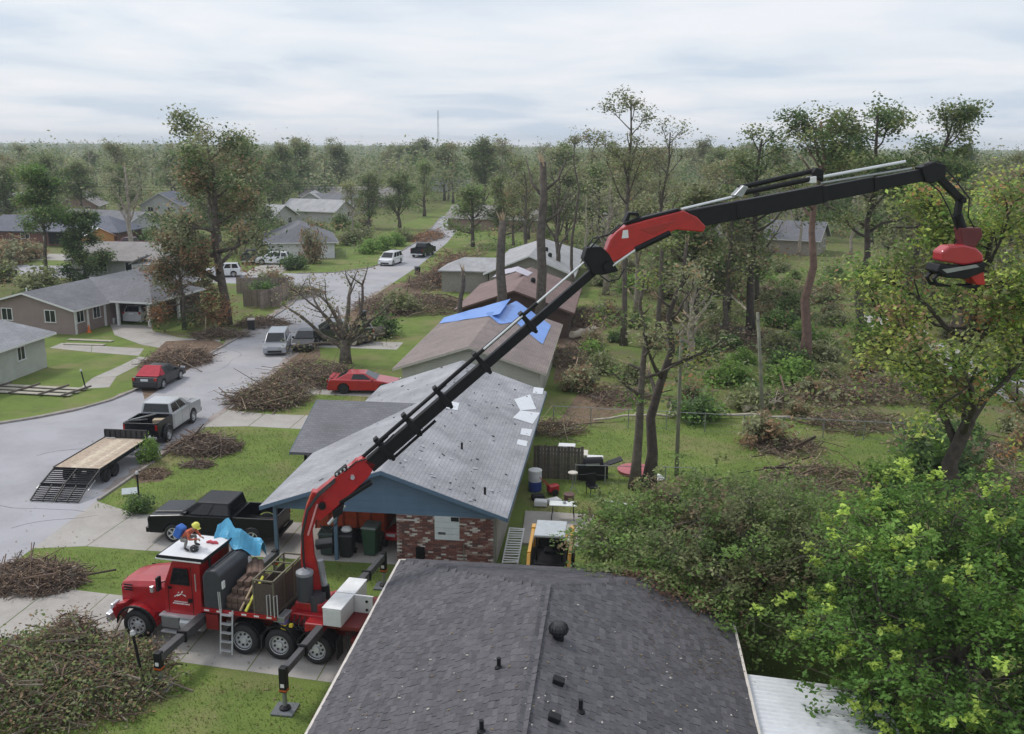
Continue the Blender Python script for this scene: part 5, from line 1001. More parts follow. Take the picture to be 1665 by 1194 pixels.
# ------------------------------------------------------------------ worker on the cab roof
def person():
    root = thing('person', 'worker in yellow helmet and orange shirt crouching on the white cab platform', 'person'); place(root, 1.85, -.35, 3.19, R(-8)); root.scale = (.92,)*3
    J = {'pel': (-.42, .02, .30), 'sp1': (-.36, .02, .42), 'sp2': (-.22, .02, .58), 'che': (-.08, .02, .68), 'nec': (.02, .02, .76), 'hd0': (.08, .02, .80), 'hd1': (.14, .02, .90),
         'hpL': (-.40, .13, .30), 'knL': (-.04, .20, .42), 'anL': (-.10, .22, .09), 'toL': (.10, .24, .05), 'hpR': (-.40, -.11, .30), 'knR': (-.08, -.26, .40), 'anR': (-.16, -.30, .09), 'toR': (.05, -.33, .05),
         'shL': (-.06, .20, .68), 'elL': (.06, .27, .46), 'wrL': (.24, .14, .44), 'shR': (-.06, -.16, .68), 'elR': (.03, -.27, .44), 'wrR': (.24, -.07, .43)}
    Rd = {'pel': .135, 'sp1': .13, 'sp2': .135, 'che': .14, 'nec': .055, 'hd0': .075, 'hd1': .085, 'hpL': .095, 'knL': .065, 'anL': .05, 'toL': .04, 'hpR': .095, 'knR': .065, 'anR': .05, 'toR': .04, 'shL': .07, 'elL': .047, 'wrL': .034, 'shR': .07, 'elR': .047, 'wrR': .034}
    E = [('pel', 'sp1'), ('sp1', 'sp2'), ('sp2', 'che'), ('che', 'nec'), ('nec', 'hd0'), ('hd0', 'hd1'), ('pel', 'hpL'), ('hpL', 'knL'), ('knL', 'anL'), ('anL', 'toL'), ('pel', 'hpR'), ('hpR', 'knR'), ('knR', 'anR'), ('anR', 'toR'), ('che', 'shL'), ('shL', 'elL'), ('elL', 'wrL'), ('che', 'shR'), ('shR', 'elR'), ('elR', 'wrR')]
    for s, w_ in (('L', 'wrL'), ('R', 'wrR')):
        b = Vector(J[w_]); sg = 1 if s == 'L' else -1
        J['pm'+s] = tuple(b+Vector((.06, -sg*.01, -.01))); Rd['pm'+s] = .032; E.append((w_, 'pm'+s))
        for k, (dy, ln) in enumerate(((-.028, .06), (-.01, .07), (.01, .066), (.027, .05))):
            a = 'f%s%d' % (s, k); J[a] = tuple(b+Vector((.09, dy, -.01))); J[a+'t'] = tuple(b+Vector((.09+ln*.6, dy*1.1, -.03-ln*.5))); Rd[a] = .011; Rd[a+'t'] = .009; E += [('pm'+s, a), (a, a+'t')]
        J['th'+s] = tuple(b+Vector((.07, -sg*.055, .015))); Rd['th'+s] = .012; E.append(('pm'+s, 'th'+s))
    ks = list(J); me = bpy.data.meshes.new('body'); me.from_pydata([J[k] for k in ks], [(ks.index(a), ks.index(b)) for a, b in E], []); o = bpy.data.objects.new('body', me); COL.objects.link(o)
    sm = o.modifiers.new('skin', 'SKIN'); sm.use_smooth_shade = True
    for i, k in enumerate(ks): me.skin_vertices[0].data[i].radius = (Rd[k], Rd[k]); me.skin_vertices[0].data[i].use_root = (k == 'pel')
    su = o.modifiers.new('sub', 'SUBSURF'); su.levels = su.render_levels = 2
    bpy.context.view_layer.update(); m2 = bpy.data.meshes.new_from_object(o.evaluated_get(bpy.context.evaluated_depsgraph_get())); bpy.data.objects.remove(o)
    o = bpy.data.objects.new('body', m2); COL.objects.link(o); o.parent = root
    m2.materials.clear()
    for m in (M('skin', (.42, .24, .17), .6), M('orange_shirt', (.48, .11, .06), .8, var=.25, scale=12), M('grey_trousers', (.20, .19, .18), .85, var=.2, scale=10), M('black_boots', (.025, .022, .02), .6)): m2.materials.append(m)
    bones = [(Vector(J[a]), Vector(J[b]), 0 if (a in ('nec', 'hd0') or a[:2] in ('wr', 'pm') or a[0] == 'f') else 3 if a[:2] == 'an' else 2 if (a[:2] in ('hp', 'kn') or b[:2] == 'hp') else 0 if a[:2] == 'el' and False else 1) for a, b in E]
    for p in m2.polygons:
        c = p.center; best = 9; mi = 1
        for a, b, k in bones:
            d = b-a; t = max(0, min(1, (c-a).dot(d)/d.length_squared)); q = (a+d*t-c).length
            if q < best: best = q; mi = k
        p.material_index = mi; p.use_smooth = True
    h = MB(); c = Vector((.15, .02, .90)); h.lathe([(.155, -.01), (.15, .01), (.125, .05), (.118, .09), (.08, .13), (.02, .15), (.001, .152)], 18); hm = h.build('hard_hat', M('hat_yellow', (.75, .72, .12), .4), root, smooth=True, loc=c, rot=(0, R(35), 0))
    MB().box(.08, .2, -.09, .09, -.012, .004).build('peak', M('hat_yellow', (.75, .72, .12)), hm, bevel=.01)
    f = MB(); f.tube([(.205, .02, .875), (.24, .02, .845), (.21, .02, .84)], [.012, .02, .01], 6); f.build('nose', M('skin', (.42, .24, .17)), root, smooth=True)
    for y in (-.012, .052): MB().lathe([(.001, -.006), (.013, 0), (.001, .006)], 8, (.212, y, .893)).build('eye', BLACKM, root)
    MB().box(.205, .222, -.005, .045, .812, .82).build('mouth', M('lips', (.3, .1, .09), .6), root)
    for y in (-.08, .12): MB().lathe([(.001, -.012), (.03, 0), (.001, .012)], 10, (.11, y, .875), axis='y').build('ear', M('skin', (.42, .24, .17)), root)
    MB().tube([(.04, .02, .88), (.03, .02, .94), (.08, .02, .98)], [.06, .075, .06], 10).build('hair', M('hair_dark', (.03, .02, .015), .8), root, smooth=True)
    bg_ = MB().box(-.17, .11, -.15, .17, -.22, .24).build('tool_bag', M('bag_blue', (.03, .13, .48), .6, var=.15), bevel=.07, seg=3); place(bg_, 1.35, -.3, 3.19+.52, R(-8)); bg_.rotation_euler.y = R(28); tag(bg_, 'bright blue bag on the back of the crouching worker', 'bag')
    return root
person()
# ------------------------------------------------------------------ around the carport
def bin_(label, x, y, m, lid, rz=0., group='wheeled bins at the carport', z=.012, h=1.05, name='wheelie_bin'):
    t = thing(name, label, 'bin', (x, y, z), rz, group); b = MB(); w0, w1 = .24, .31
    vs = [(sx*w0, sy*(w0+.05), .06) for sx, sy in ((-1, -1), (1, -1), (1, 1), (-1, 1))]+[(sx*w1, sy*(w1+.06), h-.08) for sx, sy in ((-1, -1), (1, -1), (1, 1), (-1, 1))]
    b.add(vs, [(3, 2, 1, 0), (4, 5, 6, 7), (0, 1, 5, 4), (1, 2, 6, 5), (2, 3, 7, 6), (3, 0, 4, 7)]); b.build('body', m, t, bevel=.03)
    l = MB(); l.add([(-.34, -.4, h-.08), (.34, -.4, h-.08), (.34, .4, h-.08), (-.34, .4, h-.08), (-.3, -.36, h), (.3, -.36, h), (.3, .38, h+.03), (-.3, .38, h+.03)], [(3, 2, 1, 0), (4, 5, 6, 7), (0, 1, 5, 4), (1, 2, 6, 5), (2, 3, 7, 6), (3, 0, 4, 7)]); l.build('lid', lid, t, bevel=.02)
    MB().cyl((-.28, .42, h-.12), (.28, .42, h-.12), .025).build('handle', m, t)
    for s in (-1, 1): MB().lathe([(.12, -.03), (.12, .03)], 14, (s*.27, .3, .12), 'x').build('wheel', TYRE, t)
    return t
BING = M('bin_green', (.035, .055, .05), .5); BINK = M('bin_black', (.02, .022, .025), .5)
bin_('dark green wheeled bin at the carport nearest the crane column', -11.6, 35.7, BING, BING, .05); bb = bin_('black wheeled bin at the carport with a white bag on its lid', -10.75, 35.6, BINK, BINK)
pb = MB(); random.seed(3); pb.lathe([(.03, 0), (.2, .03), (.24, .1), (.18, .2), (.04, .24)], 9); o = pb.build('plastic_bag', WHITE, smooth=True, loc=(-10.75, 35.6, 1.07)); tag(o, 'white plastic bag lying on the black bin lid', 'bag')
bin_('green wheeled bin at the carport nearest the brick wall', -9.8, 35.9, M('bin_green2', (.03, .075, .045), .5), M('bin_lid_grey', (.16, .18, .17), .5), -.1, h=1.3)
bin_('dark bin with pale lid on the left verge by the fence', *G(409, 537)[:2], BINK, M('bin_lid_pale', (.5, .45, .42), .6), .3, 'bins along the street', .0); bin_('black bin standing on the verge beside the clipped round shrub', *G(591, 523)[:2], BINK, BINK, .2, 'bins along the street', .0)
bin_('small dark bin at the street edge by the far brush', *G(679, 447)[:2], BINK, BINK, .5, 'bins along the street', .0)
ut = thing('utility_trailer', 'orange red box trailer parked inside the carport', 'trailer', (-11.0, 37.9, .012), 0); ORB = M('orange_red', (.5, .085, .03), .5, var=.2); ut.scale = (.82, .9, 1.05)
MB().box(-1.9, 1.9, -.9, .9, .55, .65).build('floor', ORB, ut)
for a in ((-1.9, 1.9, -.95, -.9, .5, 1.65), (-1.9, 1.9, .9, .95, .5, 1.65), (1.85, 1.9, -.9, .9, .65, 1.65), (-1.9, -1.85, -.9, .9, .65, 1.65)): MB().box(*a).build('side', ORB, ut)
for k in range(6): MB().box(-1.9+k*.74, -1.82+k*.74, -1.0, -.951, .5, 1.7).build('stake', M('orange_dark', (.25, .04, .02), .5), ut)
for x in (-.5, .5):
    for s in (-1, 1): wheel(ut, x, s*1.1, .33, .2, RIMD, 0)
lm = thing('riding_mower', 'red riding mower in the dark of the carport beside the brick wall', 'mower', (-8.95, 37.2, .012), R(-100)); MB().box(-.1, .85, -.3, .3, .4, .8).build('hood', PRED, lm, bevel=.08); MB().box(-.8, .1, -.35, .35, .35, .5).build('deck', PRED, lm, bevel=.03); MB().box(-.65, -.25, -.22, .22, .55, .65).build('seat', BLACKM, lm, bevel=.04); MB().box(-.72, -.62, -.22, .22, .6, .95).build('backrest', BLACKM, lm, bevel=.04)
MB().cyl((-.05, 0, .75), (-.2, 0, 1.05), .02).build('steering_column', BLACKM, lm); MB().lathe([(.15, -.015), (.17, 0), (.15, .015)], 14, (-.21, 0, 1.06)).build('steering_wheel', BLACKM, lm); MB().box(.851, .86, -.2, .2, .6, .72).build('headlight', LAMPW, lm)
for x, r in ((.6, .2), (-.5, .27)):
    for s in (-1, 1): wheel(lm, x, s*.4, r, .2, RIMD, 0)
gc = thing('garden_chair', 'white plastic chair at the back of the carport', 'chair', (-12.3, 41.2, .012)); MB().box(-.22, .22, -.22, .22, .4, .44).build('seat', WHITE, gc); MB().box(-.22, .22, .2, .24, .44, .9).build('backrest', WHITE, gc)
for a in (-1, 1):
    for b in (-1, 1): MB().cyl((a*.2, b*.2, 0), (a*.2, b*.2, .4), .02).build('leg', WHITE, gc)
# ------------------------------------------------------------------ the cluttered back yard beside the blue house
WOODF = [M('fence_wood_%d' % i, c, .9, var=.3, scale=6) for i, c in enumerate([(.11, .09, .075), (.085, .075, .065), (.13, .11, .095)])]
slabs('patio', [[(-3.75, 37.6), (-2.6, 37.5), (-2.7, 41.3), (-3.95, 41.3)], [(-2.6, 37.5), (-1.35, 37.4), (-.75, 41.2), (-2.7, 41.3)]], .1)
ft = thing('folding_table', 'small white folding table on the beige patio', 'table', (-2.15, 40.5, .11), .03); MB().box(-.62, .62, -.3, .3, .70, .74).build('tabletop', M('plastic_white', (.68, .70, .70), .4), ft, bevel=.03)
for x in (-.45, .45):
    for s in (-1, 1): MB().tube([(x, s*.22, .7), (x+(.12 if x > 0 else -.12)*.5, s*.24, 0)], .016, 6).build('leg', BLACKM, ft)
    MB().cyl((x, -.22, .35), (x, .22, .35), .012).build('cross_bar', BLACKM, ft)
tag(MB().lathe([(.06, 0), (.09, .06), (.05, .1)], 12).build('bowl', GREYM, loc=(-2.1, 40.5, .852)), 'small grey bowl on the white folding table', 'bowl')
sk = thing('skid_loader', 'yellow skid loader with dark cab and grey roof beside the brick house', 'loader', (-2.3, 34.9, 0), R(-90)); YEL = paint('machine_yellow', (.62, .31, .02))
MB().box(-1.1, 1.1, -.62, .62, .35, .95).build('chassis', BLACKM, sk, bevel=.04); MB().box(-1.25, -.5, -.6, .6, .95, 1.35).build('engine_cover', YEL, sk, bevel=.06)
for s in (-1, 1):
    for x in (-.45, .75): MB().bar((x, s*.5, .95), (x, s*.5, 1.95), .08, .08).build('pillar', BLACKM, sk)
    MB().bar((-1.2, s*.78, 1.45), (.9, s*.78, 1.2), .14, .26).build('lift_arm', YEL, sk, bevel=.02); MB().bar((.9, s*.78, 1.25), (1.5, s*.78, .35), .14, .22).build('lift_arm', YEL, sk, bevel=.02); MB().box(-1.3, -.9, s*.78-.09, s*.78+.09, .6, 1.6).build('tower', YEL, sk, bevel=.03)
    for x in (-.6, .65): wheel(sk, x, s*.78, .42, .28, YEL, 0)
MB().box(-.6, .95, -.6, .6, 1.95, 2.05).build('roof', M('roof_panel_grey', (.42, .45, .47), .5), sk, bevel=.03); MB().box(-.45, -.4, -.48, .48, .95, 1.93).build('rear_screen', DARK, sk); MB().box(-.3, .2, -.25, .25, .95, 1.1).build('seat', BLACKM, sk, bevel=.03)
MB().prism([(1.45, -.85, .05), (2.2, -.85, .05), (2.1, -.85, .12), (1.6, -.85, .15), (1.6, -.85, .65), (1.45, -.85, .7)], (0, 1.7, 0)).build('bucket', YEL, sk)
wt = thing('lattice_panel', 'white slatted panel leaning on its edge beside the brick wall', 'panel', (-4.3, 35.5, 0)); 
for x in (.0, .62): MB().bar((x, 0, .1), (x, 2.6, .55), .06, .04).build('stile', WHITE, wt)
random.seed(6)
for k in range(15): MB().bar((-.02, k*.18+.03, .13+k*.031), (.64, k*.18+.05+random.uniform(-.05, .05), .13+k*.031+random.uniform(-.02, .03)), .11, .012).build('slat', WHITE, wt)
yf = thing('yard_fence', 'weathered wooden fence section behind the blue barrel', 'fence', (-4.0, 46.0, 0))
for k in range(15): MB().box(k*.17, k*.17+.16, 0+random.uniform(0, .02), .03, 0, 1.75+random.uniform(-.04, .04)).build('plank', WOODF[k % 3], yf)
for z in (.3, 1.4): MB().box(0, 2.55, .03, .08, z, z+.09).build('rail', WOODF[1], yf)
br = thing('barrel', 'blue barrel with a white top half beside the fence', 'barrel', (-3.75, 44.2, 0)); MB().lathe([(.3, 0), (.32, .1), (.32, .52)], 20).build('lower_body', M('barrel_blue', (.03, .06, .26), .4), br, smooth=False); MB().lathe([(.32, .52), (.33, .7), (.32, 1.05), (.28, 1.08)], 20).build('upper_body', M('barrel_white', (.6, .62, .66), .4), br); MB().lathe([(.33, 1.02), (.345, 1.05), (.33, 1.09)], 20).build('rim', WHITE, br)
gr_ = thing('barbecue_grill', 'black covered barbecue grill behind the yard fence corner', 'grill', (-1.0, 46.2, 0), .2); MB().box(-.75, .75, -.32, .32, .1, .8).build('cabinet', BLACKM, gr_, bevel=.03); MB().tube([(-.5, 0, .85), (.5, 0, .85)], .33, 14).build('hood', BLACKM, gr_); MB().prism([(.75, -.3, .8), (1.5, -.3, 1.05), (1.5, .3, 1.05), (.75, .3, .8)], (0, 0, .05)).build('side_shelf', BLACKM, gr_); MB().box(-.4, .3, -.36, -.33, .84, .95).build('lid_handle', GREYM, gr_)
wtb = thing('work_table', 'cream topped table behind the fence by the grass', 'table', (-2.6, 47.9, 0)); MB().box(-1.3, 1.3, -.45, .45, .8, .86).build('tabletop', M('cream_top', (.6, .56, .5), .6), wtb)
for a in (-1, 1):
    for b in (-1, 1): MB().box(a*1.2-.04, a*1.2+.04, b*.38-.04, b*.38+.04, 0, .8).build('leg', GREYM, wtb)
cl_ = thing('ice_chest', 'white ice chest on the cream table', 'ice chest', (-2.4, 47.8, .87)); MB().box(-.42, .42, -.25, .25, 0, .32).build('body', WHITE, cl_, bevel=.04); MB().box(-.44, .44, -.27, .27, .33, .42).build('lid', WHITE, cl_, bevel=.03)
cl_ = thing('ice_chest', 'white lidded black ice chest beside the grill', 'ice chest', (-.9, 47.3, 0)); MB().box(-.4, .4, -.25, .25, 0, .75).build('body', BLACKM, cl_, bevel=.03); MB().box(-.42, .42, -.27, .27, .76, .86).build('lid', WHITE, cl_, bevel=.03)
tag(MB().lathe([(.24, 0), (.26, .35), (.28, .4), (.1, .42)], 16).build('clay_pot', M('pot_brown', (.13, .07, .065), .6), loc=(-2.0, 42.9, 0)), 'brown glazed pot standing near the folding table', 'pot')
st_ = thing('bar_stool', 'white round stool by the wooden fence', 'stool', (-1.9, 44.2, 0)); MB().lathe([(.22, .98), (.24, 1.0), (.24, 1.04), (.2, 1.06)], 16).build('seat', M('cream_top', (.6, .56, .5)), st_); MB().cyl((0, 0, .35), (0, 0, .98), .03).build('post', GREYM, st_)
for k in range(3): MB().cyl((0, 0, .4), (.25*math.cos(k*2.1), .25*math.sin(k*2.1), 0), .018).build('leg', GREYM, st_)
rt = thing('red_tiller', 'red garden machine lying between barrel and stool', 'machine', (-2.85, 43.8, 0), .6); MB().box(-.25, .3, -.18, .18, .15, .5).build('engine', PRED, rt, bevel=.06); MB().tube([(-.2, .15, .4), (-.6, .25, .9)], .02, 6).build('handle', PRED, rt); MB().tube([(-.2, -.15, .4), (-.6, -.25, .9)], .02, 6).build('handle', PRED, rt)
for s in (-1, 1): wheel(rt, 0, s*.26, .17, .1, RIMD, 0)
for i, (x, y, c, lab) in enumerate(((-3.3, 42.2, WHITE, 'white carton on dark crates beside the house wall'), (-3.5, 43.0, BLACKM, 'black crate beside the house wall'), (-2.7, 42.6, WHITE, 'white tray beside the red garden machine'))):
    o = MB(); o.box(-.3, .3, -.22, .22, 0, .22); o.box(-.26, .26, -.18, .18, .221, .25); tag(o.build('crate', c, loc=(x, y, .0 if i else .05), rot=(0, 0, .3*i), bevel=.02), lab, 'crate')
ch = thing('patio_chair', 'black patio chair beside the grill', 'chair', (-.9, 44.0, 0), .5); MB().box(-.26, .26, -.26, .26, .4, .45).build('seat', BLACKM, ch); MB().box(-.26, .26, .24, .29, .45, 1.0).build('backrest', BLACKM, ch)
for a in (-1, 1):
    for b in (-1, 1): MB().cyl((a*.24, b*.24, 0), (a*.24, b*.24, .4), .02).build('leg', BLACKM, ch)
o = MB().tube([(0, 0, .03), (1.7, -.6, .04)], .045, 8).build('white_pipe', WHITE, loc=(-.3, 43.2, 0)); tag(o, 'white plastic pipe lying on the lawn past the grill', 'pipe')
lid_ = MB().lathe([(.9, 0), (.95, .18), (.6, .3)], 18).build('pink_tub', M('tub_pink', (.45, .12, .14), .5), loc=(1.2, 47.6, 0)); tag(lid_, 'round pink plastic tub on the lawn before the twin trunks', 'tub')
o = MB().lathe([(.3, 0), (.38, .1), (.2, .25)], 14).build('white_basin', WHITE, loc=G(1068, 780)); tag(o, 'upturned white basin beside the foot of the leaning trunk', 'basin')
o = MB(); o.box(-.9, .9, -.6, .6, 0, .3); o.box(-.8, .8, -.5, .5, .301, .5); tag(o.build('storage_box', M('box_blue', (.02, .06, .4), .5), loc=G(944, 625), bevel=.04), 'bright blue storage box in the back yard debris', 'box')
# tall steel fence posts and wire
PG = M('weathered_pole', (.20, .20, .15), .85, var=.3, scale=2, bump=.3)
for (a, b, r, lab) in (((1100, 775), (1108, 540), .1, 'weathered wooden utility pole nearer the twin trunks'), ((1242, 705), (1232, 508), .11, 'weathered wooden utility pole leaning in the far yard')):
    p = Vector(G(*a)); s, z = on_wall(*b, (p.x, p.y), 0.); t = thing('utility_pole', lab, 'pole', p); MB().tube([(0, 0, -.3), (s*.5, 0, z*.5), (s, 0, z)], [r*1.15, r, r*.85], 10).build('shaft', PG, t, smooth=True); MB().box(s-.04, s+.04, -r*1.3, r*1.3, z-.5, z-.42).build('bolt_plate', GREYM, t)
def wire_fence(p0, p1, n, label, h=1.15):
    t = thing('wire_fence', label, 'fence', p0); d = Vector(p1)-Vector(p0)
    for k in range(n+1): q = d*k/n; MB().cyl(q, q+Vector((0, 0, h+.05)), .03, n=8).build('post', GREYM, t)
    MB().cyl(Vector((0, 0, h)), d+Vector((0, 0, h)), .022, n=6).build('top_rail', GREYM, t); MB().cyl(Vector((0, 0, h*.5)), d+Vector((0, 0, h*.5)), .008, n=4).build('wire', GREYM, t); MB().cyl(Vector((0, 0, .1)), d+Vector((0, 0, .1)), .008, n=4).build('wire', GREYM, t)
    return t
wire_fence(G(900, 690), G(1470, 720), 9, 'grey chain link rail fence across the back yards behind twin trunks'); wire_fence(G(935, 787), G(1130, 792), 4, 'short grey rail fence behind the white basin', 1.0); wire_fence(G(1260, 560), G(1480, 570), 5, 'far grey rail fence near the pine trunk'); wire_fence(G(530, 428), G(640, 395), 8, 'pale wire fence on the corner lawn by the white house')
# fallen pale pole and logs
PALE = M('stripped_wood', (.48, .42, .34), .8, var=.25, scale=3); BRK = M('bark_grey', (.125, .105, .085), .95, var=.4, scale=5, bump=.7)
def log(px0, py0, px1, py1, r0, r1, lab, m=BRK, z=.2, cat='log', wob=.2):
    a, b = Vector(G(px0, py0, z)), Vector(G(px1, py1, z)); t = thing('fallen_log', lab, cat, a); n = 6; random.seed(int(px0*7+py0))
    MB().tube([(b-a)*i/n+Vector((random.uniform(-wob, wob)*(0 < i < n), random.uniform(-wob, wob)*(0 < i < n), random.uniform(-.1, .12)*(0 < i < n))) for i in range(n+1)], [r0+(r1-r0)*i/n for i in range(n+1)], 9).build('trunk', m, t, smooth=True)
    d = (b-a).normalized(); MB().cyl(-d*.02, -d*.002, r0*.9, n=10).build('cut_face', PALE, t)
    for k in range(4): q = (b-a)*random.uniform(.4, .95); MB().tube([q, q+Vector((random.uniform(-.8, .8), random.uniform(-.6, .6), random.uniform(.3, .9)))], [r1*.5, .015], 5).build('branch', m, t)
    return t
log(965, 683, 1110, 672, .07, .09, 'pale stripped pole lying along the back lawn, left length', PALE); log(1110, 673, 1285, 678, .1, .08, 'pale stripped pole lying along the back lawn, right length', PALE); log(1090, 660, 1140, 657, .3, .25, 'short grey log on the back lawn beside the wooden pole')
log(1110, 540, 1215, 540, .55, .45, 'thick grey fallen trunk across the far yard', BRK, .5); log(1150, 435, 1232, 443, .25, .2, 'bare pale fallen trunk high in the wreckage below the jib', PALE, 2.2); log(1160, 455, 1215, 505, .12, .1, 'pale leaning broken pole behind the far yard', PALE, 1.5)
log(930, 545, 968, 535, .35, .25, 'pale split log in the debris beside the brown roof', PALE, .4); log(1210, 665, 1270, 655, .22, .15, 'broken pale limb on the back lawn by the leaning pole', PALE, .3)
log(600, 545, 632, 535, .6, .45, 'thick grey trunk lying beside the splintered snag', BRK, .6); log(575, 555, 605, 548, .4, .3, 'short thick trunk piece at the foot of the splintered snag', BRK, .45)
log(1610, 580, 1665, 660, .3, .25, 'dark fallen trunk across the pale gravel path', BRK, .6); log(1535, 520, 1560, 555, .15, .1, 'thin broken trunk by the gravel path', BRK, .4)
for i, (px, py, r) in enumerate(((1645, 645, .5), (1662, 668, .45), (1530, 690, .3))): o = MB().lathe([(r, 0), (r*1.02, .35), (r*.95, .55), (.001, .56)], 14).build('stump_section', PALE, loc=G(px, py), rot=(.2, .1, 0)); tag(o, ('pale cut trunk round on the gravel path, upper one', 'pale cut trunk round at the picture edge, lower one', 'small pale trunk round below the path')[i], 'log')
# ------------------------------------------------------------------ front lawns
def lamp_post(px, py, lab, h=1.9, lean=0.):
    p = G(px, py); t = thing('lamp_post', lab, 'lamp post', p); t.rotation_euler = (0, lean, 0)
    MB().cyl((0, 0, 0), (0, 0, h), .045, n=10).build('post', BLACKM, t); MB().lathe([(.07, h), (.09, h+.04), (.06, h+.14), (.02, h+.17)], 10).build('lantern', M('lantern_glass', (.5, .5, .5), .3), t); return t
lamp_post(226, 810, 'black lamp post with a sign on the front lawn', 1.2); lamp_post(234, 1113, 'leaning black lamp post beside the brush and outrigger pad', 1.7, R(-7)); lamp_post(140, 634, 'tilted dark post at the end of the broken fence', 1.3, R(-10)); lamp_post(246, 742, 'dark post by the trailer on the verge', 1.0)
sg = thing('yard_sign', 'pale yard sign tipped over beside the black lamp post', 'sign', G(214, 808), .4); MB().box(-.45, .3, -.02, .02, .15, .5).build('board', M('sign_pale', (.55, .6, .6), .5), sg).rotation_euler = (R(-50), 0, 0); MB().cyl((0, 0, 0), (0, .02, .25), .01).build('stake', GREYM, sg)
gvl = MB(); random.seed(12)
for k in range(260): a = random.uniform(0, 6.28); rr = math.sqrt(random.random()); x, y = rr*.75*math.cos(a), rr*.5*math.sin(a); s = random.uniform(.03, .07); gvl.box(-s, s, -s, s, 0, s, random.randrange(2), Matrix.Translation((x, y, max(0, .2*(1-rr)))) @ Matrix.Rotation(random.uniform(0, 3), 4, 'Z') @ Matrix.Rotation(random.uniform(-.4, .4), 4, 'X'))
o = gvl.build('stone_heap', [M('stone_grey', (.3, .27, .25), .9), M('stone_pale', (.42, .38, .35), .9)], loc=G(240, 1108)); tag(o, 'low heap of pale stones at the foot of the leaning lamp post', 'stones', kind='stuff')
pg_ = thing('fallen_fence', 'flattened pale timber fence lying on the left lawn', 'fence', G(0, 640)); A_, B_ = Vector(G(-30, 632))-Vector(G(0, 640)), Vector(G(128, 640))-Vector(G(0, 640))
wood = M('bleached_wood', (.40, .37, .31), .9, var=.2)
for k in range(3): d = Vector((.1, .9, 0))*(k-1)*.9; MB().bar(A_+d+Vector((0, 0, .1)), B_+d+Vector((0, 0, .1)), .45, .05).build('rail', wood, pg_)
for f in (.15, .45, .75, .98): q = A_*(1-f)+B_*f; MB().bar(q+Vector((-.3, -1.3, .18)), q+Vector((.3, 1.3, .2)), .1, .1).build('post', WOODF[2], pg_)
for i, (a, b) in enumerate((((112, 553), (183, 556)), ((105, 560), (170, 562)))): o = MB().bar(Vector(G(*a))+Vector((0, 0, .06)), Vector(G(*b))+Vector((0, 0, .06)), .5, .06).build('plank', wood); tag(o, ('long pale board lying on the lawn below the tan house', 'second pale board on the lawn beside the garden path')[i], 'plank')
cone = thing('traffic_cone', 'orange traffic cone by the wall of the tan house', 'cone', G(145, 541)); MB().lathe([(.16, .04), (.05, .65), (.03, .7)], 12).build('cone', M('cone_orange', (.7, .15, .03), .5), cone); MB().box(-.2, .2, -.2, .2, 0, .04).build('base', M('cone_orange', (.7, .15, .03)), cone); MB().lathe([(.125, .22), (.09, .4)], 12).build('band', WHITE, cone)
tag(MB().lathe([(.2, 0), (.24, .5), (.2, .52)], 12).build('bucket', WHITE, loc=G(184, 526)), 'white bucket at the carport of the tan house', 'bucket')
# wooden privacy fence left of the street
pf_ = thing('privacy_fence', 'tall weathered wooden privacy fence at the corner left of street', 'fence', (0, 0, 0)); FW = [M('fence_grey_%d' % i, c, .9, var=.2) for i, c in enumerate([(.24, .19, .16), (.20, .16, .135), (.27, .215, .185)])]
def plank_run(a, b):
    a, b = Vector(a), Vector(b); n = int((b-a).length/.19); d = (b-a)/n
    for k in range(n): p = a+d*k; q = a+d*(k+.92); MB().bar(p+Vector((0, 0, .95)), q+Vector((0, 0, .95)), .03, 1.8+random.uniform(-.05, .05)).build('plank', FW[random.randrange(3)], pf_)
    for z in (.4, 1.5): MB().bar(a+Vector((0, .05, z)), b+Vector((0, .05, z)), .06, .1).build('rail', FW[1], pf_)
plank_run(G(396, 500), G(458, 500)); plank_run(G(424, 505), G(470, 487)); plank_run(G(385, 478), G(470, 478))
# radio mast far beyond the trees
mast = thing('radio_mast', 'thin lattice radio mast standing above the far tree line', 'mast', (-76, 400, 0))
for k in range(3): a = k*2.094; MB().tube([(.4*math.cos(a), .4*math.sin(a), 0), (.25*math.cos(a), .25*math.sin(a), 30)], .06, 5).build('leg', M('mast_grey', (.3, .31, .33), .6), mast)
for z in range(2, 28, 3): MB().tube([(.34, 0, z), (-.17, .28, z+1.5), (-.17, -.28, z+3)], .04, 4).build('brace', M('mast_grey', (.3, .31, .33)), mast)
# overhead wires in the left trees
for i in range(3):
    o = MB().tube([(-118+k*12, 165+k*1.5, 9.6-i*.5-math.sin(k/6*math.pi)*.7) for k in range(7)], .035, 4).build('overhead_wire', BLACKM); tag(o, 'overhead power line through the left trees, %s of three' % ('top', 'middle', 'lowest')[i], 'wire', 'power lines')
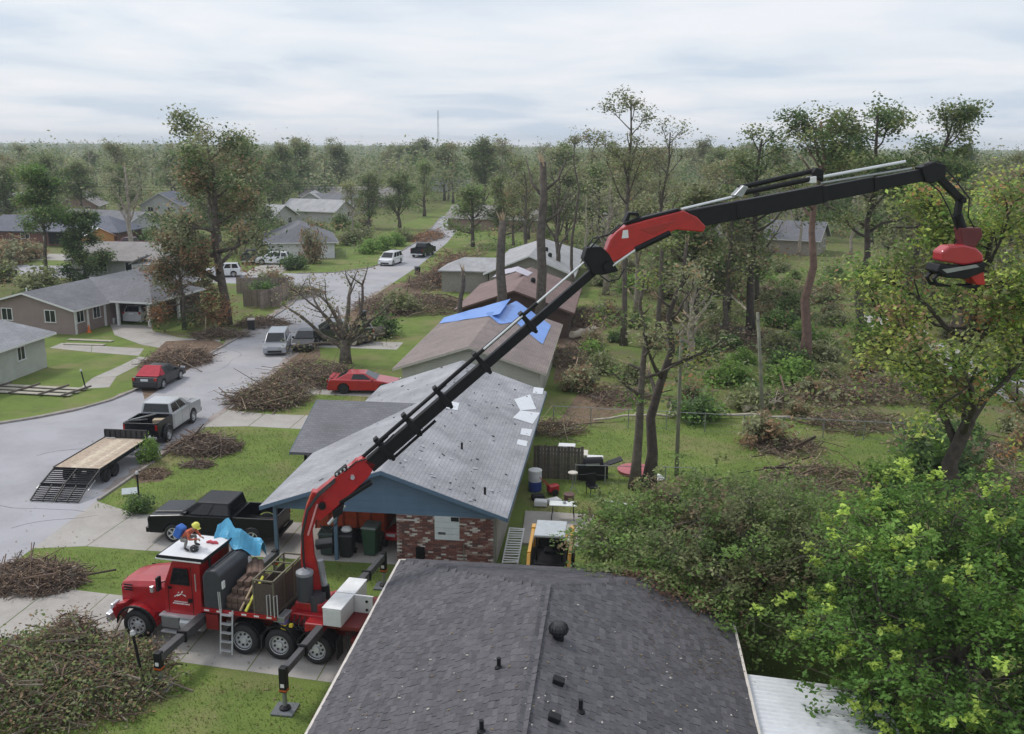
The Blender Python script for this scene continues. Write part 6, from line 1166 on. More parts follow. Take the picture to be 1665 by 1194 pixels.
# ------------------------------------------------------------------ trees, shrubs, brush
BARKG = M('bark', (.115, .095, .078), .95, var=.45, scale=3, bump=.8, bscale=14); BARKP = M('bark_pale', (.32, .275, .23), .95, var=.35, scale=3, bump=.7, bscale=12); BARKD = M('bark_dark', (.075, .06, .052), .95, var=.4, scale=4, bump=.8)
SPLIT = M('split_wood', (.46, .34, .22), .85, var=.3, scale=6)
GREEN, OLIVE, GREYO, YELL, BROWN, DARKG, RUST = (.075, .125, .032), (.098, .113, .044), (.125, .13, .075), (.19, .22, .055), (.15, .10, .06), (.045, .072, .028), (.20, .10, .05)
def unit(v): return v/np.linalg.norm(v)
def grow(seed, H, r0, clear=.35, nl=10, reach=.36, el=(25, 60), sub=4, per=45, cr=.75, leaf=.34, pal=((OLIVE, 1),), broken=.0, lean=(0, 0), forks=1, droop=0., topbreak=False, sag=.0):
    """limbs and leaf clusters of one tree: returns (tubes, leaf centres, sizes, colours)"""
    g = np.random.default_rng(seed); tubes = []; tips = []; splits = []
    n = 7; tp = [np.array([lean[0]*(i/n)**1.5*H, lean[1]*(i/n)**1.5*H, H*.93*i/n]) + np.append(g.normal(0, .012*H*min(1, i/2), 2), 0) for i in range(n+1)]
    tr = [r0*(1-.78*(i/n)) * (1.35 if i == 0 else 1) for i in range(n+1)]
    tubes.append((tp, tr, 8))
    def trunk(t): f = t*n; i = min(int(f), n-1); return tp[i]+(tp[i+1]-tp[i])*(f-i), tr[i]+(tr[i+1]-tr[i])*(f-i)
    az = g.uniform(0, 6.28)
    for i in range(nl):
        t = clear+(.97-clear)*(i+g.uniform(.1, .9))/nl; b, rb = trunk(t); az += 2.4+g.normal(0, .35); e = math.radians(g.uniform(*el))
        L = H*reach*(1-.55*(t-clear)/(1-clear))*g.uniform(.7, 1.2); d = np.array([math.cos(az)*math.cos(e), math.sin(az)*math.cos(e), math.sin(e)])
        brk = g.random() < broken
        if brk: L *= g.uniform(.25, .6)
        pts = [b]; m = 4
        for k in range(m): d = unit(d+g.normal(0, .16, 3)+np.array([0, 0, .10-droop*.35])); pts.append(pts[-1]+d*L/m)
        tubes.append((pts, [rb*.55*(1-.8*k/m)+.012 for k in range(m+1)] if not brk else [rb*.6*(1-.35*k/m) for k in range(m+1)], 5))
        if brk:
            splits.append((pts[-1], d, rb*.5)); continue
        for j in range(sub):
            q = g.uniform(.35, 1.); f = q*m; a = min(int(f), m-1); s0 = pts[a]+(pts[a+1]-pts[a])*(f-a); dd = unit(d+g.normal(0, .65, 3)+np.array([0, 0, .15-droop])); l2 = L*g.uniform(.22, .45)
            s1 = s0+dd*l2*.5; s2 = s1+unit(dd+g.normal(0, .3, 3)+np.array([0, 0, -droop]))*l2*.5; tubes.append(([s0, s1, s2], [rb*.16+.012, rb*.1+.01, .008], 4)); tips += [s2, (s1+s2)/2 if g.random() < .5 else s1]
        tips.append(pts[-1])
    if not topbreak: tips += [tp[-1], tp[-1]+np.array([0, 0, .04*H]), tp[-2]]
    else: splits.append((tp[-1], np.array([0, 0, 1.]), tr[-1]))
    C = []; S = []; K = []; names = [p for p, _ in pal]; w = np.array([q for _, q in pal], float); w /= w.sum()
    for t in tips:
        k = max(3, int(per*g.uniform(.4, 1.5))); base = np.array(names[g.choice(len(names), p=w)])*g.uniform(.75, 1.25)
        c = t+g.normal(0, 1, (k, 3))*np.array([cr, cr, cr*.62])*.62; c[:, 2] -= sag*np.abs(g.normal(0, 1, k)); C.append(c); S.append(leaf*g.uniform(.55, 1.3, k)); K.append(base*g.uniform(.7, 1.35, (k, 1))*g.uniform(.92, 1.08, (k, 3)))
    if not C: return tubes, np.zeros((0, 3)), np.zeros(0), np.zeros((0, 3)), splits
    return tubes, np.concatenate(C), np.concatenate(S), np.concatenate(K), splits
def tree_meshes(nm, bark, **k):
    seed = k['seed']; tubes, C, S, K, sp = grow(**k); b = MB()
    for pts, rad, n in tubes: b.tube(pts, rad, n, cap=True)
    for p, d, r in sp:      # splintered ends
        g = np.random.default_rng(seed+5)
        for q in range(5): v = unit(np.array(d)+g.normal(0, .22, 3)); o = g.normal(0, r*.5, 3); b.tube([np.array(p)+o-v*r*2, np.array(p)+o+v*r*g.uniform(2.5, 7)], [r*.4, .008], 4, 1)
    tm_ = b.mesh('trunk', [bark, SPLIT], True)
    cm = cards('crown', C, S, K, np.random.default_rng(seed+1)) if len(C) else None
    return tm_, cm
def plant_tree(name, label, p, ms, rz=0., sc=1., group=None, cat='tree', sz=None):
    t = thing(name, label, cat, p, rz, group); t.scale = (sc, sc, sz or sc); inst('trunk', ms[0], t)
    if ms[1]: inst('crown', ms[1], t)
    return t
def px_tree(name, label, base, top, bark, cat='tree', **k):
    p = Vector(G(*base)); H = on_wall(base[0] if len(top) < 2 else top[0], top[-1], (p.x, p.y), YAW)[1]; k.setdefault('seed', int(base[0])); return plant_tree(name, label, p, tree_meshes(name, bark, H=H, **k), cat=cat)
# --- the named trees
px_tree('oak_tree', 'large half broken oak with browned drooping foliage by the left street', (368, 530), (205,), BARKG, r0=.5, clear=.22, nl=17, reach=.36, el=(5, 50), sub=7, per=88, cr=1.0, leaf=.3, pal=((GREYO, 5), (OLIVE, 3), (DARKG, 3), (BROWN, 1.2)), broken=.12, droop=.12, lean=(-.06, 0), sag=.3)
px_tree('drooping_limb', 'torn oak limb mass of brown dying leaves hanging beside the carport', (300, 536), (350,), BARKG, cat='limb', seed=71, r0=.18, clear=.12, nl=15, reach=.36, el=(-5, 45), sub=6, per=80, cr=.8, leaf=.26, pal=((BROWN, 3), (RUST, 1.4), (DARKG, 2.5), (GREYO, 2)), droop=.35, sag=.5)
# splintered snag by the street: many bare limbs from one butt
def snag_tree(name, label, p, limbs, r0, leaves, seed, bark=BARKP):
    g = np.random.default_rng(seed); t = thing(name, label, 'tree', p); b = MB(); C = []
    b.tube([(0, 0, -.1), (0, .02, .8), (.05, 0, 1.9)], [r0*1.3, r0, r0*.9], 10)
    for (az, e, L, r) in limbs:
        d = np.array([math.cos(az)*math.cos(e), math.sin(az)*math.cos(e), math.sin(e)]); pts = [np.array([0, 0, g.uniform(.9, 1.9)])]
        for k in range(5): d = unit(d+g.normal(0, .18, 3)); pts.append(pts[-1]+d*L/5)
        b.tube(pts, [r*(1-.6*k/5) for k in range(6)], 7)
        for q in range(3): s = pts[int(g.integers(2, 6))]; v = unit(d+g.normal(0, .6, 3)); b.tube([s, s+v*L*.2, s+v*L*.3+g.normal(0, .1, 3)], [r*.35, r*.2, .012], 5); C.append(s+v*L*.28)
        for q in range(3): v = unit(d+g.normal(0, .2, 3)); b.tube([pts[-1]-v*.1, pts[-1]+v*g.uniform(.2, .5)], [r*.2, .01], 4, 1)
    inst('trunk', b.mesh('trunk', [bark, SPLIT], True), t)
    if leaves:
        cc = np.concatenate([c+g.normal(0, .4, (leaves, 3)) for c in C]); k = len(cc); inst('crown', cards('crown', cc, .22*g.uniform(.5, 1.3, k), np.array([GREYO, OLIVE, BROWN])[g.integers(0, 3, k)]*g.uniform(.7, 1.3, (k, 1)), g), t)
    return t
snag_tree('snag_tree', 'splintered bare snag with thick broken limbs beside the street', G(562, 592), [(2.9, 1.12, 5.4, .2), (2.4, .95, 4.9, .15), (3.3, .85, 5.2, .15), (.2, 1.2, 5.6, .22), (.6, .9, 4.9, .14), (1.6, 1.28, 4.6, .26), (-1.2, .7, 3.2, .12), (3.0, .5, 4.0, .12), (-.3, .5, 3.0, .11), (2.7, 1.32, 6.0, .18), (3.4, 1.2, 5.0, .14), (4.4, 1.1, 4.2, .14)], .42, 40, 3, BARKG)
def snag_pole(name, label, p, H, r, seed, limbs=2):
    g = np.random.default_rng(seed); t = thing(name, label, 'tree', p); b = MB(); L = H
    pts = [np.array([g.normal(0, .04)*k, g.normal(0, .04)*k, H*k/5]) for k in range(6)]; b.tube(pts, [r*(1.2-.45*k/5) for k in range(6)], 9)
    for q in range(7): v = unit(np.array([g.normal(0, .25), g.normal(0, .25), 1])); o = np.append(g.normal(0, r*.35, 2), 0); b.tube([pts[-1]+o-v*.4, pts[-1]+o+v*g.uniform(.3, 1.1)*min(1, H/6)], [r*.3, .012], 4, 1)
    for q in range(limbs): s = pts[3]*.5+pts[4]*.5+np.array([0, 0, g.uniform(-.1, .15)*H]); a = g.uniform(0, 6.28); d = np.array([math.cos(a)*.8, math.sin(a)*.8, .6]); b.tube([s, s+d*H*.12, s+d*H*.2+np.array([0, 0, .1*H])], [r*.4, r*.28, .03], 5)
    inst('trunk', b.mesh('trunk', [BARKG, SPLIT], True), t); return t
snag_pole('broken_trunk', 'tall snapped trunk with pale splintered top between the roofs', (-9.9, 79.5, 0), 10.4, .42, 2, 0); snag_pole('broken_trunk', 'taller grey trunk with torn red splintered crown behind the boom', (-6.6, 81, 0), 15.2, .40, 5, 3); snag_pole('broken_trunk', 'thin short snapped trunk with a pale top by rust brown roof', (-13.2, 79.2, 0), 6.2, .22, 8, 0)
plant_tree('twin_trunk_tree', 'straight grey trunk of the twin pair on the back lawn', G(1032, 795), tree_meshes('t', BARKG, seed=31, H=11.5, r0=.26, clear=.42, nl=9, reach=.25, el=(-10, 45), sub=3, per=34, cr=.6, leaf=.2, pal=((OLIVE, 2), (GREEN, 2), (YELL, .6)), broken=.45, topbreak=True))
plant_tree('twin_trunk_tree', 'leaning dark trunk of the twin pair on the back lawn', G(1055, 790), tree_meshes('t', BARKD, seed=33, H=13, r0=.30, clear=.35, nl=10, reach=.3, el=(-5, 50), sub=3, per=30, cr=.6, leaf=.2, pal=((OLIVE, 2), (GREYO, 2), (BROWN, .5)), broken=.45, topbreak=True, lean=(.10, .05)))
px_tree('pine_tree', 'tall pine with bare reddish trunk in the far yard under the jib', (1308, 600), (1322, 165), M('pine_bark', (.17, .105, .085), .95, var=.35, scale=3, bump=.8), seed=41, r0=.42, clear=.62, nl=15, reach=.24, el=(5, 45), sub=5, per=52, cr=.8, leaf=.28, pal=((DARKG, 4), (OLIVE, 3), (GREYO, 1)), broken=.1)
for i, (x, y, H, sd, lab) in enumerate(((19.5, 78, 20.5, 43, 'tallest pine with dense dark crown behind the jib'), (23.5, 82, 20.5, 45, 'wind bent pine leaning right behind the jib tip'), (12.0, 86, 18.5, 47, 'thin broken pine left of the tall dark pine'))):
    plant_tree('pine_tree', lab, (x, y, 0), tree_meshes('p', BARKD, seed=sd, H=H, r0=.38, clear=.48, nl=16, reach=.24, el=(5, 50), sub=5, per=60 if i != 2 else 22, cr=.85, leaf=.28, pal=((DARKG, 4), (OLIVE, 2.5), (GREYO, .7)), broken=.12, lean=((0, 0), (.14, 0), (-.03, 0))[i]))
plant_tree('slender_tree', 'slender tree with a light tuft of leaves above the red jib arm', (.6, 80, 0), tree_meshes('s', BARKG, seed=51, H=21.5, r0=.26, clear=.58, nl=13, reach=.17, el=(40, 75), sub=5, per=26, cr=.65, leaf=.24, pal=((GREYO, 3), (OLIVE, 1.5)), broken=.1))
plant_tree('slender_tree', 'shorter slender tree with sparse crown right of the light tufted one', (3.6, 83, 0), tree_meshes('s', BARKG, seed=52, H=19.0, r0=.24, clear=.55, nl=12, reach=.2, el=(30, 70), sub=4, per=16, cr=.7, leaf=.22, pal=((GREYO, 3), (OLIVE, 1.5)), broken=.2))
plant_tree('slender_tree', 'thin broken tree with one high leaf tuft left of the red jib arm', (-4.6, 95, 0), tree_meshes('s', BARKG, seed=54, H=18.6, r0=.2, clear=.93, nl=3, reach=.05, el=(40, 75), sub=3, per=20, cr=.5, leaf=.22, pal=((GREYO, 3), (BROWN, 1.0))))
# the tree the grapple is reaching into
plant_tree('maple_tree', 'ragged tree with yellow green leaves around the red grapple', (14.2, 39.3, 0), tree_meshes('m', BARKD, seed=61, H=14.4, r0=.42, clear=.34, nl=22, reach=.42, el=(0, 50), sub=8, per=80, cr=.8, leaf=.22, pal=((OLIVE, 3), (YELL, 3.4), (GREEN, 3.2), (RUST, .45), (BROWN, .7)), broken=.15))
plant_tree('maple_tree', 'ragged browning tree at the right edge beyond the red grapple', (21.5, 43.5, 0), tree_meshes('m', BARKD, seed=67, H=12.5, r0=.36, clear=.25, nl=17, reach=.42, el=(0, 50), sub=7, per=52, cr=.8, leaf=.2, pal=((OLIVE, 3), (YELL, 1.4), (GREYO, 2), (RUST, .7), (BROWN, 1.4)), broken=.2))
# bright green tree close to the camera
def leafy_mass(seed, cen, rad, nb, br, sub, per, cs, leaf, pal, roots, tips=.3, tipcol=(.26, .34, .07), zmin=.3, inner=.55, flat=.5, down=-.6, lift=None):
    """a dense crown built bough by bough: every bough is a lumpy spray of leaf clusters on its own limb"""
    g = np.random.default_rng(seed); b = MB(); C = []; S = []; K = []; cen = np.array(cen); rad = np.array(rad); roots = [np.array(r) for r in roots]; hub = []
    for i in range(nb//7):
        d = unit(g.normal(0, 1, 3)); p = cen+d*rad*g.uniform(.25, .62); p[2] = max(p[2], zmin); r = min(roots, key=lambda t: np.linalg.norm(t-p)); b.tube([r, (r+p)/2+g.normal(0, .15, 3), p], [.075, .06, .035], 6); hub.append(p)
    for i in range(nb):
        d = unit(g.normal(0, 1, 3))
        while d[2] < down: d = unit(g.normal(0, 1, 3))
        q = inner+(1.08-inner)*g.random()**.55; p = cen+d*rad*q; p[2] = max(p[2], zmin+g.random()*.3)
        r = min(hub, key=lambda t: np.linalg.norm(t-p)); m = (r*.45+p*.55)+g.normal(0, .12, 3); b.tube([r, m, p], [.03, .02, .008], 4)
        size = br*g.uniform(.7, 1.3); base = np.array(pal[int(g.integers(len(pal)))])*g.uniform(.8, 1.25); ax = unit(d*np.array([1, 1, .6])+np.array([0, 0, .25]))
        for j in range(int(sub*g.uniform(.7, 1.3))):
            o = g.normal(0, 1, 3)*np.array([.55, .55, .55*flat])*size+ax*g.uniform(-.3, .6)*size; c0 = p+o; k = int(per*g.uniform(.6, 1.4)); b.tube([p, c0], [.012, .004], 3)
            C.append(c0+g.normal(0, 1, (k, 3))*np.array([cs, cs, cs*.6])); S.append(leaf*g.uniform(.55, 1.35, k)); K.append(base*g.uniform(.85, 1.15)*g.uniform(.78, 1.22, (k, 1))*np.ones((k, 3)))
        if g.random() < tips:
            for j in range(int(g.integers(1, 4))):
                t0 = p+ax*size*g.uniform(.6, 1.05)+g.normal(0, .35, 3)*size; tone = np.array(tipcol)*g.uniform(.55, 1.1)
                for w_ in range(4): a2 = unit(ax+g.normal(0, .55, 3)); k = 8; C.append(t0+a2*np.linspace(.02, .3, k)[:, None]+g.normal(0, .04, (k, 3))); S.append(leaf*g.uniform(.7, 1.3, k)); K.append(tone*g.uniform(.8, 1.15, (k, 1))*np.ones((k, 3)))
    C = np.concatenate(C); C[:, 2] = np.maximum(C[:, 2], .05)
    if lift: C = lift(C)
    return b, cards('crown', C, np.concatenate(S), np.concatenate(K), g, upbias=1.1)
def near_tree():
    tr_ = [(0, 0, 0), (.05, .1, 1.2), (-.05, .05, 2.6), (.1, -.1, 4.2), (0, 0, 5.8)]
    rts = [(0, 0, 2.2), (.1, -.1, 4.0), (0, 0, 5.5), (-1.3, -.6, 3.6), (1.4, .5, 3.8), (.3, -1.5, 3.4), (-.4, 1.4, 4.2), (-1.2, .9, 2.4), (1.2, -1.2, 2.6)]
    b, cr = leafy_mass(81, (0, 0, 3.8), (3.6, 3.6, 3.8), 235, .85, 12, 25, .15, .14, [(.048, .094, .02), (.062, .116, .024), (.085, .145, .032), (.038, .076, .017)], rts, tips=.6, inner=.5)
    b.tube(tr_, [.3, .24, .2, .14, .06], 9)
    for r in rts: b.tube([(0, 0, max(.8, r[2]-1.4)), ((r[0])*.5, r[1]*.5, r[2]-.5), r], [.12, .09, .05], 6)
    return b.mesh('trunk', BARKG, True), cr
plant_tree('young_oak_tree', 'bright green leafy tree close in the lower right corner', (9.45, 24.4, 0), near_tree())
# toppled oak lying over the back of the dark roofed house
def toppled():
    o = np.array((10.2, 31.6, 0)); t = thing('toppled_tree', 'uprooted oak toppled against the back corner of the dark roof', 'tree', tuple(o)); L_ = lambda x, y, z: (x-o[0], y-o[1], z)
    rts = [L_(8.6, 31.9, 1.3), L_(7.2, 32.4, 1.7), L_(5.8, 32.9, 1.9), L_(4.4, 33.3, 2.2), L_(3.0, 33.6, 2.2), L_(1.6, 33.8, 2.1), L_(5.2, 31.6, 2.4), L_(6.4, 34.4, 2.1), L_(3.4, 34.9, 1.9)]
    def lift(P):      # leaves rest on the roof, none inside the house
        W = P+o; inside = (W[:, 0] < 3.85) & (W[:, 1] < 30.05) & (W[:, 0] > -7); zr = np.minimum(ZE+(3.75-W[:, 0])*SL, ZE+(YE-W[:, 1])*(ZR-ZE)/HIPR)+.06
        P = P.copy(); P[:, 2] = np.where(inside, np.maximum(P[:, 2], zr+.25*np.abs(np.sin(P[:, 0]*37+P[:, 1]*53))), P[:, 2]); return P
    pal = [(.066, .098, .028), (.05, .075, .025), (.08, .105, .038), (.072, .115, .03), (.09, .10, .046), (.095, .075, .045)]
    b, cr = leafy_mass(9, L_(4.5, 31.5, 2.35), (5.1, 4.3, 2.5), 280, .85, 12, 24, .17, .14, pal, rts, tips=.1, tipcol=(.13, .15, .06), inner=.3, flat=.6, down=-.3, lift=lift)
    b.tube([L_(11.4, 31.3, .5), L_(10.2, 31.6, .9), L_(8.6, 31.9, 1.3), L_(5.8, 32.9, 1.9), L_(3.0, 33.6, 2.2), L_(1.0, 33.9, 2.1)], [.45, .38, .3, .22, .13, .05], 10)
    for p, q, r in (((8.6, 31.9, 1.3), (5.2, 31.3, 2.6), .14), ((7.2, 32.4, 1.7), (3.4, 31.3, 2.9), .1), ((7.2, 32.4, 1.7), (6.2, 35.2, 2.6), .12), ((5.8, 32.9, 1.9), (3.2, 35.4, 2.3), .1), ((7.8, 31.6, 1.7), (4.3, 30.7, 3.0), .07), ((7.5, 31.8, 1.9), (3.9, 31.0, 3.3), .06)): p, q = np.array(L_(*p)), np.array(L_(*q)); b.tube([p, (p+q)/2+np.array([0, -.15, .2]), q], [r, r*.7, r*.3], 7)
    inst('trunk', b.mesh('trunk', M('limb_grey', (.2, .175, .15), .95, var=.35, scale=4, bump=.6), True), t); inst('crown', cr, t)
    g = np.random.default_rng(2); C = lift(np.concatenate([np.array(L_(3.2+g.uniform(-2.6, 1.6), 28.6+g.uniform(-2.2, 1.6), 2.75+g.uniform(-.2, .4)))+g.normal(0, .26, (34, 3)) for _ in range(60)])); k = len(C); inst('dead_leaves', cards('dead_leaves', C, .11*g.uniform(.6, 1.3, k), np.array((.075, .042, .03))*g.uniform(.5, 1.5, (k, 1))*np.ones((k, 3)), g), t)
    Q = np.array([tuple(NP(1000+g.random()*215, 955+g.random()*150, 1)+Vector((-1.7, 0, .05))) for _ in range(1500)]); Q = Q[(Q[:, 0] > -1.2) & (g.random(1500) < np.clip((Q[:, 0]-.2)/3, .03, 1))]; k = len(Q); inst('roof_litter', cards('roof_litter', Q-o, .05*g.uniform(.5, 1.4, k), np.array([(.09, .055, .03), (.075, .07, .035), (.13, .10, .06)])[g.integers(0, 3, k)], g, upbias=3), t)
    rt_ = MB()
    for k in range(16): a = k*.39; v = np.array([.35, math.cos(a), math.sin(a)]); c = np.array(L_(11.4, 31.3, .6)); rt_.tube([c, c+v*.5, c+v*g.uniform(.7, 1.1)], [.1, .06, .015], 5)
    rt_.build('root', BARKD, t)
toppled()
px_tree('leafy_tree', 'twin stemmed leafy tree before the brick ranch house', (80, 462), (78, 272), BARKG, seed=301, r0=.26, clear=.42, nl=14, reach=.3, el=(10, 60), sub=5, per=70, cr=.95, leaf=.34, pal=((OLIVE, 3), (DARKG, 2), (GREEN, 2)), broken=.1, lean=(.02, 0))
px_tree('evergreen_tree', 'dark drooping evergreen between the ranch house and the orange shed', (140, 462), (338,), BARKD, seed=303, r0=.2, clear=.05, nl=22, reach=.32, el=(-10, 35), sub=5, per=60, cr=.7, leaf=.3, pal=((DARKG, 4), (OLIVE, 1.5)), droop=.2)
px_tree('bare_tree', 'tall pale bare tree with stripped limbs behind the taupe roof', (216, 428), (258,), BARKP, seed=305, r0=.42, clear=.3, nl=11, reach=.34, el=(35, 70), sub=4, per=5, cr=.7, leaf=.3, pal=((GREYO, 1),), broken=.35, topbreak=True)
for i, (px, py, tp, lab) in enumerate(((768, 402, 292, 'full green tree at the bend of the far street'), (815, 402, 288, 'full green tree behind the snapped trunk by the pale roof'), (690, 352, 262, 'full green tree left of the street end'), (650, 372, 282, 'dark leafy tree behind the corner hedge'), (600, 372, 290, 'leafy tree right of the white house roof'), (420, 405, 285, 'leafy tree left of the white house garage'))):
    px_tree('leafy_tree', lab, (px, py), (tp,), BARKG, seed=310+i, r0=.35, clear=.16, nl=15, reach=.36, el=(8, 65), sub=5, per=46, cr=1.15, leaf=.4, pal=((OLIVE, 3), (GREEN, 2), (GREYO, 2)), broken=.22)
for i, (px, py, tp, lab) in enumerate(((905, 470, 262, 'bare forked tree behind the boom elbow'), (985, 480, 300, 'bare many limbed tree right behind the elbow'), (1075, 470, 310, 'bare tree with pale split limbs behind the red jib arm'), (1150, 480, 300, 'bare leaning tree below the black jib'), (1230, 500, 330, 'bare pale tree left of the reddish pine'), (1120, 600, 440, 'short bare broken tree behind the first wooden pole'))):
    px_tree('bare_tree', lab, (px, py), (tp,), BARKP if i % 2 else BARKG, seed=330+i, r0=.34, clear=.25, nl=13, reach=.42, el=(30, 72), sub=5, per=7, cr=.9, leaf=.3, pal=((GREYO, 2), (OLIVE, 1)), broken=.4, topbreak=True)
# --- stock of storm-thinned trees, planted many times
FULL = [tree_meshes('f', BARKG, seed=100+i, H=13, r0=.3, clear=.14, nl=16, reach=.34, el=(10, 55), sub=5, per=46, cr=1.25, leaf=.44, pal=((OLIVE, 3), (GREYO, 3.5), (DARKG, .8), (GREEN, 1.5)), broken=.2) for i in range(4)]
SPARSE = [tree_meshes('s', BARKP if i % 2 else BARKG, seed=120+i, H=13, r0=.3, clear=.3, nl=13, reach=.32, el=(20, 65), sub=5, per=24, cr=1.0, leaf=.38, pal=((GREYO, 3), (OLIVE, 2), (BROWN, .8)), broken=.4, topbreak=i % 2 == 0) for i in range(5)]
BARE = [tree_meshes('b', BARKP if i % 2 else BARKG, seed=140+i, H=11, r0=.28, clear=.35, nl=9, reach=.3, el=(30, 70), sub=3, per=3, cr=.6, leaf=.3, pal=((GREYO, 1),), broken=.7, topbreak=True) for i in range(4)]
PINE = [tree_meshes('p', BARKD, seed=160+i, H=16, r0=.28, clear=.5, nl=14, reach=.2, el=(5, 40), sub=4, per=46, cr=.8, leaf=.4, pal=((DARKG, 3), (OLIVE, 1)), broken=.1) for i in range(2)]
def px_of(x, y, z):
    c, s = math.cos(YAW), math.sin(YAW); X = x*c+y*s; f = -x*s+y*c; d = f*math.cos(PIT)-(z-CAMH)*math.sin(PIT); u = f*math.sin(PIT)+(z-CAMH)*math.cos(PIT); return CX+F*X/d, CY-F*u/d
CLEAR = [(425, 352, 590, 450, 150), (600, 362, 765, 470, 200), (0, 352, 128, 432, 150), (150, 372, 222, 425, 145), (140, 410, 245, 470, 118), (0, 440, 500, 620, 100), (600, 400, 940, 620, 112), (180, 325, 285, 378, 190), (430, 330, 525, 362, 190), (600, 296, 690, 330, 300), (1255, 355, 1410, 410, 150)]
ROADX = lambda y: -27.5-(max(0, y-130)*.09)
HZ = [(o.location.x, o.location.y) for o in bpy.data.objects if o.get('category') == 'house']
LAB = {'F': 'full olive green tree in the storm torn neighbourhood wood', 'S': 'thinned tree with broken limbs and sparse grey leaves in the wood', 'B': 'bare broken tree with pale snapped limbs in the wood', 'P': 'dark narrow pine rising from the neighbourhood wood'}
NMS = {'F': 'leafy_tree', 'S': 'storm_thinned_tree', 'B': 'bare_tree', 'P': 'pine_tree'}
STOCK = {'F': FULL, 'S': SPARSE, 'B': BARE, 'P': PINE}
LBL = []
rg = np.random.default_rng(77); planted = []; cnt = {k: 0 for k in 'FSBP'}; tries = 0
while len(planted) < 292 and tries < 9000:
    tries += 1; far = len(planted) >= 125
    y = rg.uniform(84, 190) if not far else 185+225*rg.random()**1.1; a = rg.uniform(R(-39), R(26)); x = math.tan(a)*y
    if abs(x-ROADX(y)+2.5) < 8 and y < 235: continue
    if any((x-hx)**2+(y-hy-6)**2 < 11**2 for hx, hy in HZ): continue
    if -44 < x < -2 and y < 135 and x > -16 and x < -2: continue
    if x < -34 and 108 < y < 127: continue
    k = rg.choice(list('FSBP'), p=[.30, .41, .26, .03] if x < 0 or y > 200 else [.08, .46, .43, .03]); sc = rg.uniform(.72, 1.18)
    if y > 180: sc = rg.uniform(.95, 1.35)
    if k == 'P': sc *= .95
    hh = (13, 13, 11, 16)['FSBP'.index(k)]*sc; p0 = px_of(x, y, 0); p1 = px_of(x, y, hh); wd = hh*.28*F/y
    if any(y < D and p0[0]+wd > x0 and p0[0]-wd < x1 and p0[1] > y0-8 and p1[1] < y1-12 for x0, y0, x1, y1, D in CLEAR): continue
    if any((x-q[0])**2+(y-q[1])**2 < (3.2 if not far else 4)**2 for q in planted): continue
    if cnt[k] > 140: continue
    cnt[k] += 1; planted.append((x, y)); zone = ('on the left of the street' if x < ROADX(y) else 'beyond the yards right of the street') if y < 190 else 'in the far wood'
    LBL.append((plant_tree(NMS[k], 'tree', (x, y, 0), STOCK[k][int(rg.integers(len(STOCK[k])))], rg.uniform(0, 6.28), sc, 'trees of the storm torn wood', sz=sc*rg.uniform(.85, 1.1)),
                {'F': 'full olive green tree', 'S': 'thin grey green tree with broken limbs', 'B': 'bare tree with snapped pale limbs', 'P': 'dark narrow pine'}[k], p0[0], y))
ORD = ['nearest', 'second nearest', 'third nearest', 'fourth nearest', 'fifth nearest', 'sixth nearest', 'seventh nearest', 'eighth nearest', 'ninth nearest', 'tenth nearest', 'eleventh nearest', 'twelfth nearest', 'thirteenth nearest', 'fourteenth nearest', 'fifteenth nearest', 'sixteenth nearest', 'seventeenth nearest', 'eighteenth nearest', 'nineteenth nearest', 'twentieth nearest', 'twenty-first nearest', 'twenty-second nearest', 'twenty-third nearest', 'twenty-fourth nearest', 'twenty-fifth nearest', 'twenty-sixth nearest', 'twenty-seventh nearest', 'twenty-eighth nearest']
def spread_labels(items, zones):
    from collections import defaultdict
    dd = defaultdict(list)
    for o, kind, px, d in items: dd[(kind, next((z for x, z in zones if px < x), zones[-1][1]))].append((d, o))
    for (kind, z), v in dd.items():
        for i, (d, o) in enumerate(sorted(v, key=lambda t: t[0])): o['label'] = '%s %s, %s' % (kind, z, ORD[min(i, 27)])
spread_labels(LBL, ((90, 'at the far left'), (180, 'above the orange shed'), (260, 'left of the oak'), (345, 'behind the oak left half'), (430, 'behind the oak right half'), (510, 'above the white house'), (580, 'below the radio mast'), (660, 'beside the far street'), (760, 'over the street end'), (850, 'behind the snapped trunk'), (930, 'behind the torn trunk'), (1010, 'behind the boom elbow'), (1090, 'above the red jib arm'), (1170, 'behind the red jib end'), (1260, 'behind the black jib'), (1350, 'by the reddish pine'), (1450, 'by the dark pines'), (1560, 'behind the jib tip'), (9999, 'at the far right')))
# far wood to the horizon, one mass
g = np.random.default_rng(31); C = []; S = []; K = []
for i in range(7600):
    y = 235*(8.6**g.random()); a = g.uniform(R(-47), R(34)); x = math.tan(a)*y; h = g.uniform(9, 18.5)*(1+.25*(g.random() < .1)); r = g.uniform(2.5, 5); k = 38
    d = g.normal(0, 1, (k, 3)); d /= np.linalg.norm(d, axis=1)[:, None]; c = np.array([x, y, h*.6])+d*(g.random((k, 1))**.75)*np.array([r, r, h*.36]); C.append(c); S.append(g.uniform(.45, .95, k)*(1+y/800)); K.append(np.array([OLIVE, GREYO, DARKG, GREYO][g.integers(4)])*g.uniform(.8, 1.4)*g.uniform(.8, 1.2, (k, 1))*np.ones((k, 3)))
o = inst('treeline', cards('treeline', np.concatenate(C), np.concatenate(S), np.concatenate(K), g)); tag(o, 'hazy far wood running to the horizon', 'wood', kind='stuff')
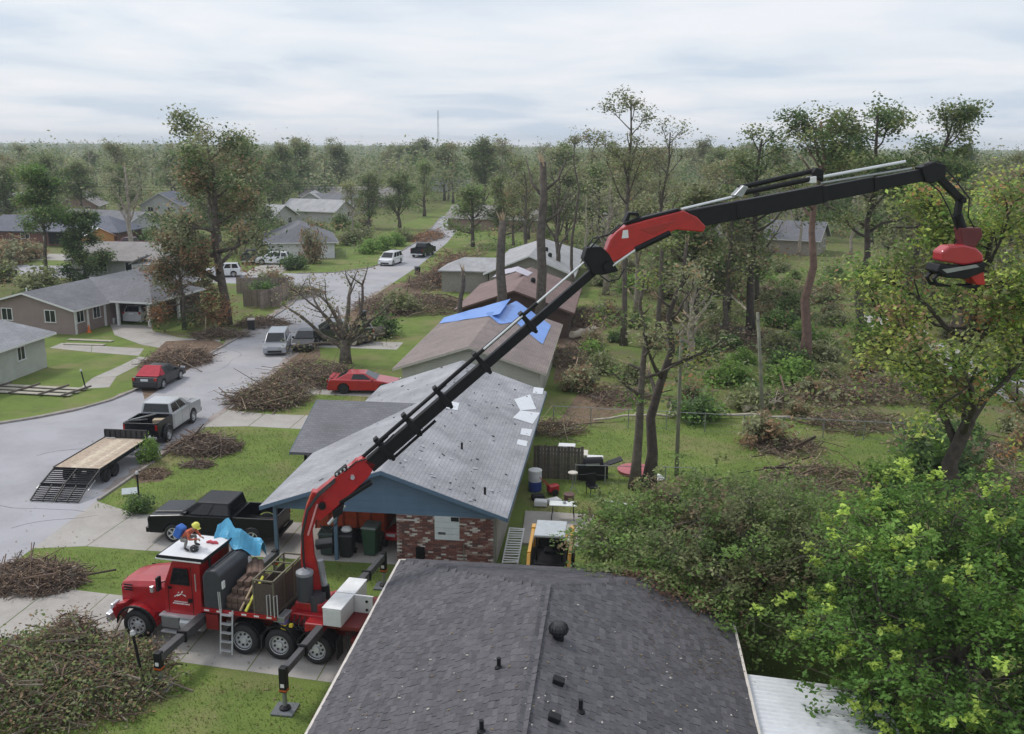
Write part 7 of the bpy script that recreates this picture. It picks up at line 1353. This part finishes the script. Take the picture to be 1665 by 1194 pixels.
# undergrowth: tangled low growth over the wrecked yards and between the far houses, one mass
C = []; S = []; K = []; nb_ = 0
while nb_ < 1900:
    y = 62+250*g.random()**1.5; a = g.uniform(R(-37), R(24)); x = math.tan(a)*y
    if x < -2 and (y < 128 or abs(x-ROADX(y)+2.5) < 9): 
        if not (x < -62 and 96 < y): continue
    if 108 < y < 127 and x < -34: continue
    if any((x-hx)**2+(y-hy-6)**2 < 10**2 for hx, hy in HZ): continue
    p = px_of(x, y, 0)
    if any(y < D and x0 < p[0] < x1 and y0 < p[1] < y1+12 for x0, y0, x1, y1, D in CLEAR[:5]): continue
    if 1395 < p[0] < 1530 and 440 < p[1] < 560 or 1500 < p[0] and 545 < p[1] < 668: continue
    if x > -2 and y < 105 and g.random() < .62: continue
    nb_ += 1; h = g.uniform(.4, 2.0)*(1+y/300); r = g.uniform(.9, 2.2)*(1+y/400); k = 30; c = np.array([x, y, 0])+g.normal(0, 1, (k, 3))*np.array([r*.6, r*.6, 0])+np.array([0, 0, 1])*np.abs(g.normal(0, .5, (k, 1)))*h; c[:, 2] = np.clip(c[:, 2], .05, 4)
    C.append(c); S.append(g.uniform(.14, .34, k)*(1+y/170)); K.append(np.array([OLIVE, GREYO, DARKG, GREEN, BROWN, (.10, .15, .035), RUST][g.choice(7, p=[.22, .2, .12, .2, .13, .1, .03])])*g.uniform(.75, 1.25)*g.uniform(.75, 1.3, (k, 1))*np.ones((k, 3)))
o = inst('undergrowth', cards('undergrowth', np.concatenate(C), np.concatenate(S), np.concatenate(K), g)); tag(o, 'tangled undergrowth over the wrecked yards and between the far houses', 'undergrowth', kind='stuff')
# --- shrubs
def shrub_mesh(seed, r, h, n, leaf, pal):
    g = np.random.default_rng(seed); b = MB(); C = []; K = []; S = []
    for i in range(n):
        a = g.uniform(0, 6.28); q = math.sqrt(g.random()); p = np.array([r*q*math.cos(a), r*q*math.sin(a), h*(1-.7*q*q)*g.uniform(.55, 1.1)]); m = 34
        if i % 2 == 0: b.tube([p*np.array([.12, .12, 0]), p*.6+g.normal(0, .05, 3), p], [.03, .02, .006], 4)
        base = np.array(pal[int(g.integers(len(pal)))])*g.uniform(.75, 1.25)
        for f in (1, .65): c = p*f+g.normal(0, r*.15, (m//2, 3)); c[:, 2] = np.maximum(c[:, 2], .03); C.append(c); S.append(leaf*g.uniform(.5, 1.3, m//2)); K.append(base*g.uniform(.7, 1.3, (m//2, 1))*np.ones((m//2, 3)))
    return b.mesh('stem', BARKG), cards('foliage', np.concatenate(C), np.concatenate(S), np.concatenate(K), g)
SHR = [shrub_mesh(200+i, 1.3, 1.5, 46, .24, p) for i, p in enumerate([(GREEN, OLIVE), (OLIVE, GREYO), ((.10, .155, .035), GREEN), (GREYO, BROWN), (DARKG, GREEN)])]
def shrub(label, p, k, sc, group=None, name='shrub', sz=None):
    t = thing(name, label, 'shrub', p, random.uniform(0, 6), group); t.scale = (sc, sc, sz or sc); inst('stem', SHR[k][0], t); inst('foliage', SHR[k][1], t); return t
random.seed(21)
shrub('dark clipped round shrub beside the splintered snag', G(622, 545), 4, 1.35); shrub('small dark shrub at the foot of the lamp post on lawn', G(226, 832), 4, .55); shrub('clump of green spikes by the post at the trailer', G(242, 752), 2, .45, sz=.9)
shrub('clipped dark shrub on the white house lawn', G(478, 438), 4, 1.4); shrub('tall brown drooping shrub in front of the white house', G(508, 428), 3, 1.5, sz=3.4)
for i, (px, py, k) in enumerate(((600, 412, 2), (622, 406, 2), (640, 400, 2), (655, 392, 1))): shrub(('first yellow green hedge shrub from the white house on the corner', 'second yellow green hedge shrub on the corner lawn', 'third yellow green hedge shrub on the corner lawn', 'olive hedge shrub at the far end of corner lawn')[i], G(px, py), k, 1.5)
for i, (px, py, k, s) in enumerate(((30, 425, 3, 2.2), (8, 432, 3, 2.0), (55, 420, 3, 1.6))): shrub(('brown bush in the middle of three before the brick ranch house', 'brown bush at the left frame edge before the ranch house', 'small brown bush beside the navy pickup')[i], G(px, py), k, s)
shrub('dense dark green bush at the foot of the ragged maple', G(1520, 775), 4, 1.8, sz=2.0); shrub('bright bush below the ragged maple', G(1440, 795), 2, 1.0)
LB2 = []; nsh = 0; sp_ = []
for i in range(900):
    x = random.uniform(-2.6, 46); y = random.uniform(50, 135)
    p = px_of(x, y, 0)
    if p[0] > 1700 or p[0] < 875: continue
    if y < 57 and not (p[0] > 1230): continue
    if 880 < p[0] < 1230 and 690 < p[1] < 800: continue
    if 1400 < p[0] < 1530 and 440 < p[1] < 545 and random.random() < .7: continue
    if 1500 < p[0] < 1665 and 550 < p[1] < 665: continue
    if any((x-a)**2+(y-b)**2 < 2.6**2 for a, b in sp_): continue
    sp_.append((x, y)); nsh += 1; k = random.choice((0, 1, 1, 2, 3, 3, 4)); s = random.uniform(.6, 1.35)
    LB2.append((shrub('shrub', (x, y, 0), k, s, 'shrubs in the wrecked back yards'), ('green', 'olive', 'bright green', 'brown grey', 'dark green')[k]+' yard shrub', p[0], y))
    if nsh >= 115: break
spread_labels(LB2, ((930, 'beside the row of roofs'), (1000, 'below the boom elbow'), (1070, 'behind the twin trunks'), (1140, 'by the first wooden pole'), (1220, 'below the red jib end'), (1290, 'by the leaning wooden pole'), (1360, 'around the reddish pine'), (1430, 'right of the reddish pine'), (1510, 'left of the maple trunk'), (1590, 'near the gravel path'), (9999, 'at the right picture edge')))
LB3 = []; nsh = 0; sp_ = []
for i in range(600):
    y = random.uniform(92, 200); a = random.uniform(R(-36), R(-13)); x = math.tan(a)*y; p = px_of(x, y, 0)
    if abs(x-ROADX(y)+2.5) < 7 or any((x-hx)**2+(y-hy-6)**2 < 10**2 for hx, hy in HZ) or (108 < y < 127): continue
    if any(y < D and x0-10 < p[0] < x1+10 and y0 < p[1] < y1+12 for x0, y0, x1, y1, D in CLEAR[:6]): continue
    if any((x-q)**2+(y-b)**2 < 4**2 for q, b in sp_): continue
    sp_.append((x, y)); nsh += 1; k = random.choice((0, 1, 1, 3, 4)); LB3.append((shrub('bush', (x, y, 0), k, random.uniform(1., 2.0), 'bushes among the left houses'), ('green', 'olive', 'bright green', 'brown grey', 'dark green')[k]+' undergrowth bush', p[0], y))
    if nsh >= 70: break
spread_labels(LB3, ((90, 'at the far left'), (180, 'above the orange shed'), (260, 'left of the oak'), (345, 'behind the oak left half'), (430, 'behind the oak right half'), (510, 'above the white house'), (580, 'below the radio mast'), (9999, 'beside the far street')))
# --- brush piles: cut limbs, twigs and dead leaves heaped along the kerbs
TWIG = [M('twig_brown', (.15, .10, .072), .95, var=.3, scale=8), M('twig_grey', (.22, .18, .15), .95, var=.3, scale=8), M('twig_dark', (.075, .052, .04), .95, var=.3, scale=8), M('twig_pale', (.36, .28, .2), .9, var=.3, scale=8)]
def brush(label, p, rx, ry, h, sticks, leaves, pal, seed, rz=0., stick=1.2, leaf=.14, group='brush piles along the street'):
    g = np.random.default_rng(seed); t = thing('brush_pile', label, 'brush pile', p, rz, group); b = MB(); C = []
    lump = [(g.uniform(-.6, .6), g.uniform(-.6, .6), g.uniform(.35, .7), g.uniform(.55, 1.)) for _ in range(5)]
    def surf(u, v):
        q = u*u+v*v; z = max(0, 1-q)**.7*.55
        for a, c, w_, hh in lump: z = max(z, hh*math.exp(-((u-a)**2+(v-c)**2)/(w_*w_*.5))*max(0, 1-q)**.4)
        return h*z
    for i in range(sticks):
        a = g.uniform(0, 6.28); q = math.sqrt(g.random()); u, v = q*math.cos(a), q*math.sin(a); z = surf(u, v)*g.uniform(.35, 1.0); c = np.array([u*rx, v*ry, z+.03]); az = g.uniform(0, 6.28); e = g.normal(.06, .32); L = stick*g.uniform(.35, 1.35)*(2.2 if i % 29 == 0 else 1)
        d = np.array([math.cos(az)*math.cos(e), math.sin(az)*math.cos(e), math.sin(e)]); k = g.normal(0, .14, 3); r = g.choice([.01, .014, .02, .035], p=[.4, .33, .2, .07])*(2. if i % 29 == 0 else 1)
        pts = [c-d*L/2, c+k*L*.6, c+d*L/2+g.normal(0, .1, 3)]
        for w_ in pts: w_[2] = max(w_[2], .02)
        b.tube(pts, [r*1.2, r, r*.4], 4, int(g.choice(4, p=[.42, .28, .22, .08])))
        if i % 2 == 0: C.append(pts[2]); C.append(pts[1])
    kindset(inst('branches', b.mesh('branches', TWIG), t), 'stuff')
    if leaves:
        C = np.array(C); k = leaves; c = C[g.integers(0, len(C), k)]+g.normal(0, .16, (k, 3)); c[:, 2] = np.maximum(c[:, 2], .02); kindset(inst('dead_leaves', cards('dead_leaves', c, leaf*g.uniform(.5, 1.3, k), np.array(pal)[g.integers(0, len(pal), k)]*g.uniform(.65, 1.35, (k, 1)), g), t), 'stuff')
    return t
BP = [(.145, .10, .07), (.11, .075, .052), (.18, .13, .09)]; GP = [OLIVE, GREYO, (.08, .115, .035), BROWN, DARKG, (.13, .14, .06)]
brush('large leafy brush pile in the lower left corner before the truck', G(70, 1115), 4.0, 2.7, 1.7, 1100, 15000, GP, 1, stick=1.1, leaf=.13); brush('brown twig pile left of the truck between the drives', G(50, 945), 2.1, 1.35, 1.05, 1100, 2600, BP, 2, stick=.9, leaf=.09); brush('dead leafy branches beside the truck front wheel', G(185, 1075), 1.8, 1.1, .8, 420, 1600, BP+[OLIVE], 3, stick=.8, leaf=.1)
brush('upright tuft of brown branches on top of the corner brush', G(118, 1050), .9, .7, 1.9, 240, 1100, BP, 4, stick=.8, leaf=.1)
brush('long brown brush pile at the street edge below the silver minivan', G(440, 652), 2.2, 2.6, 1.8, 1000, 4600, BP+[OLIVE, GREYO], 5, stick=1.9, leaf=.16); brush('brown and green brush at the foot of the splintered snag', G(515, 618), 3.2, 3.0, 1.5, 900, 2200, BP+[OLIVE, GREEN], 6, stick=1.8, leaf=.16); brush('brown brush pile at the left kerb behind the black sedan', G(290, 590), 2.2, 2.6, 1.3, 900, 2400, BP, 7, stick=1.7, leaf=.15)
brush('grey brown branch heap on the front lawn beside the drive', G(335, 730), 1.9, 1.5, .95, 900, 900, BP, 8, stick=1.2, leaf=.12); brush('leaf scrap pile on the verge by the trailer', G(248, 772), 1.0, .8, .2, 120, 900, BP, 9, stick=.4, leaf=.09); brush('low heap of twigs around a stump on the front lawn', G(322, 757), .8, .6, .22, 200, 260, BP, 10, stick=.6, leaf=.09)
brush('long low brush line along the right verge past the minivan', G(668, 500), 6.2, 5.5, 1.7, 1100, 2400, BP, 11, stick=2.4, leaf=.22); brush('brown brush heap nearest the dark blue suv', G(708, 462), 3.2, 6, 2.2, 650, 1600, BP, 12, stick=2.4, leaf=.24); brush('tall rust brown brush heap beside the far street', G(745, 452), 3.6, 10, 5.4, 800, 3600, [(.15, .09, .06), (.18, .12, .08), (.11, .07, .05)], 13, stick=2.6, leaf=.3); brush('far red brown brush heap on the left side of the street', G(696, 388), 2.4, 8, 1.8, 400, 1600, [RUST, BROWN], 14, stick=2.4, leaf=.35)
brush('pale cut branches under the broken oak', G(358, 547), 2.6, 1.6, .8, 420, 700, BP+[GREYO], 15, stick=1.4, leaf=.15); brush('brown branches beside the pale lidded bin', G(425, 528), 2.4, 2.2, .9, 420, 900, BP, 16, stick=1.5, leaf=.16); brush('leafy brush on the corner by the privacy fence', G(482, 480), 2.6, 4, 1.6, 400, 1500, GP, 17, stick=1.8, leaf=.2)
for i, (px, py, rx, ry, h, lab) in enumerate(((940, 585, 2.6, 4, 1.1, 'beside the cream gable wall'), (960, 520, 3, 5, 1.3, 'in the bare soil beside the blue tarp roof'), (1010, 648, 2.2, 2.2, .8, 'behind the blue storage box'), (1180, 555, 5, 5, 1.4, 'under the thick fallen trunk'), (1255, 655, 2.2, 1.8, .9, 'by the leaning wooden pole'), (1345, 645, 3, 3, .9, 'near the foot of the pine'), (1340, 790, 3.2, 2.8, .8, 'of grey twigs at the lawn edge behind the toppled oak'), (1280, 730, 2.0, 1.6, .5, 'low on the back lawn'), (1450, 640, 4, 3.5, 1.2, 'behind the ragged maple'), (1560, 735, 3.2, 3, 1.0, 'by the dense dark bush'), (1620, 800, 3, 3, 1.2, 'at the right picture edge'), (1100, 470, 7, 8, 2.2, 'deep in the wreckage below the red jib arm'), (1250, 480, 7, 8, 1.8, 'deep in the wreckage below the black jib'), (905, 700, 1.6, 1.6, .5, 'beside the worn grey roof edge'), (1390, 690, 3, 2.5, .8, 'beyond the rail fence end'))):
    ar = rx*ry; brush('brush and broken limbs '+lab, G(px, py), rx, ry, h, int(min(700, 110+ar*28)), int(min(2400, 200+ar*90)), [BP[0], BP[2], GREYO, OLIVE][:3 if i % 2 else 4], 40+i, stick=1.6+.05*ar**.5, leaf=.16+.006*ar, group='brush heaps in the back yards')
# --- grass blades and fallen leaves on the near lawns
def on_pave(x, y):
    return x < -24.2 or (34.8 < y < 39.2 and x < -8.2) or (26.6-.11*(x+16) < y < 31.2-.11*(x+16) and x < -5.8) or (52.3 < y < 56.1 and x < -15) or (60.4 < y < 64 and x < -14) or (-14 < x < -3.9 and y > 34.7) or (-7.2 < x < 3.9 and y < 30.2) or (-15.2 < x and x < -8 and 41 < y < 50)
g = np.random.default_rng(3); N_ = 90000; X = np.stack([g.uniform(-24, 24, N_), 21+40*g.random(N_)**1.3], 1); keep = np.array([not on_pave(a, b) for a, b in X]); X = X[keep]; N_ = len(X)
v = np.empty((N_, 3, 3)); hgt = g.uniform(.04, .12, N_); a = g.uniform(0, 6.28, N_); w_ = g.uniform(.012, .03, N_)
v[:, 0] = np.stack([X[:, 0]-np.cos(a)*w_, X[:, 1]-np.sin(a)*w_, np.zeros(N_)], 1); v[:, 1] = np.stack([X[:, 0]+np.cos(a)*w_, X[:, 1]+np.sin(a)*w_, np.zeros(N_)], 1); v[:, 2] = np.stack([X[:, 0]+g.normal(0, .04, N_), X[:, 1]+g.normal(0, .04, N_), hgt], 1)
me = bpy.data.meshes.new('grass'); me.vertices.add(N_*3); me.vertices.foreach_set('co', v.reshape(-1)); me.loops.add(N_*3); me.loops.foreach_set('vertex_index', np.arange(N_*3, dtype=np.int32)); me.polygons.add(N_); me.polygons.foreach_set('loop_start', np.arange(0, N_*3, 3, dtype=np.int32)); me.polygons.foreach_set('loop_total', np.full(N_, 3, dtype=np.int32))
at = me.attributes.new('col', 'FLOAT_COLOR', 'POINT'); cc = np.ones((N_, 3, 4)); cc[:, :, :3] = (np.array([(.09, .13, .03), (.075, .11, .025), (.118, .14, .04), (.13, .11, .057)])[g.choice(4, N_, p=[.4, .34, .18, .08])])[:, None, :]; at.data.foreach_set('color', cc.reshape(-1)); me.materials.append(leaf_mat()); me.update(calc_edges=True)
tag(inst('grass', me), 'short green lawn grass around the house and the drives', 'grass', kind='stuff')
N_ = 26000; X = np.stack([g.uniform(-30, 26, N_), 20+44*g.random(N_)], 1); dens = np.array([(.25+.75*(math.sin(a*.9+b*.5)*math.sin(b*.8-a*.3) > .1))*(1 if not on_pave(a, b) else .12) for a, b in X]); X = X[g.random(N_) < dens]; N_ = len(X)
o = inst('fallen_leaves', cards('fallen_leaves', np.concatenate([X, g.uniform(.02, .05, (N_, 1))], 1), g.uniform(.05, .12, N_), np.array([(.10, .068, .04), (.145, .11, .056), (.072, .048, .028), (.17, .145, .095)])[g.integers(0, 4, N_)], g, upbias=3)); tag(o, 'dry leaves scattered over the lawns and drives', 'leaves', kind='stuff')
# ------------------------------------------------------------------ the air: even pale haze round everything
hz_ = MB().box(-1900, 1900, -40, 2300, -1, 31.5).build('haze', [], normals=False); hm = bpy.data.materials.new('haze_air'); hm.use_nodes = True; n = hm.node_tree; n.nodes.clear()
ho = n.nodes.new('ShaderNodeOutputMaterial'); hv = n.nodes.new('ShaderNodeVolumePrincipled'); hv.inputs['Color'].default_value = (.82, .88, .95, 1); hv.inputs['Density'].default_value = .0003; hv.inputs['Anisotropy'].default_value = .2; n.links.new(hv.outputs[0], ho.inputs['Volume'])
hz_.data.materials.append(hm); tag(hz_, kind='stuff')
